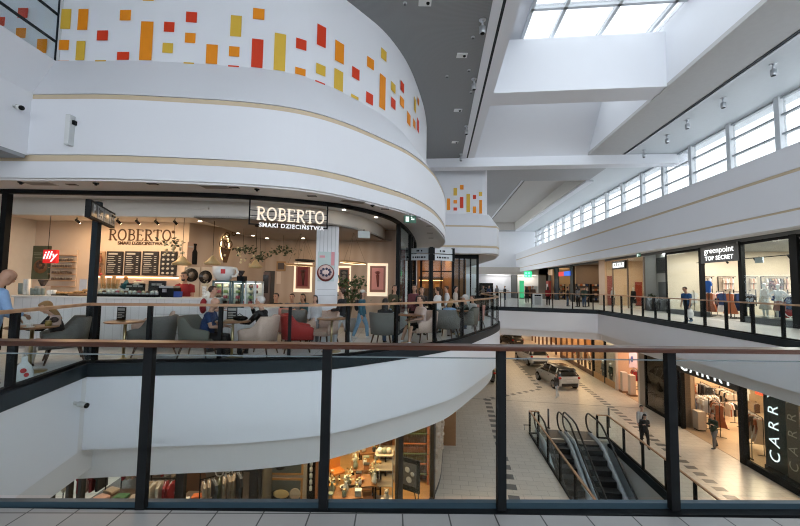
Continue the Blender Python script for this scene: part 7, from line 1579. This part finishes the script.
t = thing('wall_lamp', 'slim black fixture on the curved lower corner wall', 'lamp', (2.2, 17.2, -3.5)); p, d = pp_at(lsf, min(len(lsf)-2, kc+12)); n = Vector((d.y, -d.x, 0)); MB().obox(p+n*.02, d, n, ZV, -.03, .03, 0, .08, -4.0, -2.2).build('body', BLACK, t, True); MB().obox(p+n*.1, d, n, ZV, -.05, .05, 0, .05, -3.3, -3.1).build('knob', BLACK, t, True)
# --- dark clothes shop
def lat(x, y, Y): return PY(x, y, Y)
def lower_rack(where, x, Y, ang, n, cols, hgt, L, kinds=('shirt',)):
    p = PY(x, 480, Y); rack(where, (p.x, Y, LOW+.013), ang, n, cols, hgt, L, kinds, rr)
lower_rack('of red shirts left in the dark shop', 92, 10.6, .2, 4, ['red', 'pink', 'red', 'black'], 1.95, .7)
lower_rack('of red and cream tops beside the near post', 133, 11.4, .3, 4, ['red', 'cream', 'pink'], 1.9, .6)
lower_rack('of strapped cream tops in the dark shop', 157, 10.5, .1, 6, ['cream', 'beige', 'cream', 'cream', 'red', 'red'], 1.55, 1.0)
lower_rack('of cream tops high behind the strapped ones', 165, 11.4, -.1, 5, ['cream', 'beige', 'red'], 2.0, .9)
lower_rack('of taupe coats in the dark shop', 222, 10.6, .6, 8, ['beige', 'beige', 'grey', 'olive', 'beige'], 1.65, 1.1)
lower_rack('of beige coats higher behind the taupe ones', 214, 11.6, .2, 6, ['beige', 'cream', 'brown'], 2.2, .8)
def folded(label, x, y, Y, z, mat, rz=0, n=1, grp=None):
    p = PY(x, y, Y); t = thing('folded_sweater', label, 'sweater', (p.x, Y, z), rz, grp); q = MB().box(-.17, .17, -.13, .13, 0, .07); q.build('cloth', mat, t, bevel=.025); MB().box(-.05, .05, -.14, -.05, .068, .078).build('collar', mat, t, bevel=.004); return t
p = PY(118, 500, 10.3); tbx = p.x
t = thing('display_table', 'dark low table of folded clothes in the lower dark shop', 'table', (tbx, 10.5, LOW+.013)); MB().box(-.75, .75, -.4, .4, 1.0, 1.05).build('tabletop', M('dark_wood', (.06, .035, .02)), t)
for sx_ in (-1, 1):
    for sy_ in (-1, 1): MB().box(sx_*.7-.03, sx_*.7+.03, sy_*.35-.03, sy_*.35+.03, 0, 1.0).build('leg', BLACK, t)
zt_ = LOW+.013+1.052
for (dx, dy, mt, lab) in ((-.5, -.15, CN['pink'], 'pink folded sweater at the left end of the dark low table'), (-.5, .2, CN['beige'], 'beige folded sweater behind the pink one on the dark low table'), (0, -.1, CN['green'], 'green folded sweater in the middle of the dark low table'), (.45, -.1, CN['cream'], 'cream folded sweater at the right end of the dark low table'), (.45, .2, CN['cream'], 'cream folded sweater farther back on the dark low table')):
    t = thing('folded_sweater', lab, 'sweater', (tbx+dx, 10.5+dy, zt_), dx*.6, 'folded sweaters on the dark low table'); MB().box(-.17, .17, -.13, .13, 0, .09).build('cloth', mt, t, bevel=.025); MB().box(-.06, .06, -.12, -.05, .088, .098).build('collar', mt, t, bevel=.004)
p = PY(196, 495, 10.3); t = thing('display_table', 'wooden display table with an orange folded top in the lower dark shop', 'table', (p.x, 10.4, LOW+.013)); MB().box(-.45, .45, -.35, .35, 1.05, 1.1).build('tabletop', M('dark_wood', (.06, .035, .02)), t)
for sx_ in (-1, 1):
    for sy_ in (-1, 1): MB().box(sx_*.4-.03, sx_*.4+.03, sy_*.3-.03, sy_*.3+.03, 0, 1.05).build('leg', BLACK, t)
for (dx, dy, mt, lab) in ((0, 0, CN['orange'], 'orange folded top on the wooden display table'), (-.3, -.2, CN['white'], 'white patterned folded top on the wooden display table'), (.3, -.2, CN['beige'], 'beige folded top on the wooden display table')):
    t = thing('folded_sweater', lab, 'sweater', (p.x+dx, 10.4+dy, LOW+.013+1.102), .2); MB().box(-.15, .15, -.12, .12, 0, .08).build('cloth', mt, t, bevel=.02); MB().box(-.05, .05, -.11, -.05, .078, .088).build('collar', mt, t, bevel=.004)
a = PY(183, 490, 12.2); b = PY(203, 468, 12.2); t = thing('wood_panel', 'brown wooden panel standing in the lower dark shop', 'panel', (a.x+.35, 12.2, LOW+.013)); MB().box(-.35, .35, 0, .06, .05, 2.6).build('panel', M('brown_panel', (.16, .07, .03), .4), t); MB().box(-.38, .38, -.03, .09, 0, .05).build('base', BLACK, t)
a = PY(64, 480, 10.2); t = thing('wood_panel', 'slanted brown panel hanging at the left end of the lower dark shop', 'panel', a); MB().oprism(Vector((0, 0, 0)), Y1, X1, ZV, [(-.3, -.15), (.25, .3), (.25, .55), (-.3, .35)], 0, .05).build('panel', M('brown_panel2', (.22, .11, .05), .4), t); MB().tube([(.2, .02, .5), (.2, .02, -1.95-a.z)], .008, 5).build('wire', BLACK, t)
a = PY(63.5, 489, 10.0); t = thing('mask_ornament', 'small cream ornament in the far left of the lower dark shop', 'ornament', (a.x, 10, a.z)); MB().ell((0, 0, 0), (.06, .04, .1), 10, 8).build('head', M('shell_cream', (.55, .46, .38)), t); MB().tube([(0, 0, -.1), (0, 0, LOW+.013-a.z)], .012, 6).build('stand', BLACK, t)
LIGHTS.append(((-5.5, 11.5, -2.1), 5, 2.5, 150, (1, .70, .45), 0))
# white partial window lettering
t = thing('window_lettering', 'white window lettering on the glass of the lower dark shop', 'lettering', PY(222, 470, 9.5)); 
k = lk(224); p, d = pp_at(lsf, k); n = Vector((d.y, -d.x, 0))
MB().text('OP!', Vector((p.x, p.y, PY(224, 472.5, p.y).z))+n*.02, d, ZV, .30, .006).build('lettering', M('sticker_white', (.5, .48, .42)), t, True)
# --- framed food posters
def slab(x0, y0, x1, y1, Y, mb, d0, d1):
    a = PY(x0, y1, Y); b = PY(x1, y0, Y); mb.box(a.x, b.x, Y-d1, Y-d0, a.z, b.z); return mb
struct(slab(262, 440, 308, 560, 11.2, MB(), -.1, 0).build('wall_poster_panel', M('poster_wall_cream', (.50, .42, .33))))
GREYPIC = M('pic_slate', (.10, .11, .11), .5); OAK = M('oak_frame', (.42, .20, .06), .4)
for i, (x0, y0, x1, y1) in enumerate(((264, 452, 304, 474), (263.5, 478, 303, 507))):
    t = thing('framed_poster', ['oak framed poster of a dark pan, upper of the two in the lower shop', 'oak framed poster of bread and cups, lower of the two in the lower shop'][i], 'poster', PY((x0+x1)/2, y1, 11.2))
    slab(x0, y0, x1, y1, 11.2, MB(), .0, .03).build('frame', OAK, t, True); slab(x0+2, y0+2, x1-2, y1-2, 11.2, MB(), .03, .034).build('picture', GREYPIC, t, True)
    if i == 0:
        MB().lathe([(.17, 0), (.17, .004)], 18, PY(280, 464.5, 11.16), (X1, ZV, -Y1)).tube([PY(282, 464, 11.15), PY(301, 458, 11.15)], .03, 6).build('print', M('pan_black', (.015, .015, .016)), t, True)
    else:
        MB().lathe([(.30, 0), (.30, .003)], 20, PY(279, 497, 11.16), (X1, ZV*.8, -Y1)).build('plate_print', M('pan_black', (.015, .015, .016)), t, True); MB().ell(PY(281, 494, 11.15), (.24, .006, .13), 12, 8).build('bread_print', M('bread_cream', (.6, .45, .22)), t, True); MB().lathe([(.17, 0), (.17, .004), (.14, .004)], 16, PY(295, 494, 11.15), (X1, ZV, -Y1)).build('cup_print', M('cup_print', (.45, .36, .28)), t, True)
# --- home shop, warm
LIGHTS.append(((-.8, 12.6, -2.1), 2.2, 3.5, 190, (1, .62, .30), 0)); LIGHTS.append(((-2.5, 11.0, -2.1), 1.2, 1.2, 110, (1, .70, .4), 0))
struct(slab(313, 440, 324, 560, 10.9, MB(), -.4, 0).build('wall_wood_pillar', M('orange_wood', (.40, .14, .05), .4)))
a = PY(310, 500, 11.0); t = thing('bottle_rack', 'narrow black rack of white bottles beside the orange wood pillar', 'rack', (a.x, 11.1, LOW+.013)); MB().box(-.12, .12, 0, .25, 0, 2.2).build('frame', BLACK, t)
for k_ in range(6): MB().lathe([(.045, 1.0+.18*k_), (.045, 1.1+.18*k_), (.02, 1.14+.18*k_)], 8, (0, -.06, 0)).build('bottle', CUPW, t)
# shelf wall of bottles (back right)
def big_shelf(label, short, x0, x1, Y, rows, cols, mat, boxes):
    a = PY(x0, 440, Y).x; b = PY(x1, 440, Y).x; t = thing('bottle_shelf', label, 'shelf', ((a+b)/2, Y, LOW+.013)); w = (b-a)/2
    MB().box(-w, w, .25, .30, 0, 2.6).build('back_panel', M('shelf_back', (.22, .09, .04)), t)
    for s in (-1, 1): MB().box(min(s*w, s*(w-.07)), max(s*w, s*(w-.07)), -.1, .3, 0, 2.6).build('side_panel', mat, t)
    for r in range(rows):
        z = .34+r*(2.1/rows); MB().box(-w, w, -.1, .25, z, z+.03).build('shelf', mat if r % 2 else M('shelf_green', (.10, .13, .07)), t)
        for c in range(cols):
            x = -w+.14+(2*w-.28)*c/(cols-1); key = ('btl', boxes[(r) % len(boxes)].name)
            loc = Vector((x, -.0, z+.031))+t.location; lab = 'dark bottle on the %s' % short
            if key in GARM: dup(GARM[key], loc, 0, lab+(', row %s from bottom' % ['one', 'two', 'three', 'four', 'five', 'six'][r]), 'bottles on the '+label)
            else:
                bt = thing('bottle', lab+(', row %s from bottom' % ['one', 'two', 'three', 'four', 'five', 'six'][r]), 'bottle', loc, 0, 'bottles on the '+label); MB().lathe([(.045, 0), (.05, .02), (.05, .16), (.02, .2), (.02, .25)], 8).build('body', boxes[r % len(boxes)], bt); MB().lathe([(.023, .25), (.023, .28)], 8).build('cap', BRASS, bt); GARM[key] = bt
    return t
BT = [M('bottle_dark', (.05, .03, .02), .3), M('bottle_olive', (.08, .07, .03), .3), M('bottle_brown', (.14, .06, .03), .3)]
big_shelf('tall wooden bottle shelf behind the black easel', 'bottle shelf behind the easel', 398, 429, 13.4, 6, 14, M('orange_wood', (.40, .14, .05)), BT)
big_shelf('wooden shelf of jars left of the dark shop post', 'jar shelf left of the dark post', 374, 394, 13.9, 6, 9, M('orange_wood', (.40, .14, .05)), [M('jar_cream', (.45, .35, .25)), BT[2], M('jar_rust', (.3, .12, .05))])
# black folding easel with picture near the entrance
p = PZ(418, 503, LOW+.013); t = thing('easel', 'black easel board with a pale printed poster near the corner glass', 'easel', (.42, 11.9, LOW+.013), -.5)
MB().box(-.34, .34, -.03, .03, .55, 1.55).build('board', BLACK, t); MB().box(-.24, .24, -.036, -.03, .72, 1.42).build('poster', M('poster_slate', (.06, .06, .065)), t)
q = MB()
for s in (-1, 1): q.tube([(s*.3, 0, .6), (s*.34, -.1, 0)], .018, 6)
q.tube([(0, .03, 1.3), (0, .45, 0)], .018, 6); q.build('legs', BLACK, t)
q = MB()
for (x, z, s) in ((-.08, 1.2, .09), (.1, 1.1, .07), (-.02, .9, .1)): q.ell((x, -.036, z), (s, .004, s), 8, 6)
q.build('print', M('poster_grey', (.35, .35, .35)), t)
# chair, tables and goods
p = PY(339, 470, 13.6)
t = thing('chair', 'orange upholstered chair deep in the warm lower shop', 'chair', (p.x, 13.2, LOW+.013), .6); MB().box(-.22, .22, -.2, .22, .42, .52).build('seat', M('orange_seat', (.5, .17, .03)), t, bevel=.03); MB().box(-.21, .21, .18, .26, .5, .92).build('backrest', M('orange_seat', (.5, .17, .03)), t, bevel=.03)
for sx_ in (-1, 1):
    for sy_ in (-1, 1): MB().tube([(sx_*.18, sy_*.17, .42), (sx_*.2, sy_*.2, 0)], .018, 6).build('leg', BLACK, t)
gm = [M('good_cream', (.5, .42, .33)), M('good_white', (.6, .58, .54)), M('good_rust', (.35, .14, .06)), M('good_black', (.02, .02, .02)), M('good_amber', (.45, .22, .06)), M('good_sage', (.2, .22, .16))]
gn = ['cream', 'white', 'rust', 'black', 'amber', 'sage green']
for ti, (tx, ty, nm) in enumerate(((360, 11.6, 'near the front glass'), (366, 12.6, 'in the shop middle'), (372, 13.8, 'at the shop back'), (345, 10.95, 'at the left shop front'))):
    p = PY(tx, 480, ty); t = thing('display_table', 'wooden display table of homeware in the warm lower shop '+nm, 'table', (p.x, ty, LOW+.013), .2); MB().box(-.5, .5, -.35, .35, .95, 1.0).build('tabletop', M('table_brown', (.22, .10, .04), .4), t); MB().box(-.45, .45, -.3, .3, .3, .33).build('shelf', M('table_brown', (.22, .10, .04)), t)
    for sx_ in (-1, 1):
        for sy_ in (-1, 1): MB().box(sx_*.45-.025, sx_*.45+.025, sy_*.3-.025, sy_*.3+.025, 0, .95).build('leg', BLACK, t)
    for i in range(9):
        dx, dy = -.38+.38*(i % 3)+rr.uniform(-.06, .06), -.22+.22*(i//3)+rr.uniform(-.04, .04); kind = rr.choice(['vase', 'jar', 'box', 'bowl']); ci = rr.randrange(6)
        loc = Vector((p.x, ty, LOW+.013+1.002))+Matrix.Rotation(.2, 3, 'Z') @ Vector((dx, dy, 0))
        g_ = thing(kind, '%s %s on the homeware table %s, %s' % (gn[ci], kind, nm, ['front left', 'front middle', 'front right', 'middle left', 'centre', 'middle right', 'rear left', 'rear middle', 'rear right'][i]), kind, loc)
        if kind == 'vase': MB().lathe([(.05, 0), (.09, .08), (.07, .18), (.035, .25), (.045, .3)], 12).build('body', gm[ci], g_); leaf_cluster(MB(), (0, 0, .4), .14, .14, .14, 16, .1, .03, rr).build('sprigs', DRYF, g_)
        elif kind == 'jar': MB().lathe([(.06, 0), (.07, .03), (.07, .14), (.05, .17)], 12).build('body', gm[ci], g_); MB().lathe([(.055, .17), (.055, .2), (.015, .22)], 12).build('lid', BRASS, g_)
        elif kind == 'box': MB().box(-.09, .09, -.07, .07, 0, .13).build('body', gm[ci], g_, bevel=.006); MB().box(-.095, .095, -.075, .075, .131, .16).build('lid', gm[(ci+1) % 6], g_)
        else: MB().lathe([(.04, 0), (.05, .015), (.11, .08), (.10, .08), (.04, .02)], 14).build('bowl', gm[ci], g_); MB().ell((0, 0, .06), (.07, .07, .035), 10, 6).build('filling', gm[(ci+2) % 6], g_)
for i, (x, Y, lab) in enumerate(((384, 12.2, 'glass front display stand with pale cushions left of the dark shop post'), (387, 13.6, 'pale shelf stand deeper behind the dark shop post'))):
    p = PY(x, 480, Y); t = thing('display_stand', lab, 'stand', (p.x, Y, LOW+.013)); q = MB()
    for z in (.1, .6, 1.1, 1.55): q.box(-.3, .3, -.2, .2, z, z+.03)
    q.build('shelves', M('good_cream', (.5, .42, .33)), t); MB().box(-.3, -.27, -.2, .2, 0, 1.6).box(.27, .3, -.2, .2, 0, 1.6).build('sides', M('stand_grey', (.3, .29, .27)), t)
    for k_ in range(3): MB().ell((-.15+.15*k_, 0, 1.66), (.1, .12, .09), 10, 8).build('cushion', [gm[1], gm[5], gm[0]][k_], t)
p = PY(386.5, 496, 11.2); t = thing('teddy', 'small cream plush figure standing behind the glass left of the dark post', 'plush toy', (p.x, 11.2, p.z-.12)); MB().ell((0, 0, .1), (.09, .07, .1), 10, 8).build('body', gm[0], t); MB().ell((0, -.01, .25), (.07, .065, .07), 10, 8).build('head', gm[0], t); MB().ell((-.025, -.07, .26), (.01, .01, .01), 6, 5).ell((.025, -.07, .26), (.01, .01, .01), 6, 5).build('eyes', BLACK, t); MB().ell((-.05, 0, .32), (.025, .015, .025), 8, 6).ell((.05, 0, .32), (.025, .015, .025), 8, 6).build('ears', gm[0], t)
q = thing('plinth', 'white plinth below the cream plush figure', 'plinth', (p.x, 11.2, LOW+.013)); MB().box(-.18, .18, -.15, .15, 0, p.z-.12-LOW-.018).build('body', M('plinth_white', (.56, .50, .45)), q, bevel=.01); MB().box(-.2, .2, -.17, .17, 0, .04).build('base', BLACK, q)
# ------------------------------------------------------------------ SMALL FIXTURES
camera_unit('white security camera on the white left box wall', Vector((LW+.1, PY(33, 107, 6.5).y+.1, PY(33, 107, 6.6).z)), (1, -.3, -.3))
p = PY(77, 402, 6.4); camera_unit('white security camera on the white slab edge under the left railing', Vector((-5.45, 6.3, p.z)), (1, -.1, -.15))
c = PY(73, 132, 6.93); t = thing('wall_lamp', 'slim pale vertical light fixture on the white curved fascia', 'lamp', (c.x, 6.93, c.z)); MB().box(-.05, .05, -.13, .0, -.30, .30).build('housing', M('fixture_pale', (.55, .57, .57), .4), t, bevel=.01); MB().box(.05, .09, -.09, .0, .12, .2).build('sensor', BLACK, t); MB().box(-.04, .04, -.135, -.13, -.28, .28).build('diffuser', M('fixture_white', (.7, .72, .72)), t)
sp0 = None
for i, (x, y) in enumerate(((482.5, 20), (474, 79), (466.5, 126), (461, 154))):
    p = PZ(x, y, CEIL); lab = 'chrome ceiling spot lamp on the grey mesh ceiling, %s from the viewer' % ['first', 'second', 'third', 'fourth'][i]
    if sp0 is None:
        sp0 = thing('ceiling_spot', lab, 'spotlight', p, 0, 'spot lamps on the grey mesh ceiling'); MB().lathe([(.09, -.02), (.10, 0)], 14).build('rose', CHROME, sp0); MB().tube([(0, 0, -.02), (0, 0, -.18)], .03, 8).build('stem', CHROME, sp0); MB().lathe([(.07, -.40), (.085, -.38), (.085, -.2), (.04, -.17)], 14).build('head', CHROME, sp0); MB().lathe([(.065, -.405), (.065, -.40)], 14).build('lens', BLACK, sp0)
    else: dup(sp0, p, 0, lab)
b0_ = None
for i, (x, y) in enumerate(((425, 2), (462, 55), (458, 110), (455, 142))):
    p = PZ(x, y, CEIL); lab = 'small white square detector box on the grey mesh ceiling, %s from the viewer' % ['first', 'second', 'third', 'fourth'][i]
    if b0_ is None: b0_ = thing('ceiling_detector', lab, 'detector', p, 0, 'detector boxes on the grey mesh ceiling'); MB().box(-.17, .17, -.12, .12, -.03, 0).build('plate', M('fixture_white', (.7, .72, .72)), b0_, bevel=.01); MB().lathe([(.04, -.06), (.05, -.03)], 12, (.08, 0, 0)).build('sensor', BLACK, b0_)
    else: dup(b0_, p, 0, lab)
d0_ = None
for i, (x, y, z) in enumerate(((405, 3, CEIL), (473, 37, CEIL), (469, 70, CEIL), (471, 92, CEIL), (447, 76, CEIL))):
    p = PZ(x, y, z); lab = 'tiny dark sprinkler dot on the grey mesh ceiling, %s in order of distance' % ['first', 'second', 'third', 'fifth', 'fourth'][i]
    if d0_ is None: d0_ = thing('sprinkler', lab, 'sprinkler', p, 0, 'sprinklers on the grey mesh ceiling'); MB().lathe([(.05, -.01), (.06, 0)], 12).build('rose', CHROME, d0_); MB().lathe([(.02, -.06), (.012, -.01)], 8).build('nozzle', BLACK, d0_)
    else: dup(d0_, p, 0, lab)
for i, (x, y) in enumerate(((773, 64), (723, 98), (687, 120), (667, 135), (644, 150))):
    p = PZ(x, y, CEIL); dup(sp0, p, 0, 'ceiling spot lamp above the clerestory windows, %s from the viewer' % ['first', 'second', 'third', 'fourth', 'fifth'][i], 'spot lamps above the clerestory')
for i, (x, y, v) in enumerate(((711, 32, 10.33), (634, 103, 10.33), (613.5, 124, 10.33))):
    p = PV(x, y, v); t = thing('wall_spot', 'small grey spot lamp on the skylight wall, %s from the viewer' % ['first', 'second', 'third'][i], 'spotlight', p, -ANG, 'spot lamps on the skylight wall'); MB().box(-.05, 0, -.05, .05, -.06, .06).build('bracket', CHROME, t); MB().tube([(-.05, 0, 0), (-.14, 0, -.1)], .05, 10).build('head', M('lamp_grey', (.3, .32, .33), .4), t)
# vents and detectors in the soffit under the drum
v0_ = None
for i, (x, y) in enumerate(((72, 184.5), (153, 184), (234, 187.5), (312, 196), (385, 209), (417, 217), (429.5, 226), (430, 233), (431, 238))):
    p = PZ(x, y, 3.46); lab = 'dark recessed slot lamp in the terrace soffit, %s from the left' % ['first', 'second', 'third', 'fourth', 'fifth', 'sixth', 'seventh', 'eighth', 'ninth'][i]
    if v0_ is None: v0_ = thing('slot_lamp', lab, 'lamp', p, 0, 'slot lamps in the terrace soffit'); MB().box(-.1, .1, -.05, .05, -.008, 0).build('rim', BLACK, v0_); MB().box(-.08, .08, -.035, .035, -.012, -.008).build('lens', M('slot_dark', (.05, .04, .03), .3), v0_)
    else: dup(v0_, p, 0, lab)
n0_ = None
for i, (x, y) in enumerate(((21, 182), (96, 183), (257, 189), (372.5, 205))):
    p = PZ(x, y, 3.46); lab = 'small black smoke detector in the terrace soffit, %s from the left' % ['first', 'second', 'third', 'fourth'][i]
    if n0_ is None: n0_ = thing('smoke_detector', lab, 'detector', p, 0, 'smoke detectors in the terrace soffit'); MB().lathe([(.05, -.02), (.055, 0)], 12).build('base', BLACK, n0_); MB().lathe([(.02, -.05), (.03, -.02)], 10).build('sensor', BLACK, n0_)
    else: dup(n0_, p, 0, lab)
for i, (x, y) in enumerate(((353, 201.5), (40, 183.5), (216, 187))):
    p = PZ(x, y, 3.46); t = thing('ceiling_vent', ['square grey ceiling grille near the sign end of the soffit', 'grey ceiling grille at the left of the soffit', 'grey ceiling grille in the middle of the soffit'][i], 'vent', p, .35 if i == 0 else 0); MB().box(-.28, .28, -.12, .12, -.008, 0).build('frame', M('vent_grey', (.4, .38, .36)), t); MB().box(-.25, .25, -.1, .1, -.010, -.008).build('grille', M('vent_dark', (.2, .19, .18)), t)
# ------------------------------------------------------------------ LIGHT
w = bpy.data.worlds.new('sky'); S.world = w; w.use_nodes = True
nt = w.node_tree; bg = nt.nodes['Background']; bg.inputs[0].default_value = (.93, .97, 1, 1); bg.inputs[1].default_value = 3.2
def area(name, p, sx, sy, power, col, rot=(0, 0, 0)):
    l = bpy.data.lights.new(name, 'AREA'); l.shape = 'RECTANGLE'; l.size = sx; l.size_y = sy; l.energy = power; l.color = col
    o = bpy.data.objects.new(name, l); COL.objects.link(o); o.location = p; o.rotation_euler = rot; return o
for (p, sx, sy, pw, col, rz) in LIGHTS:
    area('ceiling_or_fill_light', p, sx, sy, pw*LK, col, (0, 0, rz))
S.view_settings.view_transform = 'Standard'; S.view_settings.look = 'None'; S.view_settings.gamma = 1; S.view_settings.exposure = EXPO
try: S.view_settings.use_curve_mapping = False
except Exception: pass
S.cycles.use_denoising = True
try: S.cycles.denoiser = 'OPENIMAGEDENOISE'
except Exception: pass
S.cycles.filter_width = 1.1
S.cycles.max_bounces = 8; S.cycles.diffuse_bounces = 4; S.cycles.glossy_bounces = 3; S.cycles.transparent_max_bounces = 16; S.cycles.transmission_bounces = 4
S.cycles.caustics_reflective = False; S.cycles.caustics_refractive = False; S.cycles.sample_clamp_indirect = 6
